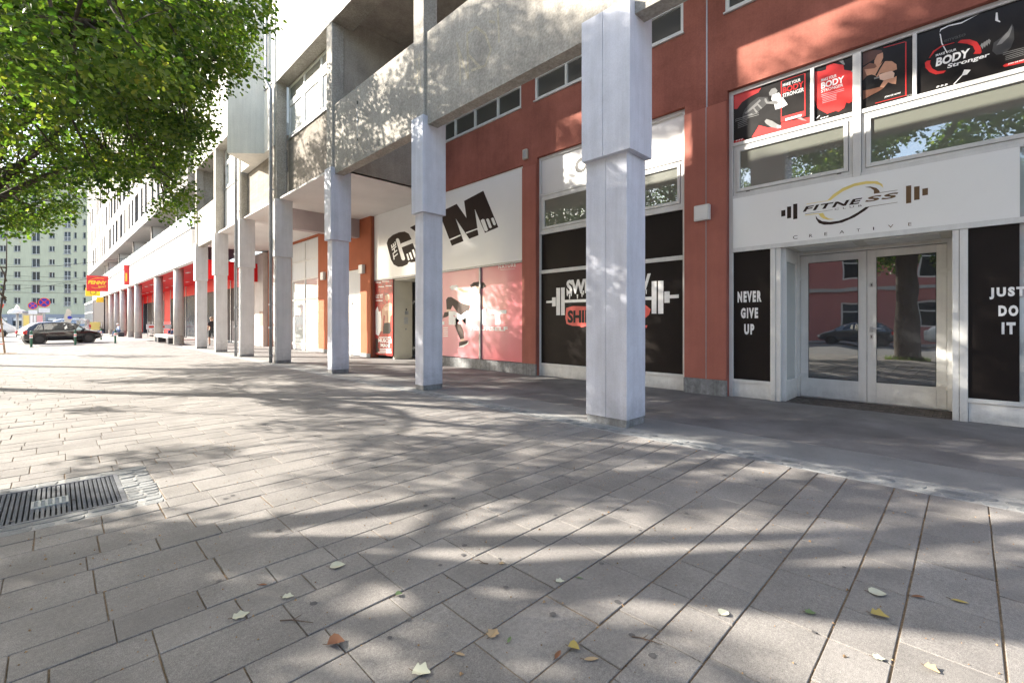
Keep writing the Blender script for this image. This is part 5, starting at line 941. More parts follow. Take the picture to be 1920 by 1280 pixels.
d1 = door(17.97, 18.84, 18.1, 18.72, .25, 2.3, 'b', X=9.03, z1=2.49, gmat='curtain')
q = MB(); q.tube([(8.99, 18.76, 1.15), (8.97, 18.76, 1.15), (8.97, 18.64, 1.15)], .012, n=6); build('handle', q, 'steel', d1)
q = MB()
for yy in (22.24, 24.05, 25.86): q.cbox(9.02, 9.1, yy - .04, yy + .04, 0, 5.59, .004)
for zz in (5.55, 4.58, 3.65, 2.6, .3):
    for (a, b) in ((22.28, 24.01), (24.09, 25.82)): q.cbox(9.02, 9.1, a, b, zz - .04, zz + .04, .004)
gridw = build('window', q, 'white_metal', bld)
for (a, b) in ((22.28, 24.01), (24.09, 25.82)):
    for (z0, z1, mt) in ((4.62, 5.51, 'curtain'), (3.69, 4.54, 'curtain'), (2.64, 3.61, 'glass_pale'), (.34, 2.56, 'glass_pale'), (0, .26, 'white_panel')):
        q = MB(); q.box(9.055, 9.067, a, b, z0, z1); build('pane', q, mt, gridw)
q = MB(); q.box(9.08, 9.1, 26.5, 28.9, 0, 3.66); build('pane', q, 'glass_pale', owall)
ep = MB(); ep.cbox(8.7, 9.2, 29.62, 31.3, 0, 5.6, .01); e_ = build('end_pier', ep, 'round_concrete', bld)
q = MB(); q.box(8.69, 8.70, 29.65, 30.3, 1.2, 2.1); build('tile_patch', q, 'tile_brown', e_)

# --- soffits, beams and upper volumes
q = MB(); q.box(5.9, 9.3, 12.40, 30.4, 5.70, 5.82); build('arcade_soffit', q, 'white_soffit', bld)
q = MB(); q.box(5.45, 5.9, 12.70, 16.80, 5.66, 5.72); q.box(5.45, 5.9, 17.2, 21.05, 5.66, 5.72); q.box(5.45, 5.9, 21.45, 25.25, 5.66, 5.72); build('soffit_edge', q, 'white_soffit', bld)
q = MB(); q.box(5.88, 9.14, 17.95, 18.3, 4.95, 5.699); mb_ = build('cross_beam', q, 'mauve_beam', bld)
gm = MB()
cg = [(7.9 + .22 * math.cos(t), 5.28 + .30 * math.sin(t)) for t in [R(100 + i * 16) for i in range(12)]]
for (a, b) in zip(cg[:-1], cg[1:]):
    d = Vector((b[0]-a[0], b[1]-a[1])); n_ = Vector((-d.y, d.x)).normalized() * .045
    gm.poly([(a[0]+n_.x, 17.946, a[1]+n_.y), (a[0]-n_.x, 17.946, a[1]-n_.y), (b[0]-n_.x, 17.946, b[1]-n_.y), (b[0]+n_.x, 17.946, b[1]+n_.y)])
build('graffiti', gm, 'graffiti_green', mb_)
q = MB(); q.box(5.70, 9.3, 12.37, 12.55, 5.70, 9.95); build('end_wall', q, 'concrete_dark', bld)
q = MB(); q.box(5.70, 9.3, 29.48, 29.75, 5.82, 9.66); build('end_wall', q, 'concrete', bld)
q = MB(); q.box(9.0, 9.3, 25.4, 29.48, 5.82, 9.66); build('rear_wall', q, 'cream', bld)
q = MB(); q.box(5.96, 9.4, -6, 12.37, 9.95, 10.1); build('loggia_ceiling', q, 'concrete_dark', bld)
q = MB(); q.box(5.36, 5.96, -6, 16.9, 9.665, 10.2); q.box(5.36, 9.3, 21.2, 30.4, 9.665, 10.2); build('edge_beam', q, 'concrete', bld)
# upper plastered wall
uw = MB()
wins = [(17.25, 17.95, 9.8, 12.0)]
for fl in range(3):
    zb = 12.9 + 3.1 * fl
    for yy in (-4.0, 0.2, 4.6, 9.0, 13.6, 22.4, 26.6): wins.append((yy, yy + 2.2, zb, zb + 1.5))
fnU = lambda u, v, d: (5.345 + d, u, v)
wall_grid(uw, fnU, -6.0, 30.4, 9.66, 22.0, wins, 0.2)
uw.poly([fnU(17.0, 7.55, 0), fnU(21.0, 7.55, 0), fnU(21.0, 9.66, 0), fnU(17.0, 9.66, 0)])
uw.poly([fnU(17.0, 7.55, 0), fnU(17.0, 7.55, .3), fnU(21.0, 7.55, .3), fnU(21.0, 7.55, 0)])
uw.poly([fnU(17.0, 7.55, 0), fnU(17.0, 9.66, 0), fnU(17.0, 9.66, .4), fnU(17.0, 7.55, .4)])
uw.box(5.345, 10.8, -6.0, 30.4, 22.0, 22.3); uw.poly([(5.345, 30.4, 9.66), (10.8, 30.4, 9.66), (10.8, 30.4, 22), (5.345, 30.4, 22)])
upper = build('upper_wall', uw, 'cream', bld)
for (a, b, z0, z1) in wins:
    fm = MB(); X0, X1 = 5.40, 5.47
    fm.box(X0, X1, a, b, z0, z0 + .07); fm.box(X0, X1, a, b, z1 - .07, z1); fm.box(X0, X1, a, a + .07, z0 + .07, z1 - .07); fm.box(X0, X1, b - .07, b, z0 + .07, z1 - .07)
    if b - a > 1: fm.box(X0, X1, (a+b)/2 - .04, (a+b)/2 + .04, z0 + .07, z1 - .07)
    w = build('window', fm, 'white_metal', bld); q = MB(); q.box(5.44, 5.455, a + .07, b - .07, z0 + .07, z1 - .07); build('pane', q, 'glass_pale', w)
    q = MB(); q.box(5.30, 5.40, a - .04, b + .04, z0 - .04, z0 - .003); build('sill', q, 'metal_grey', w)
# triangular bay window standing out from the wall
orl = MB(); orl.prism([(5.35, 18.07), (5.35, 19.87), (4.38, 18.96)], 7.54, 22.0); build('triangular_bay', orl, 'cream', bld)
# infill bays
def infill(a, b, spmat, wmat='curtain', win=True):
    q = MB(); q.box(5.75, 5.9, a, b, 5.665, 7.76); sp = build('spandrel', q, spmat, bld)
    if not win: return sp
    q = MB(); q.box(5.70, 5.78, a, b, 7.762, 7.80); build('sill', q, 'metal_grey', sp)
    fm = MB(); X0, X1 = 5.76, 5.84; n = 3; zt = 9.64
    def B(u0, u1, v0, v1, dx=0): fm.cbox(X0 - dx, X1, u0, u1, v0, v1, .004)
    B(a, a + .07, 7.80, zt); B(b - .07, b, 7.80, zt); B(a + .07, b - .07, 7.80, 7.88); B(a + .07, b - .07, zt - .08, zt); B(a + .07, b - .07, 8.98, 9.10, .02)
    for k in range(1, n):
        yy = a + (b - a) * k / n; B(yy - .05, yy + .05, 7.88, 8.98); B(yy - .05, yy + .05, 9.10, zt - .08)
    w = build('window', fm, 'white_metal', bld)
    for k in range(n):
        u0 = a + (b - a) * k / n + .06; u1 = a + (b - a) * (k + 1) / n - .06
        q = MB()
        for (p0, p1, v0, v1) in ((u0, u0 + .06, 7.89, 8.97), (u1 - .06, u1, 7.89, 8.97), (u0 + .06, u1 - .06, 7.89, 7.95), (u0 + .06, u1 - .06, 8.91, 8.97)): q.cbox(5.745, 5.80, p0, p1, v0, v1, .004)
        s_ = build('sash', q, 'white_metal', w)
        q = MB(); q.box(5.785, 5.795, u0 + .06, u1 - .06, 7.95, 8.91); build('pane', q, 'glass_pale' if k == n - 1 else wmat, w)
        q = MB(); q.box(5.785, 5.795, u0, u1, 9.10, zt - .08); build('pane', q, 'glass_transom', w)
infill(12.70, 16.80, 'concrete_board'); infill(21.45, 25.25, 'cream')  # cream on the second spandrel: its sunlit look put into the colour
q = MB(); q.box(5.60, 5.85, 17.2, 21.05, 5.725, 7.548); build('spandrel', q, 'concrete_board', bld)
q = MB(); q.poly([(5.42, 17.2, 5.66), (5.60, 17.2, 5.76), (5.60, 21.05, 5.76), (5.42, 21.05, 5.66)]); build('ledge', q, 'white_soffit', bld)
# rain pipes
def pipe(x, y, ztop, kick=False, r=.055):
    m_ = MB()
    pts = [(x, y, 0.02), (x, y, 9.4)] + ([(x - .0, y + .0, 9.5), (x - .12, y + .05, 9.75), (x - .12, y + .05, ztop)] if kick else [(x, y, ztop)])
    m_.tube(pts, r, n=12); p = build('rain_pipe', m_, 'metal_grey', bld, smooth=True)
    for zz in (.25, 2.0, 4.2, 6.0, 8.2):
        q = MB(); q.cyl((x, y, zz), (x, y, zz + .045), r + .008, n=12); q.box(x, 5.37, y - .012, y + .012, zz + .01, zz + .035); build('bracket', q, 'metal_grey', p)
    q = MB(); q.cyl((x, y, 1.2), (x, y, 1.26), r + .012, n=12); build('collar', q, 'metal_grey', p)
pipe(5.26, 17.08, 21.5, True); pipe(5.24, 21.35, 21.5)

# wall mounted bits
def wall_box(name, x0, x1, a, b, z0, z1, mat, label, cat, inner=None, group=None):
    e = empty(name, (x1, (a+b)/2, z0), label, cat, group)
    q = MB(); q.cbox(x0, x1 - .001, a, b, z0, z1, .012); build('housing', q, mat, e)
    if inner: q = MB(); q.cbox(x0 - .006, x0 - .0005, a + .03, b - .03, z0 + .03, z1 - .03, .004); build('cover', q, inner, e)
wall_box('wall_light', 8.90, 8.994, 3.53, 3.83, 3.40, 3.70, 'white_metal', 'square white wall light on the red pillar left of the fitness sign', 'light', 'white_panel')
wall_box('sensor', 8.95, 9.034, 8.40, 8.56, 5.83, 6.09, 'beige_panel', 'small beige sensor box on the red wall above the gym sign corner', 'sensor', 'metal_grey')
wall_box('wall_light', 8.82, 8.949, 17.45, 17.8, 3.42, 3.78, 'white_metal', 'small white wall light on orange pillar beside the muscle poster', 'light', 'white_panel')
wall_box('wall_light', 8.82, 8.949, 21.3, 21.65, 3.42, 3.78, 'white_metal', 'small white wall light on orange pillar beside the tall glazed grid', 'light', 'white_panel')

# ------------------------------------------------------------------ signs, posters and window prints
def pinkmat():
    m, nt, b = _nt('pink_print'); N, L = nt.nodes, nt.links
    g = N.new('ShaderNodeNewGeometry'); n = N.new('ShaderNodeTexNoise'); n.inputs['Scale'].default_value = 0.55; n.inputs['Detail'].default_value = 2
    sp = N.new('ShaderNodeSeparateXYZ'); L.new(g.outputs['Position'], sp.inputs[0]); L.new(g.outputs['Position'], n.inputs['Vector'])
    r = N.new('ShaderNodeMapRange'); r.inputs[1].default_value = 12.8; r.inputs[2].default_value = 8.7; r.inputs[3].default_value = 0.0; r.inputs[4].default_value = 0.75; L.new(sp.outputs[1], r.inputs[0])
    a = N.new('ShaderNodeMath'); a.operation = 'MULTIPLY_ADD'; a.inputs[1].default_value = 0.9; L.new(n.outputs[0], a.inputs[0])
    s_ = N.new('ShaderNodeMath'); s_.operation = 'SUBTRACT'; s_.inputs[1].default_value = 0.35; L.new(r.outputs[0], s_.inputs[0]); L.new(s_.outputs[0], a.inputs[2])
    c = N.new('ShaderNodeValToRGB'); c.color_ramp.elements[0].color = (0.79, 0.36, 0.40, 1); c.color_ramp.elements[1].color = (0.72, 0.14, 0.17, 1)
    e = c.color_ramp.elements.new(.5); e.color = (0.78, 0.29, 0.33, 1)
    L.new(a.outputs[0], c.inputs[0]); L.new(c.outputs[0], b.inputs['Base Color']); b.inputs['Roughness'].default_value = .3
    b.inputs['Coat Weight'].default_value = .12; MATS['pink_print'] = m
pinkmat()
surf('muscle_print', (0.36, 0.03, 0.03), rough=.35, var=.5, scale=7, tint=(0.50, 0.06, 0.04))

def area2(p): return sum(p[i][0] * p[(i+1) % len(p)][1] - p[(i+1) % len(p)][0] * p[i][1] for i in range(len(p)))
def prints(parent, key, X, name='print'):
    """flat printed shapes of one key: one part per ink, each layer a hair proud of the one before"""
    for i, (mat, pts) in enumerate(ART.get(key, [])):
        mb = MB()
        p = pts if area2(pts) < 0 else pts[::-1]
        mb.poly([(X - .0012 - i * .00012, q[0], q[1]) for q in p])
        build(name, mb, mat, parent)
    n0 = len(ART.get(key, []))
    for i, (mat, body, Y, Zz, w, h, bold, sh, sp, rot) in enumerate(TXT.get(key, [])):
        mb = MB(); add_text(mb, body, fac(X - .0016 - n0 * .00012), w, h, -Y, Zz, bold, sh, sp, rot); build('lettering', mb, mat, parent)
def sign(name, label, cat, a, b, z0, z1, mat, X, keys, th=.006, group=None):
    e = empty(name, (X, (a + b) / 2, z0), label, cat, group)
    q = MB(); q.box(X, X + th, a, b, z0, z1); build('board', q, mat, e)
    x = X
    for k in keys: prints(e, k, x); x -= .0012 + .00012 * len(ART.get(k, [])) + .0012
    return e
g4 = 'gym posters above the fitness doors'
sign('poster', 'black poster of a man pushing a tyre, leftmost above the entrance', 'poster', 1.909, 3.164, 4.813, 5.734, 'poster_black', 9.150, ['p1'], group=g4)
sign('poster', 'poster with a large red paint splash and white lettering', 'poster', 1.321, 1.851, 4.813, 5.734, 'poster_black', 9.150, ['p2'], group=g4)
sign('poster', 'dark poster of a woman holding a dumbbell with thin red border', 'poster', .593, 1.209, 4.813, 5.734, 'poster_black', 9.150, ['p3'], group=g4)
sign('poster', 'wide black poster with red ring around large white lettering, rightmost', 'poster', -.849, .541, 4.813, 5.734, 'poster_black', 9.150, ['p4'], group=g4)
sign('fitness_sign', 'long white sign with brown and yellow fitness emblem above the doors', 'sign', -.49, 3.164, 2.813, 3.751, 'sign_white', 9.105, ['fit'], th=.05)
sign('window_sign', 'narrow black window print with three white words left of the doors', 'window print', 2.526, 3.164, .336, 2.734, 'black_film', 9.150, ['never'])
sign('window_sign', 'black window print with white words right of the doors at frame edge', 'window print', -.49, -.001, .336, 2.734, 'black_film', 9.150, ['just'])
sign('window_sign', 'large black window print with white barbell and red brush stroke', 'window print', 4.151, 8.044, .336, 2.699, 'black_film', 9.150, ['bar', 'bar_t'])
# black round end of a further print beside the first column
q = sign('window_sign', 'white window panel print with a black curl behind the near column', 'window print', 6.2, 8.04, 4.815, 5.714, 'white_panel', 9.160, [])
m_ = MB()
cc = [(6.75 + .19 * math.cos(t), 5.28 + .19 * math.sin(t)) for t in [R(i * 30) for i in range(12)]]
m_.poly([(9.158, p[0], p[1]) for p in cc[::-1]]); build('print', m_, 'print_dark', q)
m_ = MB(); m_.poly([(9.1575, p[0] * .55 + 6.70 * .45, p[1] * .55 + 5.28 * .45) for p in cc[::-1]]); build('print', m_, 'white_panel', q)
gs = sign('gym_sign', 'huge white gym sign with tilted dark brown block letters', 'sign', 8.63, 16.97, 3.132, 5.71, 'sign_white', 9.10, ['gym', 'gym_w'], th=.05)
ps = sign('window_sign', 'pink window poster of a woman kicking with white lettering', 'window print', 8.64, 13.02, .30, 3.07, 'pink_print', 9.150, ['pink', 'pink_t'])
sign('poster', 'tall red poster of a bare chested muscular man beside the niche', 'poster', 15.61, 16.97, .12, 3.07, 'muscle_print', 9.130, ['mus'], th=.03)

# ------------------------------------------------------------------ trees
def leaf_mesh(name, clumps, per, size, seed, mat, parent, centre):
    """many single folded leaves spread through the clumps, hanging a little, denser at the clump's rim"""
    rs = np.random.RandomState(seed)
    C = np.array([c[:3] for c in clumps]); Rr = np.array([c[3] for c in clumps])
    cnt = np.maximum(30, (per * (Rr / 0.6) ** 2)).astype(int)
    idx = np.repeat(np.arange(len(clumps)), cnt); n = len(idx)
    d = rs.normal(size=(n, 3)); d /= np.linalg.norm(d, axis=1)[:, None]
    rad = rs.rand(n) ** 0.45
    # lumps inside the clump: pull leaves towards random twig directions
    tw = rs.normal(size=(len(clumps), 9, 3)); tw /= np.linalg.norm(tw, axis=2)[:, :, None]
    pick = tw[idx, rs.randint(0, 9, n)]
    d = d * 0.62 + pick * 0.62; d /= np.linalg.norm(d, axis=1)[:, None]
    P = C[idx] + d * (rad * Rr[idx])[:, None] * np.array([1.12, 1.12, 0.82]) 
    P[:, 2] -= 0.10 * rad ** 2
    outw = P - np.array(centre); outw /= (np.linalg.norm(outw, axis=1)[:, None] + 1e-6)
    nrm = rs.normal(size=(n, 3)) * 0.55 + np.array([0, 0, 0.75]) + d * 0.35 + outw * 0.25
    nrm /= np.linalg.norm(nrm, axis=1)[:, None]
    ax = rs.normal(size=(n, 3)) + np.array([0, 0, -0.5]) + d * 0.5
    ax -= nrm * np.sum(ax * nrm, axis=1)[:, None]; ax /= (np.linalg.norm(ax, axis=1)[:, None] + 1e-6)
    sd = np.cross(nrm, ax)
    L = size * rs.uniform(0.65, 1.25, n)
    prof = [(0.0, 0.0, 0.0), (0.30, 0.46, 0.07), (0.68, 0.36, 0.05), (1.0, 0.0, -0.05), (0.68, -0.36, 0.05), (0.30, -0.46, 0.07)]
    V = np.empty((n, 6, 3))
    for k, (a, s_, h) in enumerate(prof):
        V[:, k] = P + (ax * a + sd * s_ + nrm * h) * L[:, None]
    V = V.reshape(-1, 3) - np.array(centre)
    base = (np.arange(n) * 6)[:, None]
    loops = np.concatenate([base + np.array([[0, 1, 2, 3]]), base + np.array([[0, 3, 4, 5]])], axis=1).ravel()
    me = bpy.data.meshes.new(name)
    me.vertices.add(len(V)); me.vertices.foreach_set('co', V.ravel())
    me.loops.add(len(loops)); me.loops.foreach_set('vertex_index', loops.astype(np.int32))
    me.polygons.add(2 * n); me.polygons.foreach_set('loop_start', np.arange(0, 8 * n, 4, dtype=np.int32)); me.polygons.foreach_set('loop_total', np.full(2 * n, 4, dtype=np.int32))
    me.materials.append(MATS[mat]); me.update(calc_edges=True)
    o = bpy.data.objects.new(name, me); link(o, parent, centre)
    return o
def bend(a, b, sag, rr, n=5):
    a, b = Vector(a), Vector(b); out = []
    j = Vector((rr.gauss(0, 1), rr.gauss(0, 1), rr.gauss(0, .5))) * (b - a).length * .06
    for k in range(n + 1):
        t = k / n; p = a.lerp(b, t); w = math.sin(math.pi * t); out.append(p + Vector((0, 0, sag * w)) + j * w)
    return out
def make_tree(name, base, fork, r0, clumps, per, size, seed, label, group, mat='leaf', limbs=8):
    rr = random.Random(seed); bx, by = base
    t = empty(name, (bx, by, 0), label, 'tree', group)
    lean = Vector((rr.uniform(-.25, .25), rr.uniform(-.25, .25), 0))
    top = Vector((bx, by, fork)) + lean
    cz = sum(c[2] for c in clumps) / len(clumps)
    tm = MB()
    tm.tube([(bx, by, -.03), (bx + lean.x * .1, by + lean.y * .1, .18), (bx + lean.x*.35, by + lean.y*.35, fork * .4), (bx + lean.x*.7, by + lean.y*.7, fork * .75), tuple(top), tuple(top + Vector((lean.x*.5, lean.y*.5, 1.2))), tuple(top + Vector((lean.x*.6, lean.y*.6, 3.4)))],
            [r0 * 1.45, r0 * 1.08, r0, r0 * .93, r0 * .86, r0 * .55, r0 * .22], n=14)
    build('trunk', tm, 'bark', t, smooth=True)
    # cluster the clumps into main limbs
    cs = [Vector(c[:3]) for c in clumps]
    seeds = rr.sample(cs, min(limbs, len(cs)))
    for _ in range(6):
        grp = [[] for _ in seeds]
        for c in cs: grp[min(range(len(seeds)), key=lambda i: (c - seeds[i]).length)].append(c)
        seeds = [sum(g, Vector()) / len(g) if g else s_ for g, s_ in zip(grp, seeds)]
    bmb = MB()
    for s_, g in zip(seeds, grp):
        if not g: continue
        st = top + Vector((lean.x*.5, lean.y*.5, rr.uniform(-.3, 1.4)))
        L_ = (s_ - st).length
        path = bend(st, s_, .10 * L_, rr, 6)
        rb = r0 * .42
        bmb.tube(path, [rb * (1 - .8 * k / 6) + .012 for k in range(7)], n=8)
        for c in g:
            q = min(path[1:], key=lambda p: (p - c).length)
            if (c - q).length < .15: continue
            pp_ = bend(q, c, .04, rr, 4); rk = .012 + .016 * min(1.5, (c - q).length)
            bmb.tube(pp_, [rk * (1 - .7 * k / 4) for k in range(5)], n=5)
            for _ in range(3):
                e = c + Vector((rr.gauss(0, .35), rr.gauss(0, .35), rr.gauss(-.05, .25)))
                bmb.tube([pp_[-2], (pp_[-2] + e) / 2 + Vector((0, 0, .04)), e], [.008, .006, .003], n=4)
    build('branches', bmb, 'bark', t, smooth=True)
    leaf_mesh('crown', clumps, per, size, seed, mat, t, (bx, by, cz))
    return t
gt = 'street trees along the kerb'
make_tree('linden_tree', TREES['t3'], 3.1, .20, CLUMPS['t3'], 380, .082, 13, 'big leafy linden whose crown fills the upper left', gt, limbs=11)
make_tree('linden_tree', TREES['t2'], 3.4, .22, CLUMPS['t2'], 480, .085, 12, 'linden nearest the drain grate reaching over the paving', gt, limbs=9)
make_tree('linden_tree', TREES['t4'], 3.2, .17, CLUMPS['t4'], 380, .095, 14, 'linden further along the pavement behind the big crown', gt, limbs=7)
make_tree('linden_tree', TREES['t1'], 3.6, .36, CLUMPS['t1'], 420, .13, 11, 'thick trunked linden seen only as a reflection in the doors', gt, limbs=8)
yt = make_tree('young_tree', YOUNG, 2.6, .045, [(YOUNG[0] - .75 + .4 * math.cos(i * 1.7), 31 + .5 * math.sin(i * 1.7), 3.2 + .22 * i, .5) for i in range(9)], 160, .09, 15, 'young staked tree at the far left edge of the pavement', None, limbs=4)
for i in range(3):
    a = i * 2.1 + .4; q = MB(); q.cyl((YOUNG[0] + .30 * math.cos(a), YOUNG[1] + .30 * math.sin(a), 0), (YOUNG[0] + .16 * math.cos(a), YOUNG[1] + .16 * math.sin(a), 1.75), .035, .03, n=8); build('stake', q, 'wood_stake', yt)
for zz in (.45, 1.55):
    q = MB(); q.ring((YOUNG[0], YOUNG[1], zz), (0, 0, 1), .24 if zz < 1 else .19, .018, n=16, k=5); build('tie', q, 'reflect_red', yt)

# grass tufts in the tree pits
gv = MB(); rr = random.Random(5)
for (bx, by), n in ((TREES['t3'], 700), (TREES['t1'], 900), (TREES['t2'], 300), (TREES['t4'], 300)):
    for _ in range(n):
        a = rr.uniform(0, 6.28); d = rr.uniform(.25, .72); x, y = bx + d * math.cos(a), by + d * math.sin(a)
        if abs(x - bx) > .66 or abs(y - by) > .66: continue
        h = rr.uniform(.05, .20); w = .006; b_ = rr.uniform(0, 6.28); lx, ly = rr.gauss(0, .05), rr.gauss(0, .05)
        gv.poly([(x - w * math.cos(b_), y - w * math.sin(b_), -.01), (x + w * math.cos(b_), y + w * math.sin(b_), -.01), (x + lx, y + ly, h)])
build('pit_grass', gv, 'grass', kind='stuff', label='short grass and weeds growing in the tree pits', cat='grass')

# fallen leaves, twigs and crumbs on the paving
def fallen_leaf(x, y, rot, size, mat, curl, label, kind='heart'):
    """one curled leaf lying on a slab"""
    n = 8; mb = MB()
    half = {'heart': [(.0, .02), (.12, .34), (.35, .48), (.6, .40), (.82, .2), (1.0, .0)], 'long': [(.0, .02), (.2, .14), (.45, .18), (.7, .15), (.88, .08), (1.0, .0)], 'torn': [(.0, .05), (.15, .42), (.3, .30), (.55, .50), (.75, .22), (1.0, .06)]}[kind]
    rows = []
    for (a, w) in half:
        rows.append([(a, s_ * w, abs(s_) * w * curl + .25 * curl * (a - .4) ** 2) for s_ in (-1, -.5, 0, .5, 1)])
    cr, sr = math.cos(rot), math.sin(rot)
    for i in range(len(rows) - 1):
        for j in range(4):
            q = [rows[i][j], rows[i+1][j], rows[i+1][j+1], rows[i][j+1]]
            mb.poly([(x + size * ((a - .5) * cr - b * sr), y + size * ((a - .5) * sr + b * cr), .003 + size * c) for (a, b, c) in q])
    st = [(x + size * ((-.5 - .25 * t) * cr - .08 * t * sr), y + size * ((-.5 - .25 * t) * sr + .08 * t * cr), .004 + size * (.04 * curl + .02 * t)) for t in (0, .5, 1)]
    e = empty('fallen_leaf', (x, y, 0), label, 'leaf', 'fallen leaves on the paving')
    build('blade', mb, mat, e, smooth=True)
    q = MB(); q.tube(st, [.0018, .0014, .0012], n=4); build('stalk', q, 'twig', e)
for i, a in enumerate(LEAVES): fallen_leaf(a[0], a[1], a[2], a[3] * .62, a[4], a[5] * 1.5, a[6], a[7])
for i, (x, y, rot, ln, lab) in enumerate(TWIGS):
    e = MB(); p = Vector((x, y, .006)); d = Vector((math.cos(rot), math.sin(rot), 0)); s_ = Vector((-d.y, d.x, 0))
    e.tube([p, p + d * ln * .3 + s_ * ln * .06, p + d * ln * .7 - s_ * ln * .03 + Vector((0, 0, .006)), p + d * ln], [.003, .0028, .0022, .0012], n=5)
    e.tube([p + d * ln * .35 + s_ * ln * .05, p + d * ln * .5 + s_ * ln * .28 + Vector((0, 0, .004))], [.002, .001], n=4)
    build('twig', e, 'twig', label=lab, cat='twig', group='twigs on the paving')
cr_ = MB(); rr = random.Random(77)
for _ in range(9000):
    if rr.random() < .8:
        yj = rr.choice(courses)[0] + rr.gauss(0, .004); x, y = rr.uniform(-1.0, 5.0), yj
        if not (-.5 < y < 7): continue
        z = -.0075 + rr.uniform(0, .002)
    else: x, y, z = rr.uniform(-.8, 5.0), rr.uniform(-.3, 6.5), .0015
    if GS[0] < x < GS[1] and GS[2] < y < GS[3]: continue
    s_ = rr.uniform(.002, .0062) if rr.random() < .93 else rr.uniform(.006, .011); a = rr.uniform(0, 6.28)
    p = [(x + s_ * math.cos(a + k * 2.1), y + s_ * math.sin(a + k * 2.1), z) for k in range(3)] + [(x, y, z + s_)]
    cr_.poly([p[0], p[1], p[3]]); cr_.poly([p[1], p[2], p[3]]); cr_.poly([p[2], p[0], p[3]])
gs_ = MB()
for _ in range(70):
    x, y = rr.uniform(-.5, 4.9), rr.uniform(-.3, 6.5); r_ = rr.uniform(.008, .02)
    gs_.poly([(x + r_ * math.cos(k * .7) * rr.uniform(.8, 1.1), y + r_ * math.sin(k * .7) * rr.uniform(.8, 1.1), .0032) for k in range(9)])
build('gum_spots', gs_, 'gum', kind='stuff', label='dark flattened gum spots scattered over the slabs', cat='gum')
build('joint_litter', cr_, 'litter', kind='stuff', label='tiny seeds and crumbs lying in the paving joints', cat='litter')

# ------------------------------------------------------------------ supermarket with office block above (turned slightly from the street line)
OB_ANG = R(1.15)
ob = empty('office_building', (5.4, 30.6, 0), 'white office block with slim windows over a red fronted supermarket', 'building')
ob.rotation_euler = (0, 0, OB_ANG)
def OBP(o):            # part given in the block's own axes: x into the building, y along the street
    return o
def lb(name, mb, mat, parent=ob, smooth=False): return build(name, mb, mat, parent, smooth, local=True)
LEN = 66.0             # length of the block along the street
# fascia band, terrace floor and shop volume
q = MB(); q.box(-.05, .25, 0.0, LEN, 4.85, 6.63); lb('fascia', q, 'white_wall')
q = MB(); q.box(-.10, .27, 0.0, LEN, 6.632, 6.74); lb('coping', q, 'dark_metal')
q = MB(); q.box(.25, 4.4, 0.0, LEN, 6.3, 6.6); lb('terrace', q, 'soffit_grey')
q = MB(); q.box(.0, 4.4, 0.02, LEN, 4.86, 5.0); lb('red_soffit', q, 'store_red')
for k in range(22):
    for xx in (1.2, 2.8):
        m_ = MB(); m_.box(xx - .09, xx + .09, 1.2 + k * 2.9, 2.2 + k * 2.9, 4.845, 4.858); lb('ceiling_lamp', m_, 'white_panel')
# shop front set back under the soffit
sfm = MB()
seg = 3.6; n = int(LEN / seg)
kinds = ['store_dark', 'store_dark', 'store_dark', 'glass_far', 'store_red', 'glass_far', 'store_dark', 'glass_far', 'store_red']
for k in range(n):
    m_ = MB(); m_.box(3.75, 3.9, k * seg + .06, (k + 1) * seg - .06, .12, 3.9); lb('shop_panel', m_, kinds[k % len(kinds)])
    m_ = MB(); m_.box(3.70, 3.92, (k + 1) * seg - .06, (k + 1) * seg + .06, 0, 4.85); lb('mullion', m_, 'metal_grey')
q = MB(); q.box(3.74, 4.0, 0, LEN, 3.9, 4.85); lb('red_band', q, 'store_red')
q = MB(); q.box(3.76, 4.0, 0, LEN, 0, .12); lb('plinth', q, 'stone_plinth')
q = MB(); q.box(.4, 3.75, -.02, .18, 3.9, 4.85); lb('red_band', q, 'store_red')
q = MB(); q.box(.6, 3.7, LEN - 17.0, LEN - 16.6, 0, 4.85); q.box(.0, .35, LEN - 17, LEN - 1, 0, 4.85); lb('dark_wall', q, 'store_dark')
# glazed end of the ground floor
m_ = MB()
for k in range(8):
    m_.box(-.02, .05, LEN + .3 + k * 2.4, LEN + .45 + k * 2.4, 0, 4.6)
m_.box(-.03, .04, LEN + .3, LEN + 17.25, 3.0, 3.15); m_.box(-.03, .04, LEN + .3, LEN + 17.25, 4.6, 4.85)
gl_ = lb('glazing_frame', m_, 'white_metal'); q = MB(); q.box(.06, .1, LEN + .3, LEN + 17.2, 0, 4.6); lb('pane', q, 'glass_far', gl_)
# round columns
for yy in (5.4, 12.4, 22.4, 27.0, 32.8, 38.2, 43.7, 49.2):
    m_ = MB(); m_.cyl((.30, yy, .55), (.30, yy, 4.86), .27, n=20); c_ = lb('column', m_, 'round_concrete', smooth=False)
    m_ = MB(); m_.cyl((.30, yy, 0), (.30, yy, .56), .282, n=20); lb('column_foot', m_, 'concrete', c_)
    for p in c_.data.polygons: p.use_smooth = len(p.vertices) == 4
# glass railing of the terrace
for k in range(int(LEN / 2.2)):
    m_ = MB(); m_.box(.06, .075, k * 2.2 + .04, k * 2.2 + 2.16, 6.76, 7.75); lb('railing_pane', m_, 'glass_rail')
    m_ = MB(); m_.box(.04, .09, k * 2.2 - .03, k * 2.2 + .03, 6.742, 7.8); lb('railing_post', m_, 'white_metal')
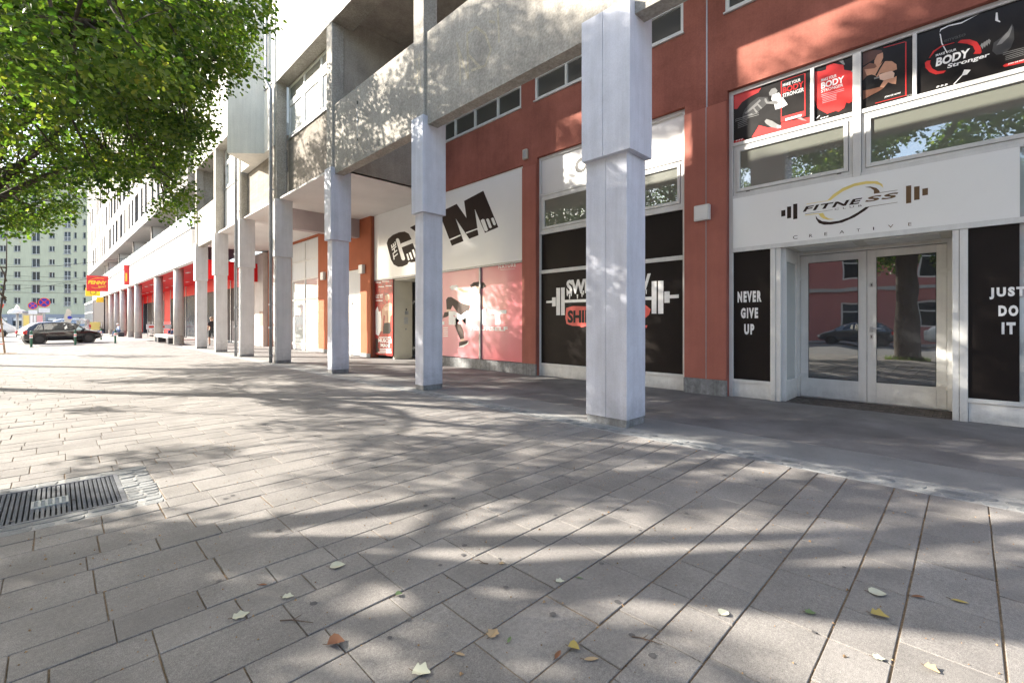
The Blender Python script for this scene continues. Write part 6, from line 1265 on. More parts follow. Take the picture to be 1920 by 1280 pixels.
# white partitions under the block
for yy in (6.0, 15.5, 25.5, 36.5, 47.5, 52.0):
    m_ = MB(); m_.prism([(0.35, yy), (3.6, yy), (3.6, yy + .25), (0.35, yy + .25)], 6.6, 9.1); lb('partition', m_, 'white_wall')
    m_ = MB(); m_.box(.30, .35, yy - .05, yy + .3, 6.6, 9.1); lb('partition_edge', m_, 'dark_metal')
q = MB(); q.box(3.6, 3.9, 0, LEN, 6.6, 9.1); lb('terrace_wall', q, 'glass_far')
# office floors: wall with window openings, slim deep reveals
FH = 3.25; NF = 5; Z0 = 9.1
rr = random.Random(21)
holes_o = []
for f in range(NF):
    y = 1.5 + rr.uniform(0, 1.2)
    while y < LEN + 3:
        w = rr.choice((1.0, 1.0, 1.45, 1.9)); holes_o.append((y, y + w, Z0 + f * FH + .75, Z0 + (f + 1) * FH - .22)); y += w + rr.choice((1.0, 1.3, 1.9))
wm = MB(); fno = lambda u, v, d: (-.25 + d, u, v)
wall_grid(wm, fno, 0.0, LEN + 6, Z0, Z0 + NF * FH + .6, holes_o, .38, 0, 1)
wm.box(-.25, 9.0, 0.0, LEN + 6, Z0 + NF * FH + .6, Z0 + NF * FH + .9, 0)
wm.poly([(-.25, LEN + 6, Z0), (9, LEN + 6, Z0), (9, LEN + 6, Z0 + NF * FH + .6), (-.25, LEN + 6, Z0 + NF * FH + .6)], 0)
wm.poly([(-.25, 0, Z0), (-.25, 0, Z0 + NF * FH + .6), (9, 0, Z0 + NF * FH + .6), (9, 0, Z0)], 0)
lb('wall', wm, ['grey_wall', 'grey_reveal'])
q = MB(); q.box(-.2, 9.0, 0.0, LEN + 6, Z0 - .02, Z0 + .02); q2 = lb('block_soffit', q, 'soffit_grey')
for f in range(NF):
    q = MB(); q.box(-.262, -.249, 0, LEN + 6, Z0 + f * FH + .52, Z0 + f * FH + .56); lb('floor_joint', q, 'dark_metal')
pane_cache = {}
for (a, b, z0, z1) in holes_o:
    key = round(b - a, 2)
    if key not in pane_cache:
        fm = MB(); w = key; h = FH - .97
        fm.box(0, .06, 0, .06, 0, h); fm.box(0, .06, w - .06, w, 0, h); fm.box(0, .06, .06, w - .06, 0, .06); fm.box(0, .06, .06, w - .06, h - .06, h)
        pn = MB(); pn.box(.03, .045, .06, w - .06, .06, h - .06)
        pane_cache[key] = (mesh_of('window', fm, 'metal_grey'), mesh_of('pane', pn, 'glass_far'))
    o = bpy.data.objects.new('window', pane_cache[key][0]); COL.objects.link(o); o.parent = ob; o.location = (.07, a, z0)
    p = bpy.data.objects.new('pane', pane_cache[key][1]); COL.objects.link(p); p.parent = o
# projecting store signs (things hung on the fascia)
def own(name, loc, rotz, label, cat, group=None):
    e = empty(name, loc, label, cat, group); e.rotation_euler = (0, 0, rotz); return e
def to_world(x, y, z): 
    v = Matrix.Rotation(OB_ANG, 3, 'Z') @ Vector((x, y, z)); return (5.4 + v.x, 30.6 + v.y, v.z)
e = own('store_sign', to_world(-.1, 41.0, 5.0), OB_ANG, 'square red store sign with yellow lettering projecting over the pavement', 'sign')
q = MB(); q.cbox(-2.0, -.12, -.09, .09, 0.05, 1.85, .02); build('panel', q, 'red_paint', e, local=True)
fs = lambda s, t: (-2.0 + s, -.094, t)
m_ = MB(); add_text(m_, 'PENNY', fs, 1.66, .42, .10, .85, .05, .2); build('lettering', m_, 'yellow_paint', e, local=True)
m_ = MB(); add_text(m_, 'MARKT', fs, .72, .17, .98, .52, .02, .2); build('lettering', m_, 'yellow_paint', e, local=True)
m_ = MB()
sw = [(.95 + .78 * math.cos(t), .98 + .62 * math.sin(t)) for t in [R(70 - i * 8) for i in range(12)]] 
for arc in ([R(150 - i * 9) for i in range(12)], [R(330 - i * 9) for i in range(12)]):
    pts = [(.95 + .85 * math.cos(t), 1.0 + .58 * math.sin(t) + .12 * math.cos(t)) for t in arc]
    for a, b in zip(pts[:-1], pts[1:]):
        m_.poly([fs(a[0], a[1]), fs(b[0], b[1]), fs(b[0], b[1] + .035), fs(a[0], a[1] + .035)])
build('ring', m_, 'yellow_paint', e, local=True)
q = MB(); q.cyl((-.12, 0, .4), (.06, 0, .4), .03, n=6); q.cyl((-.12, 0, 1.5), (.06, 0, 1.5), .03, n=6); build('bracket', q, 'metal_grey', e, local=True)
e = own('wall_sign', to_world(-.16, 24.6, 4.9), OB_ANG, 'tall narrow red and yellow sign strip fixed across the white fascia', 'sign')
q = MB(); q.cbox(-.30, .09, 0, .12, 0, 1.85, .01); build('panel', q, 'red_paint', e, local=True)
q = MB(); q.box(-.20, -.08, -.006, -.001, .35, 1.1); build('lettering', q, 'yellow_paint', e, local=True)
e = own('post_sign', to_world(-.1, 47.4, 4.0), OB_ANG, 'yellow projecting sign behind the red store sign', 'sign')
q = MB(); q.cbox(-1.75, -.35, -.1, .1, .75, 1.75, .02); build('panel', q, 'yellow_paint', e, local=True)
q = MB(); q.cbox(-.75, -.05, -.08, .08, .0, .65, .02); build('small_panel', q, 'yellow_paint', e, local=True)
m_ = MB(); m_.ring((-1.05, -.11, 1.25), (0, 1, 0), .28, .03, n=16, k=4); build('emblem', m_, 'dark_metal', e, local=True)
q = MB(); q.cyl((-.4, 0, 1.3), (.06, 0, 1.3), .03, n=6); q.cyl((-.3, 0, .4), (.06, 0, .4), .03, n=6); build('bracket', q, 'metal_grey', e, local=True)

# ------------------------------------------------------------------ green apartment block closing the view
gb_ = empty('apartment_block', (-10.0, 160.0, 0), 'tall pale green apartment block with many small windows closing the street', 'building')
gb_.rotation_euler = (0, 0, R(-45))      # local x to the right in the view, local y away
GW = 46.0; GFH = 3.03; GN = 9; G0 = 4.9
kinds_w = {'wide': (1.9, 2.0), 'two': (1.35, 1.25), 'door': (1.6, 2.2), 'slim': (.7, 1.45), 'mid': (1.55, 1.45)}
colsx = GREENCOLS
hol = []; wl_ = []
for (x, kd) in colsx:
    w, h = kinds_w[kd]
    for f in range(GN):
        z = G0 + f * GFH + (.35 if kd in ('wide', 'door') else .95)
        hol.append((x - w/2, x + w/2, z, z + h)); wl_.append((x, z, kd))
gm_ = MB(); fng = lambda u, v, d: (u, d, v)
wall_grid(gm_, fng, -GW, GW, 3.4, G0 + GN * GFH + .6, hol, .22)
gm_.poly([(GW, 0, 0), (GW, 14, 0), (GW, 14, 33), (GW, 0, 33)]); gm_.poly([(-GW, 0, 0), (-GW, 0, 33), (-GW, 14, 33), (-GW, 14, 0)])
build('wall', gm_, 'green_wall', gb_, local=True)
# ground floor
holb = [(x - 1.1, x + 1.1, .7, 2.6) for (x, kd) in colsx if x > -8] + [(-24, -18, 0, 2.8), (-14, -10, 0, 2.8)]
gm_ = MB(); wall_grid(gm_, lambda u, v, d: (u, -.05 + d, v), -GW, GW, -.06, 3.4, holb, .3); build('ground_floor', gm_, 'blue_grey_wall', gb_, local=True)
for (a, b, z0, z1) in holb:
    q = MB(); q.box(a, b, .2, .23, z0, z1); w = build('window', q, 'glass_far', gb_, local=True)
    q = MB(); q.box(a, b, .15, .19, z1 - .7, z1); build('blind', q, 'white_panel', w, local=True)
wc = {}
for (x, z, kd) in wl_:
    w, h = kinds_w[kd]
    if kd not in wc:
        fm = MB(); t = .07
        fm.box(-w/2, w/2, 0, .06, 0, t); fm.box(-w/2, w/2, 0, .06, h - t, h); fm.box(-w/2, -w/2 + t, 0, .06, t, h - t); fm.box(w/2 - t, w/2, 0, .06, t, h - t)
        if kd != 'slim': fm.box(-.045, .045, 0, .06, t, h - t)
        if kd == 'door':
            for k in range(9): fm.box(-w/2 + w * k / 8 - .012, -w/2 + w * k / 8 + .012, -.14, -.12, 0, .95)
            fm.box(-w/2, w/2, -.15, -.11, .93, .98)
        sl = MB(); sl.box(-w/2 - .1, w/2 + .1, -.28, .0, -.08, -.005)
        pn = MB(); pn.box(-w/2 + t, w/2 - t, .035, .05, t, h - t)
        wc[kd] = (mesh_of('window', fm, 'white_metal'), mesh_of('pane', pn, 'glass_far'), mesh_of('sill', sl, 'metal_grey'))
    o = bpy.data.objects.new('window', wc[kd][0]); COL.objects.link(o); o.parent = gb_; o.location = (x, .12, z)
    for j, nm in ((1, 'pane'), (2, 'sill')):
        p = bpy.data.objects.new(nm, wc[kd][j]); COL.objects.link(p); p.parent = o
zt = G0 + GN * GFH + .6
q = MB(); q.box(-GW - .4, GW + .4, -.6, 14, zt, zt + .35); build('cornice', q, 'cream', gb_, local=True)
rf = MB(); rf.v = [(-GW - .4, -.6, zt + .36), (GW + .4, -.6, zt + .36), (GW + .4, 14, zt + .36), (-GW - .4, 14, zt + .36), (-GW + 4, 6, zt + 4.6), (GW - 4, 6, zt + 4.6)]
rf.f = [(0, 1, 5, 4), (1, 2, 5), (2, 3, 4, 5), (3, 0, 4)]; rf.m = [0] * 4
roof = build('roof', rf, 'roof_grey', gb_, local=True)
for x in (-20, -4, 10, 22):
    q = MB(); q.box(x - .8, x + .8, 4, 5.2, zt + 2, zt + 6); build('chimney', q, 'cream', roof, local=True)

# ------------------------------------------------------------------ across the street (seen in the shop windows)
opp = empty('opposite_house', (-22.0, 6.0, 0), 'pinkish red house across the street seen in the door glass', 'building')
hl = []
for f in range(2):
    for k in range(14):
        hl.append((-30 + k * 4.4, -28.4 + k * 4.4, 1.0 + f * 3.6, 2.9 + f * 3.6))
m_ = MB(); wall_grid(m_, lambda u, v, d: (-22.0 - d, u, v), -34.0, 34.0, 0, 8.2, hl, .2); m_.box(-32, -22.01, -34, 34, 8.2, 8.4)
build('wall', m_, 'pink_wall', opp)
m_ = MB(); m_.box(-22.3, -21.85, -34, 34, 3.75, 4.0); m_.box(-22.3, -21.75, -34, 34, 8.0, 8.45); build('cornice', m_, 'soffit_grey', opp)
for (a, b, z0, z1) in hl:
    q = MB()
    for (u0, u1, v0, v1) in ((a, a + .1, z0, z1), (b - .1, b, z0, z1), (a + .1, b - .1, z0, z0 + .1), (a + .1, b - .1, z1 - .1, z1), (a + .1, b - .1, z0 + 1.25, z0 + 1.33)): q.box(-22.15, -22.08, u0, u1, v0, v1)
    w = build('window', q, 'white_metal', opp); q = MB(); q.box(-22.14, -22.12, a + .1, b - .1, z0 + .1, z1 - .1); build('pane', q, 'glass_far', w)
m_ = MB(); m_.v = [(-21.6, -34, 8.45), (-21.6, 34, 8.45), (-27, 34, 11.4), (-27, -34, 11.4), (-32, -34, 8.45), (-32, 34, 8.45)]; m_.f = [(0, 1, 2, 3), (3, 2, 5, 4)]; m_.m = [0, 0]
build('roof', m_, 'roof_tile', opp)
m_ = MB(); m_.box(-21.95, -17.0, -40, 60, -.055, .0); build('opposite_pavement', m_, 'far_paving', kind='structure')
m_ = MB(); m_.box(-16.95, -4.8, -60, 130, -.058, -.05); build('road', m_, 'asphalt', kind='structure')

# ------------------------------------------------------------------ vehicles
def make_car(name, label, group, loc, rotz, paint, st, wheels, glass_x, side_glass, tail, nose, rim='rim_dark', wr=.31, extra=None):
    """st: stations along x: (x, z_bottom, z_shoulder, half_width, z_top, half_width_top); car faces +x"""
    e = empty(name, loc, label, 'van' if 'van' in name else 'car', group); e.rotation_euler = (0, 0, rotz)
    mb = MB(); prof = []
    for (x, zb, zs, w, zt, wt) in st:
        half = [(w * .80, zb), (w * .97, zb + .10), (w, zb + (zs - zb) * .45), (w * .985, zs - .04), (w * .95, zs), (wt + (w * .95 - wt) * .12, zt - (zt - zs) * .16), (wt * .86, zt - .015), (wt * .45, zt + .012)]
        prof.append([(x, y, z) for (y, z) in half] + [(x, -y, z) for (y, z) in reversed(half)])
    n = len(prof[0])
    for r_ in prof: mb.v += r_
    for i in range(len(prof) - 1):
        for j in range(n):
            k = (j + 1) % n; mb.f.append((i*n + j, (i+1)*n + j, (i+1)*n + k, i*n + k)); mb.m.append(0)
    mb.f.append(tuple(range(n))); mb.f.append(tuple((len(prof)-1)*n + n - 1 - i for i in range(n))); mb.m += [0, 0]
    body = build('body', mb, paint, e, smooth=True, local=True)
    def at(x):
        for a, b in zip(st[:-1], st[1:]):
            if a[0] <= x <= b[0]:
                t = (x - a[0]) / (b[0] - a[0]); return [a[i] + (b[i] - a[i]) * t for i in range(6)]
        return st[-1]
    def sidept(x, t, s_, off=.012):
        _, zb, zs, w, zt, wt = at(x)
        y0, z0_ = w * .95, zs; y1, z1_ = wt + (w * .95 - wt) * .12, zt - (zt - zs) * .16
        return (x, s_ * (y0 + (y1 - y0) * t + off), z0_ + (z1_ - z0_) * t)
    for s_ in (1, -1):
        for (x0, x1, xt0, xt1) in side_glass:
            m_ = MB(); p = [sidept(x0, .06, s_), sidept(x1, .06, s_), sidept(xt1, .94, s_), sidept(xt0, .94, s_)]
            m_.poly(p if s_ < 0 else p[::-1]); w_ = build('side_window', m_, 'car_glass', e, local=True)
    for (xa, xb, nm) in glass_x:        # windscreen and rear window, between two stations
        A, B = at(xa), at(xb)
        ya, yb = A[5] * .80, B[5] * .84; off = .02 if xb < xa else .02
        sgn = 1 if xa > xb else -1
        p = [(xa + sgn * .015, -ya, A[4] + .012), (xa + sgn * .015, ya, A[4] + .012), (xb + sgn * .015, yb, B[4] + .012), (xb + sgn * .015, -yb, B[4] + .012)]
        m_ = MB(); m_.poly(p); build(nm, m_, 'car_glass', e, local=True)
    for (wx) in wheels:
        for s_ in (1, -1):
            hw = at(wx)[3]
            m_ = MB(); m_.cyl((wx, s_ * (hw - .19), wr), (wx, s_ * (hw + .012), wr), wr, n=24); wh = build('wheel', m_, 'rubber', e, local=True)
            m_ = MB(); m_.cyl((wx, s_ * (hw + .012), wr), (wx, s_ * (hw + .02), wr), wr * .66, wr * .58, n=20); build('rim', m_, rim, wh, local=True)
            m_ = MB(); m_.ring((wx, s_ * (hw - .01), wr + .01), (0, 1, 0), wr + .045, .03, n=28, k=5); build('wheel_arch', m_, 'rubber', e, local=True)
    X0, X1 = st[0][0], st[-1][0]
    for s_ in (1, -1):
        a = at(X0 + .08); m_ = MB(); m_.cbox(X0 - .02, X0 + .16, s_ * a[3] * .72, s_ * (a[3] + .006), tail[0], tail[1], .02); build('tail_light', m_, 'lamp_red', e, local=True)
        a = at(X1 - .1); m_ = MB(); m_.cbox(X1 - .22, X1 + .0, s_ * a[3] * .62, s_ * (a[3] + .002), nose[0], nose[1], .02); build('headlight', m_, 'lamp_clear', e, local=True)
        xm = max(g[1] for g in side_glass); m_ = MB(); hw = at(xm)[3]; m_.cbox(xm - .12, xm - .02, s_ * (hw * .95), s_ * (hw + .16), at(xm)[2] + .02, at(xm)[2] + .15, .02); build('mirror', m_, paint if paint != 'car_white' else 'rubber', e, local=True)
        m_ = MB(); a = at(0); m_.box(wheels[0] + wr + .1, wheels[1] - wr - .1, s_ * (a[3] - .02), s_ * (a[3] + .004), a[1] + .02, a[1] + .09); build('sill', m_, 'rubber', e, local=True)
        for xx in (at(.15)[0],):
            m_ = MB(); m_.box(.10, .26, s_ * (at(.2)[3] * .985), s_ * (at(.2)[3] + .02), at(.2)[2] - .12, at(.2)[2] - .09); build('door_handle', m_, paint, e, local=True)
    m_ = MB(); m_.cbox(X0 - .03, X0 - .001, -.26, .26, tail[0] - .22, tail[0] - .11, .005); build('number_plate', m_, 'reflect_white', e, local=True)
    return e
hatch = [(-2.0, .42, .62, .70, .66, .55), (-1.95, .30, .86, .80, .92, .62), (-1.70, .24, .90, .84, 1.18, .60), (-1.25, .22, .91, .855, 1.42, .58), (-.6, .20, .92, .86, 1.47, .60), (.1, .20, .92, .86, 1.46, .60), (.55, .20, .91, .86, 1.36, .58), (1.15, .22, .88, .85, .98, .66), (1.65, .26, .78, .82, .80, .62), (1.95, .32, .64, .74, .66, .52), (2.02, .40, .55, .66, .56, .46)]
make_car('parked_car', 'black hatchback parked side on behind the green bollards', 'cars beyond the pavement', (.25, 44.2, -.0), R(16), 'car_black', hatch, (-1.30, 1.20), [(1.10, .58, 'windscreen'), (-1.85, -1.35, 'rear_window')], [(-1.55, -1.12, -1.30, -1.12), (-1.06, -.16, -1.06, -.16), (-.06, .98, -.06, .50)], (.66, .90), (.50, .64), wr=.32)
make_car('parked_car', 'white hatchback at the far left edge, tail towards the black car', 'cars beyond the pavement', (-4.9, 51.5, 0), R(184), 'car_white', hatch, (-1.30, 1.20), [(1.10, .58, 'windscreen'), (-1.85, -1.35, 'rear_window')], [(-1.55, -1.12, -1.30, -1.12), (-1.06, -.16, -1.06, -.16), (-.06, .98, -.06, .50)], (.70, .95), (.50, .64))
mpv = [(-2.15, .42, .70, .74, .75, .62), (-2.12, .28, .98, .84, 1.05, .70), (-2.0, .22, 1.02, .88, 1.72, .66), (-1.4, .20, 1.02, .90, 1.84, .68), (.2, .20, 1.02, .90, 1.84, .68), (.75, .20, 1.0, .90, 1.66, .66), (1.45, .22, .98, .88, 1.10, .72), (1.95, .28, .82, .84, .86, .64), (2.15, .36, .62, .74, .64, .52)]
make_car('parked_car', 'silver people carrier parked behind the black hatchback', 'cars beyond the pavement', (.6, 70.0, 0), R(180), 'car_silver', mpv, (-1.35, 1.35), [(1.40, .80, 'windscreen'), (-2.05, -2.01, 'rear_window')], [(-1.85, -1.0, -1.85, -1.0), (-.92, .1, -.92, .1), (.18, 1.25, .18, .62)], (.85, 1.2), (.60, .78), rim='rim_silver')
vn = [(-2.9, .45, .9, .90, .95, .85), (-2.88, .34, 1.25, .98, 2.45, .86), (-2.7, .30, 1.3, 1.0, 2.58, .88), (.9, .30, 1.3, 1.0, 2.58, .88), (1.35, .30, 1.25, 1.0, 2.40, .85), (2.05, .30, 1.18, .98, 1.35, .78), (2.6, .36, .95, .94, 1.0, .72), (2.8, .45, .72, .84, .74, .6)]
v1 = make_car('rescue_van', 'white van with red markings behind the white hatchback, far left', None, (-5.6, 70.0, 0), R(0), 'car_white', vn, (-1.85, 1.65), [(2.0, 1.38, 'windscreen')], [(-.6, .55, -.6, .55), (.85, 1.85, .85, 1.36)], (1.0, 1.5), (.72, .9), rim='rim_silver', wr=.34)
for zz in (.95, 2.35):
    m_ = MB(); m_.box(-2.7, .4, -1.012, -1.002, zz, zz + .14) if zz < 2 else m_.box(-2.5, .8, -.92, -.91, zz, zz + .1); build('stripe', m_, 'reflect_red', v1, local=True)
make_car('delivery_van', 'white van parked across the street, seen in the door glass', None, (-15.6, -1.0, 0), R(90), 'car_white', vn, (-1.85, 1.65), [(2.0, 1.38, 'windscreen')], [(.85, 1.85, .85, 1.36)], (1.0, 1.5), (.72, .9), rim='rim_silver', wr=.34)
make_car('parked_car', 'dark car parked across the street beside the white van', 'cars across the street', (-15.6, 5.0, 0), R(90), 'car_dark', hatch, (-1.30, 1.20), [(1.10, .58, 'windscreen'), (-1.85, -1.35, 'rear_window')], [(-1.55, -1.12, -1.30, -1.12), (-1.06, -.16, -1.06, -.16), (-.06, .98, -.06, .50)], (.70, .95), (.50, .64))

# ------------------------------------------------------------------ bollards, signs, lamps, street furniture
def bollard(x, y, label):
    e = empty('bollard', (x, y, 0), label, 'bollard', 'green bollards at the pavement edge')
    q = MB(); q.lathe([(.055, 0), (.055, .90), (.050, .93), (.03, .945), (.005, .95)], (x, y), n=14); b = build('post', q, 'bollard_green', e, smooth=False)
    for (z0, z1, mt) in ((.52, .60, 'reflect_white'), (.60, .66, 'reflect_red'), (.66, .73, 'reflect_white')):
        q = MB(); q.cyl((x, y, z0), (x, y, z1), .058, n=14, caps=False); build('band', q, mt, e)
    q = MB(); q.cyl((x, y, 0), (x, y, .02), .10, n=14); build('foot', q, 'metal_grey', e)
bollard(-1.0, 37.8, 'green bollard in front of the black car, below its rear wheel')
bollard(.85, 39.5, 'green bollard in front of the black car, beside its front door')
bollard(2.85, 41.0, 'green bollard standing alone right of the black car')
bollard(2.6, 50.0, 'green bollard just beyond the nose of the black car')
def no_stop(x, y, zc, r, label):
    e = empty('road_sign', (x, y, 0), label, 'road sign', 'round no stopping signs')
    ang = R(-30); c, s_ = math.cos(ang), math.sin(ang)
    nrm = Vector((-.35, -.94, 0)).normalized(); side = Vector((-nrm.y, nrm.x, 0)) ; ctr = Vector((x, y, zc)) + nrm * .06
    q = MB(); q.cyl((x, y, 0), (x, y, zc + r), .035, n=10); build('post', q, 'metal_grey', e)
    q = MB(); q.cyl(ctr, ctr + nrm * .02, r, n=28); build('rim', q, 'reflect_red', e)
    q = MB(); q.cyl(ctr + nrm * .021, ctr + nrm * .024, r * .82, n=28); build('disc', q, 'sign_blue', e)
    q = MB()
    for sgn in (1, -1):
        d = (side * sgn + Vector((0, 0, 1))).normalized(); p = d.cross(nrm).normalized() * r * .09; o_ = ctr + nrm * (.027 + .001 * sgn)
        q.poly([o_ + d * r * .8 + p, o_ - d * r * .8 + p, o_ - d * r * .8 - p, o_ + d * r * .8 - p])
    build('cross', q, 'reflect_red', e)
    q = MB(); lo = ctr + Vector((0, 0, -r - .42)); a = side * r * .9; t = Vector((0, 0, .34))
    for k in (0, 1):
        pass
    pts = [lo - a, lo + a, lo + a + t, lo - a + t]; q.poly(pts); q.poly([p - nrm * .02 for p in pts[::-1]])
    build('plate', q, 'reflect_white', e)
no_stop(-.62, 50.6, 2.97, .36, 'higher round red and blue no stopping sign above the black car')
no_stop(-1.45, 59.4, 2.93, .33, 'lower round red and blue no stopping sign left of the other')
e = empty('street_sign', (-4.6, 58.0, 0), 'green street direction sign with red arrow on a post, far left', 'road sign')
q = MB(); q.cyl((-4.6, 58, 0), (-4.6, 58, 3.6), .04, n=8); build('post', q, 'metal_grey', e)
q = MB(); q.cbox(-5.6, -3.9, 57.92, 57.95, 2.55, 2.85, .01); build('panel', q, 'bollard_green', e)
q = MB(); q.poly([(-3.85, 57.93, 2.3), (-3.75, 57.93, 2.22), (-3.3, 57.93, 2.75), (-3.2, 57.93, 2.62), (-3.1, 57.93, 3.0), (-3.5, 57.93, 2.95), (-3.4, 57.93, 2.84)]); build('arrow', q, 'reflect_red', e)
e = empty('advert_pillar', (-2.6, 64.0, 0), 'round topped kiosk lamp with white shade behind the black car', 'kiosk')
q = MB(); q.cyl((-2.6, 64, 0), (-2.6, 64, 2.3), .09, n=10); build('post', q, 'metal_grey', e)
q = MB(); q.lathe([(.62, 2.28), (.60, 2.45), (.45, 2.62), (.2, 2.72), (.12, 2.95), (.03, 3.1)], (-2.6, 64), n=20); build('shade', q, 'white_panel', e)
q = MB(); q.cbox(-2.3, -.9, 63.6, 64.5, .3, 2.3, .03); build('display_case', q, 'beige_panel', e)
q = MB(); q.cbox(-2.4, -.8, 63.5, 64.6, 2.31, 2.5, .06); build('case_roof', q, 'metal_grey', e)
for k, mt in enumerate(('print_yellow', 'print_white', 'print_pink_light')):
    q = MB(); q.box(-2.2 + k * .45, -1.82 + k * .45, 63.58, 63.592, .6, 2.1); build('placard', q, mt, e)
e = empty('billboard', (.9, 66.0, 0), 'white cut out board on a post behind the silver car', 'board')
q = MB(); q.cyl((.9, 66, 0), (.9, 66, 2.9), .05, n=8); build('post', q, 'metal_grey', e)
q = MB(); pts = [(-.28, 1.5), (.2, 1.45), (.28, 1.95), (.18, 2.2), (.26, 2.5), (.06, 2.85), (-.14, 2.8), (-.2, 2.4), (-.32, 2.15)]
b0 = len(q.v); q.poly([(.9 + a, 65.9, z) for a, z in pts]); q.poly([(.9 + a, 65.93, z) for a, z in pts[::-1]]); build('panel', q, 'beige_panel', e)
q = MB(); q.cyl((1.0, 65.87, 1.95), (1.0, 65.89, 1.95), .17, n=16); build('emblem', q, 'sign_blue', e)
e = empty('notice_board', (3.2, 82.0, 0), 'low yellow notice board on the far pavement', 'board')
q = MB(); q.cbox(2.2, 4.2, 81.95, 82.05, .45, 1.5, .02); build('panel', q, 'print_yellow', e)
for xx in (2.5, 3.9): q = MB(); q.cyl((xx, 82, 0), (xx, 82, .46), .05, n=8); build('leg', q, 'metal_grey', e)
# hedge in front of the green block
hd_ = empty('hedge', (3.0, 105.0, 0), 'dark green clipped hedge in front of the green block', 'hedge')
leaf_mesh('foliage', [(0 + k * .7, 106 - k * .5, .8 + .25 * (k % 2), .8) for k in range(10)], 260, .22, 31, 'leaf_far', hd_, (3.0, 104.0, .8))
q = MB(); q.box(0, 6.2, 103.9, 104.3, 0, .5); build('stem_row', q, 'bark', hd_)
# span lamps over the street and their wires
def span_lamp(x, y, z, s_, label, wires):
    e = empty('street_lamp', (x, y, z), label, 'street lamp', 'lamps hanging over the street')
    q = MB(); q.lathe([(.02, z + .40 * s_), (.16 * s_, z + .34 * s_), (.62 * s_, z + .10 * s_), (.66 * s_, z)], (x, y), n=18); build('hood', q, 'metal_grey', e)
    q = MB(); q.lathe([(.5 * s_, z - .01), (.4 * s_, z - .12 * s_), (.1 * s_, z - .18 * s_)], (x, y), n=14); build('lens', q, 'white_panel', e)
    for (a, b) in wires:
        q = MB(); q.tube([a, ((a[0] + b[0]) / 2, (a[1] + b[1]) / 2, (a[2] + b[2]) / 2 - .35), b], .018, n=5); build('wire', q, 'dark_metal', e)
span_lamp(-4.9, 46.5, 4.35, 1.5, 'large grey hanging street lamp at the far left', [((-22, 46.5, 6.5), (-4.9, 46.5, 4.95)), ((-4.9, 46.5, 4.95), (5.0, 52, 7.2))])
span_lamp(-6.2, 66.0, 3.62, 1.1, 'smaller hanging street lamp below the large one', [((-22, 66, 6.5), (-6.2, 66, 4.06)), ((-6.2, 66, 4.06), (4.6, 70, 7.0))])
tw_ = MB()
for k, (z, yy) in enumerate(((6.2, 78), (6.0, 84), (7.6, 90), (4.6, 74))):
    tw_.tube([(-30, yy - 6, z + 1.0), (-8, yy, z), (4.2, yy + 6, z + .6)], .02, n=5)
build('tram_wires', tw_, 'dark_metal', kind='stuff', label='thin overhead tram wires crossing the street', cat='wire')
# bench between the round columns
e = empty('bench', (5.5, 39.6, 0), 'white stone bench between the first two round columns', 'bench')
q = MB(); q.cbox(5.15, 5.75, 37.0, 42.2, .40, .56, .02); build('seat', q, 'white_wall', e)
for yy in (37.2, 41.4): q = MB(); q.cbox(5.22, 5.68, yy, yy + .6, 0, .40, .01); build('base', q, 'dark_metal', e)
# shopping trolleys
def trolley(x, y, label):
    e = empty('shopping_trolley', (x, y, 0), label, 'trolley', 'shopping trolleys parked under the red soffit')
    q = MB(); B = [(x - .42, y - .25, .45), (x + .42, y - .28, .45), (x + .42, y + .28, .45), (x - .42, y + .25, .45)]; Tp = [(x - .55, y - .28, 1.0), (x + .5, y - .3, 1.0), (x + .5, y + .3, 1.0), (x - .55, y + .28, 1.0)]
    for P in (B, Tp):
        for i in range(4): q.cyl(P[i], P[(i+1) % 4], .012, n=5)
    for i in range(4):
        for k in range(7):
            t = k / 7; a = [B[i][j] + (B[(i+1) % 4][j] - B[i][j]) * t for j in range(3)]; b = [Tp[i][j] + (Tp[(i+1) % 4][j] - Tp[i][j]) * t for j in range(3)]; q.cyl(a, b, .005, n=4)
    build('basket', q, 'steel', e)
    q = MB(); q.cyl((x + .5, y - .3, 1.05), (x + .5, y + .3, 1.05), .022, n=8); build('handle', q, 'reflect_red', e)
    q = MB()
    for s_ in (-.22, .22): q.tube([(x + .45, y + s_, 1.0), (x + .4, y + s_, .3), (x - .4, y + s_, .2)], .014, n=5)
    build('frame', q, 'steel', e)
    for (a, b) in ((.38, -.2), (.38, .2), (-.38, -.2), (-.38, .2)):
        q = MB(); q.cyl((x + a, y + b - .015, .07), (x + a, y + b + .015, .07), .07, n=10); build('castor', q, 'rubber', e)
for k, lab in enumerate(('shopping trolley nearest the first round column in the row', 'second shopping trolley from the round column in the row', 'third shopping trolley from the round column in the row', 'farthest shopping trolley of the row under the red soffit')):
    trolley(7.3, 58.0 + k * .62, lab)
e = empty('trolley_barrier', (7.2, 57.3, 0), 'red and white trolley barrier rail under the red soffit', 'barrier')
q = MB(); q.cbox(6.3, 8.3, 57.3, 57.36, .75, 1.25, .01); build('board', q, 'reflect_white', e)
for xx in (6.5, 7.3): q = MB(); q.box(xx, xx + .45, 57.29, 57.298, .9, 1.1); build('stripe', q, 'reflect_red', e)
for xx in (6.4, 8.2): q = MB(); q.cyl((xx, 57.33, 0), (xx, 57.33, .76), .03, n=6); build('leg', q, 'steel', e)
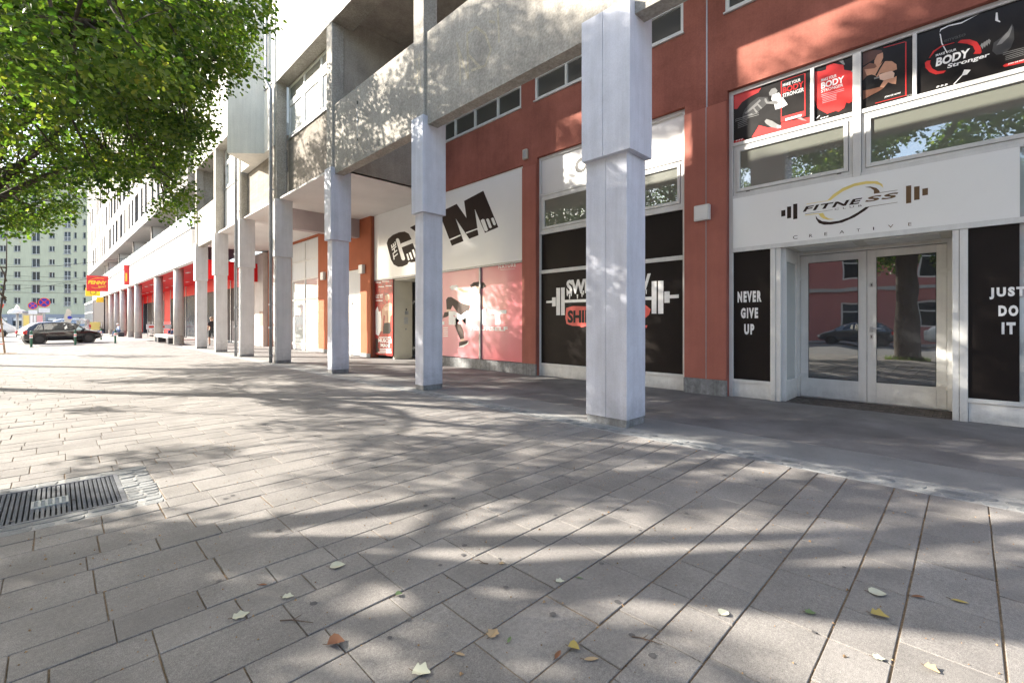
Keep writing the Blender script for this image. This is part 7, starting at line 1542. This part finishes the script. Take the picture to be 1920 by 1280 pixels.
# bicycle leaning by the shop front
def bicycle(x, y, ang, label):
    e = empty('bicycle', (x, y, 0), label, 'bicycle'); e.rotation_euler = (R(6), 0, ang)
    for xx in (-.52, .52):
        q = MB(); q.ring((xx, 0, .34), (0, 1, 0), .32, .02, n=24, k=5); w = build('wheel', q, 'rubber', e, local=True)
        q = MB()
        for k in range(8): t = k * math.pi / 4; q.cyl((xx, 0, .34), (xx + .31 * math.cos(t), 0, .34 + .31 * math.sin(t)), .003, n=3)
        build('spokes', q, 'steel', w, local=True)
    q = MB()
    for a, b in (((-.52, 0, .34), (-.08, 0, .30)), ((-.08, 0, .30), (-.2, 0, .82)), ((-.2, 0, .82), (-.52, 0, .34)), ((-.08, 0, .30), (.36, 0, .80)), ((-.17, 0, .72), (.36, 0, .80)), ((.34, 0, .92), (.52, 0, .34))): q.cyl(a, b, .018, n=6)
    build('frame', q, 'reflect_red', e, local=True)
    q = MB(); q.tube([(.30, -.28, 1.0), (.36, -.1, 1.02), (.36, .1, 1.02), (.30, .28, 1.0)], .014, n=6); q.cyl((.345, 0, .9), (.36, 0, 1.02), .014, n=6); build('handlebar', q, 'dark_metal', e, local=True)
    q = MB(); q.cbox(-.34, -.08, -.07, .07, .88, .95, .02); q.cyl((-.2, 0, .80), (-.21, 0, .89), .014, n=6); build('saddle', q, 'rubber', e, local=True)
    q = MB(); q.ring((-.08, 0, .30), (0, 1, 0), .09, .012, n=14, k=4); q.cyl((-.08, -.06, .30), (.08, -.12, .26), .012, n=5); q.cyl((-.08, .06, .30), (-.24, .12, .34), .012, n=5); build('crank', q, 'steel', e, local=True)
    q = MB(); q.cbox(-.75, -.35, .06, .18, .40, .72, .03); q.cbox(-.75, -.35, -.18, -.06, .40, .72, .03); build('pannier', q, 'cloth_denim', e, local=True)
bicycle(7.6, 52.5, R(70), 'bicycle with bags leaning under the red soffit behind the round columns')

# ------------------------------------------------------------------ people
def make_person(name, label, loc, rotz, J, hair, mats, group=None):
    """J: joint positions in the figure's own axes (facing +x); one skinned body, materials by body region"""
    e = empty(name, loc, label, 'person', group); e.rotation_euler = (0, 0, rotz)
    names = list(J.keys()); idx = {n: i for i, n in enumerate(names)}
    rad = {'pelvis': .135, 'waist': .125, 'chest': .150, 'neck': .058, 'headlow': .075, 'head': .098, 'crown': .07}
    for s_ in 'LR':
        rad.update({'sh' + s_: .068, 'el' + s_: .045, 'wr' + s_: .031, 'palm' + s_: .036, 'hip' + s_: .100, 'kn' + s_: .062, 'an' + s_: .042, 'heel' + s_: .045, 'toe' + s_: .036})
        for f in range(5): rad['f%d%s' % (f, s_)] = .010; rad['g%d%s' % (f, s_)] = .008
    edges = [('pelvis', 'waist'), ('waist', 'chest'), ('chest', 'neck'), ('neck', 'headlow'), ('headlow', 'head'), ('head', 'crown')]
    for s_ in 'LR':
        edges += [('chest', 'sh' + s_), ('sh' + s_, 'el' + s_), ('el' + s_, 'wr' + s_), ('wr' + s_, 'palm' + s_), ('pelvis', 'hip' + s_), ('hip' + s_, 'kn' + s_), ('kn' + s_, 'an' + s_), ('an' + s_, 'heel' + s_), ('heel' + s_, 'toe' + s_)]
        wr, pm = Vector(J['wr' + s_]), Vector(J['palm' + s_]); d = (pm - wr).normalized(); sd = Vector((1, 0, 0)) if abs(d.x) < .8 else Vector((0, 0, 1)); sd = (sd - d * sd.dot(d)).normalized()
        up = d.cross(sd)
        for f in range(5):
            if f == 0: a = wr + d * .03 + sd * .035; b = a + d * .03 + sd * .025; c = b + d * .03
            else: a = pm + sd * (.03 - .018 * (f - 1)) + d * .015; b = a + d * (.038, .042, .038, .030)[f - 1]; c = b + d * .028 + up * .016
            J['f%d%s' % (f, s_)] = tuple(b); J['g%d%s' % (f, s_)] = tuple(c)
            edges += [('palm' + s_ if f else 'wr' + s_, 'f%d%s' % (f, s_)), ('f%d%s' % (f, s_), 'g%d%s' % (f, s_))]
    names = list(J.keys()); idx = {n: i for i, n in enumerate(names)}
    me = bpy.data.meshes.new('body'); me.from_pydata([J[n] for n in names], [(idx[a], idx[b]) for a, b in edges], [])
    o = bpy.data.objects.new('body', me); COL.objects.link(o)
    sk = o.modifiers.new('skin', 'SKIN'); sk.use_smooth_shade = True
    for n in names:
        v = me.skin_vertices[0].data[idx[n]]; r = rad[n]; v.radius = (r, r); v.use_root = (n == 'pelvis')
        if n in ('chest', 'waist', 'pelvis'): v.radius = (r * 1.0, r * .82)
    ss = o.modifiers.new('sub', 'SUBSURF'); ss.levels = 2; ss.render_levels = 2
    dg = bpy.context.evaluated_depsgraph_get()
    me2 = bpy.data.meshes.new_from_object(o.evaluated_get(dg)); bpy.data.objects.remove(o)
    order = ['skin', mats['top'], mats['bottom'], mats['shoe']]
    me2.materials.clear()
    for m in order: me2.materials.append(MATS[m])
    seg = []
    for a, b in edges:
        t = a + b
        if a in ('pelvis',) or a.startswith('hip'): k = 2
        elif a.startswith('kn'): k = 0 if mats.get('shorts') else 2
        elif a.startswith('an') or a.startswith('heel'): k = 3
        elif a in ('waist', 'chest') and b != 'neck': k = 1
        elif a.startswith('sh'): k = 1
        elif a.startswith('el'): k = 1 if mats.get('long') else 0
        elif b == 'neck': k = 1
        else: k = 0
        seg.append((Vector(J[a]), Vector(J[b]), k, a))
    for p in me2.polygons:
        c = p.center; best = None
        for (a, b, k, nm) in seg:
            ab = b - a; t = max(0, min(1, (c - a).dot(ab) / max(ab.length_squared, 1e-9))); d = (c - (a + ab * t)).length
            if best is None or d < best[0]: best = (d, k, nm, t)
        k = best[1]
        if best[2].startswith('sh') and not mats.get('long') and best[3] > .62: k = 0
        if best[2].startswith('hip') and mats.get('shorts') and best[3] > .92: k = 0
        p.material_index = k; p.use_smooth = True
    b = bpy.data.objects.new('body', me2); COL.objects.link(b); b.parent = e
    hd = Vector(J['head']); hl = Vector(J['headlow'])
    upv = (Vector(J['crown']) - hl).normalized(); fw = Vector((1, 0, 0)); fw = (fw - upv * fw.dot(upv)).normalized(); sdv = upv.cross(fw)
    hm = MB(); n1, n2 = 10, 14
    for i in range(n1 + 1):
        th = R(100) * i / n1
        for j in range(n2):
            ph = 2 * math.pi * j / n2; d = upv * math.cos(th) + (fw * math.cos(ph) + sdv * math.sin(ph)) * math.sin(th)
            rr_ = .112 if d.dot(fw) < .45 else .094
            hm.v.append(tuple(hd + upv * .015 + d * rr_))
    for i in range(n1):
        for j in range(n2): hm.f.append((i*n2 + j, (i+1)*n2 + j, (i+1)*n2 + (j+1) % n2, i*n2 + (j+1) % n2)); hm.m.append(0)
    build('hair', hm, hair, e, smooth=True, local=True)
    fm = MB(); fc = hd + fw * .095
    fm.cyl(fc + upv * -.005, fc + upv * -.04 + fw * .022, .010, .015, n=6); build('nose', fm, 'skin', e, local=True)
    for s_ in (1, -1):
        fm = MB(); fm.cyl(hd + sdv * s_ * .034 + fw * .084 + upv * .008, hd + sdv * s_ * .034 + fw * .096 + upv * .008, .010, n=8); build('eye', fm, 'cloth_black', e, local=True)
        fm = MB(); fm.cyl(hd + sdv * s_ * .095 - upv * .01, hd + sdv * s_ * .110 - upv * .01, .026, .02, n=8); build('ear', fm, 'skin', e, local=True)
    fm = MB(); m0 = hd + fw * .088 - upv * .062; fm.tube([m0 - sdv * .024, m0 + fw * .006, m0 + sdv * .024], .006, n=5); build('mouth', fm, 'print_skin_dark', e, local=True)
    return e
walk = {'pelvis': (0, 0, .95), 'waist': (.01, 0, 1.10), 'chest': (.02, 0, 1.34), 'neck': (.03, 0, 1.50), 'headlow': (.04, 0, 1.56), 'head': (.05, 0, 1.65), 'crown': (.05, 0, 1.72),
        'shL': (.0, .19, 1.40), 'elL': (-.08, .25, 1.12), 'wrL': (.02, .27, .90), 'palmL': (.05, .27, .83), 'shR': (.02, -.19, 1.40), 'elR': (.06, -.26, 1.12), 'wrR': (.2, -.24, .95), 'palmR': (.25, -.23, .90),
        'hipL': (.03, .09, .88), 'knL': (.16, .10, .50), 'anL': (.10, .10, .10), 'heelL': (.06, .10, .05), 'toeL': (.27, .11, .04), 'hipR': (-.02, -.09, .88), 'knR': (-.02, -.10, .48), 'anR': (-.28, -.10, .16), 'heelR': (-.31, -.10, .10), 'toeR': (-.16, -.11, .04)}
make_person('person', 'walking person in black shirt and dark shorts seen between the square columns', (6.75, 32.7, 0), R(95), dict(walk), 'hair_fair', {'top': 'cloth_black', 'bottom': 'cloth_shorts', 'shoe': 'shoe', 'shorts': True})
sit = {'pelvis': (0, 0, .54), 'waist': (.02, 0, .69), 'chest': (.07, 0, .92), 'neck': (.10, 0, 1.08), 'headlow': (.13, 0, 1.14), 'head': (.15, 0, 1.23), 'crown': (.16, 0, 1.30),
       'shL': (.07, .19, .98), 'elL': (.16, .25, .74), 'wrL': (.36, .14, .68), 'palmL': (.42, .11, .67), 'shR': (.07, -.19, .98), 'elR': (.16, -.25, .74), 'wrR': (.36, -.14, .68), 'palmR': (.42, -.11, .67),
       'hipL': (.04, .10, .53), 'knL': (.46, .13, .52), 'anL': (.42, .13, .11), 'heelL': (.38, .13, .05), 'toeL': (.60, .15, .04), 'hipR': (.04, -.10, .53), 'knR': (.46, -.13, .52), 'anR': (.52, -.13, .11), 'heelR': (.48, -.13, .05), 'toeR': (.70, -.15, .04)}
make_person('person', 'white haired person in pale blue shirt sitting on a box by round columns', (4.55, 60.6, 0), R(195), dict(sit), 'hair_white', {'top': 'cloth_blue', 'bottom': 'cloth_denim', 'shoe': 'shoe', 'long': True})
e = empty('crate', (4.66, 60.65, 0), 'dark box serving as a seat beside a round column', 'box')
q = MB(); q.cbox(4.42, 4.9, 60.4, 60.9, 0, .43, .015); build('body', q, 'dark_metal', e)
q = MB(); q.cbox(4.40, 4.92, 60.38, 60.92, .385, .405, .004); build('rim', q, 'metal_grey', e)
crouch = {'pelvis': (0, 0, .14), 'waist': (.05, 0, .28), 'chest': (.16, 0, .50), 'neck': (.25, 0, .64), 'headlow': (.29, 0, .69), 'head': (.34, 0, .76), 'crown': (.37, 0, .82),
          'shL': (.16, .18, .56), 'elL': (.36, .24, .40), 'wrL': (.48, .06, .44), 'palmL': (.50, .02, .45), 'shR': (.16, -.18, .56), 'elR': (.36, -.24, .40), 'wrR': (.50, -.06, .47), 'palmR': (.52, -.02, .48),
          'hipL': (.04, .10, .14), 'knL': (.38, .14, .50), 'anL': (.52, .13, .10), 'heelL': (.48, .13, .05), 'toeL': (.70, .15, .04), 'hipR': (.04, -.10, .14), 'knR': (.38, -.14, .50), 'anR': (.52, -.13, .10), 'heelR': (.48, -.13, .05), 'toeR': (.70, -.15, .04)}
make_person('person', 'person in dark top and jeans sitting on the ground by the dark wall', (4.35, 79.4, 0), R(215), dict(crouch), 'hair_dark', {'top': 'cloth_black', 'bottom': 'cloth_denim', 'shoe': 'shoe', 'long': True})
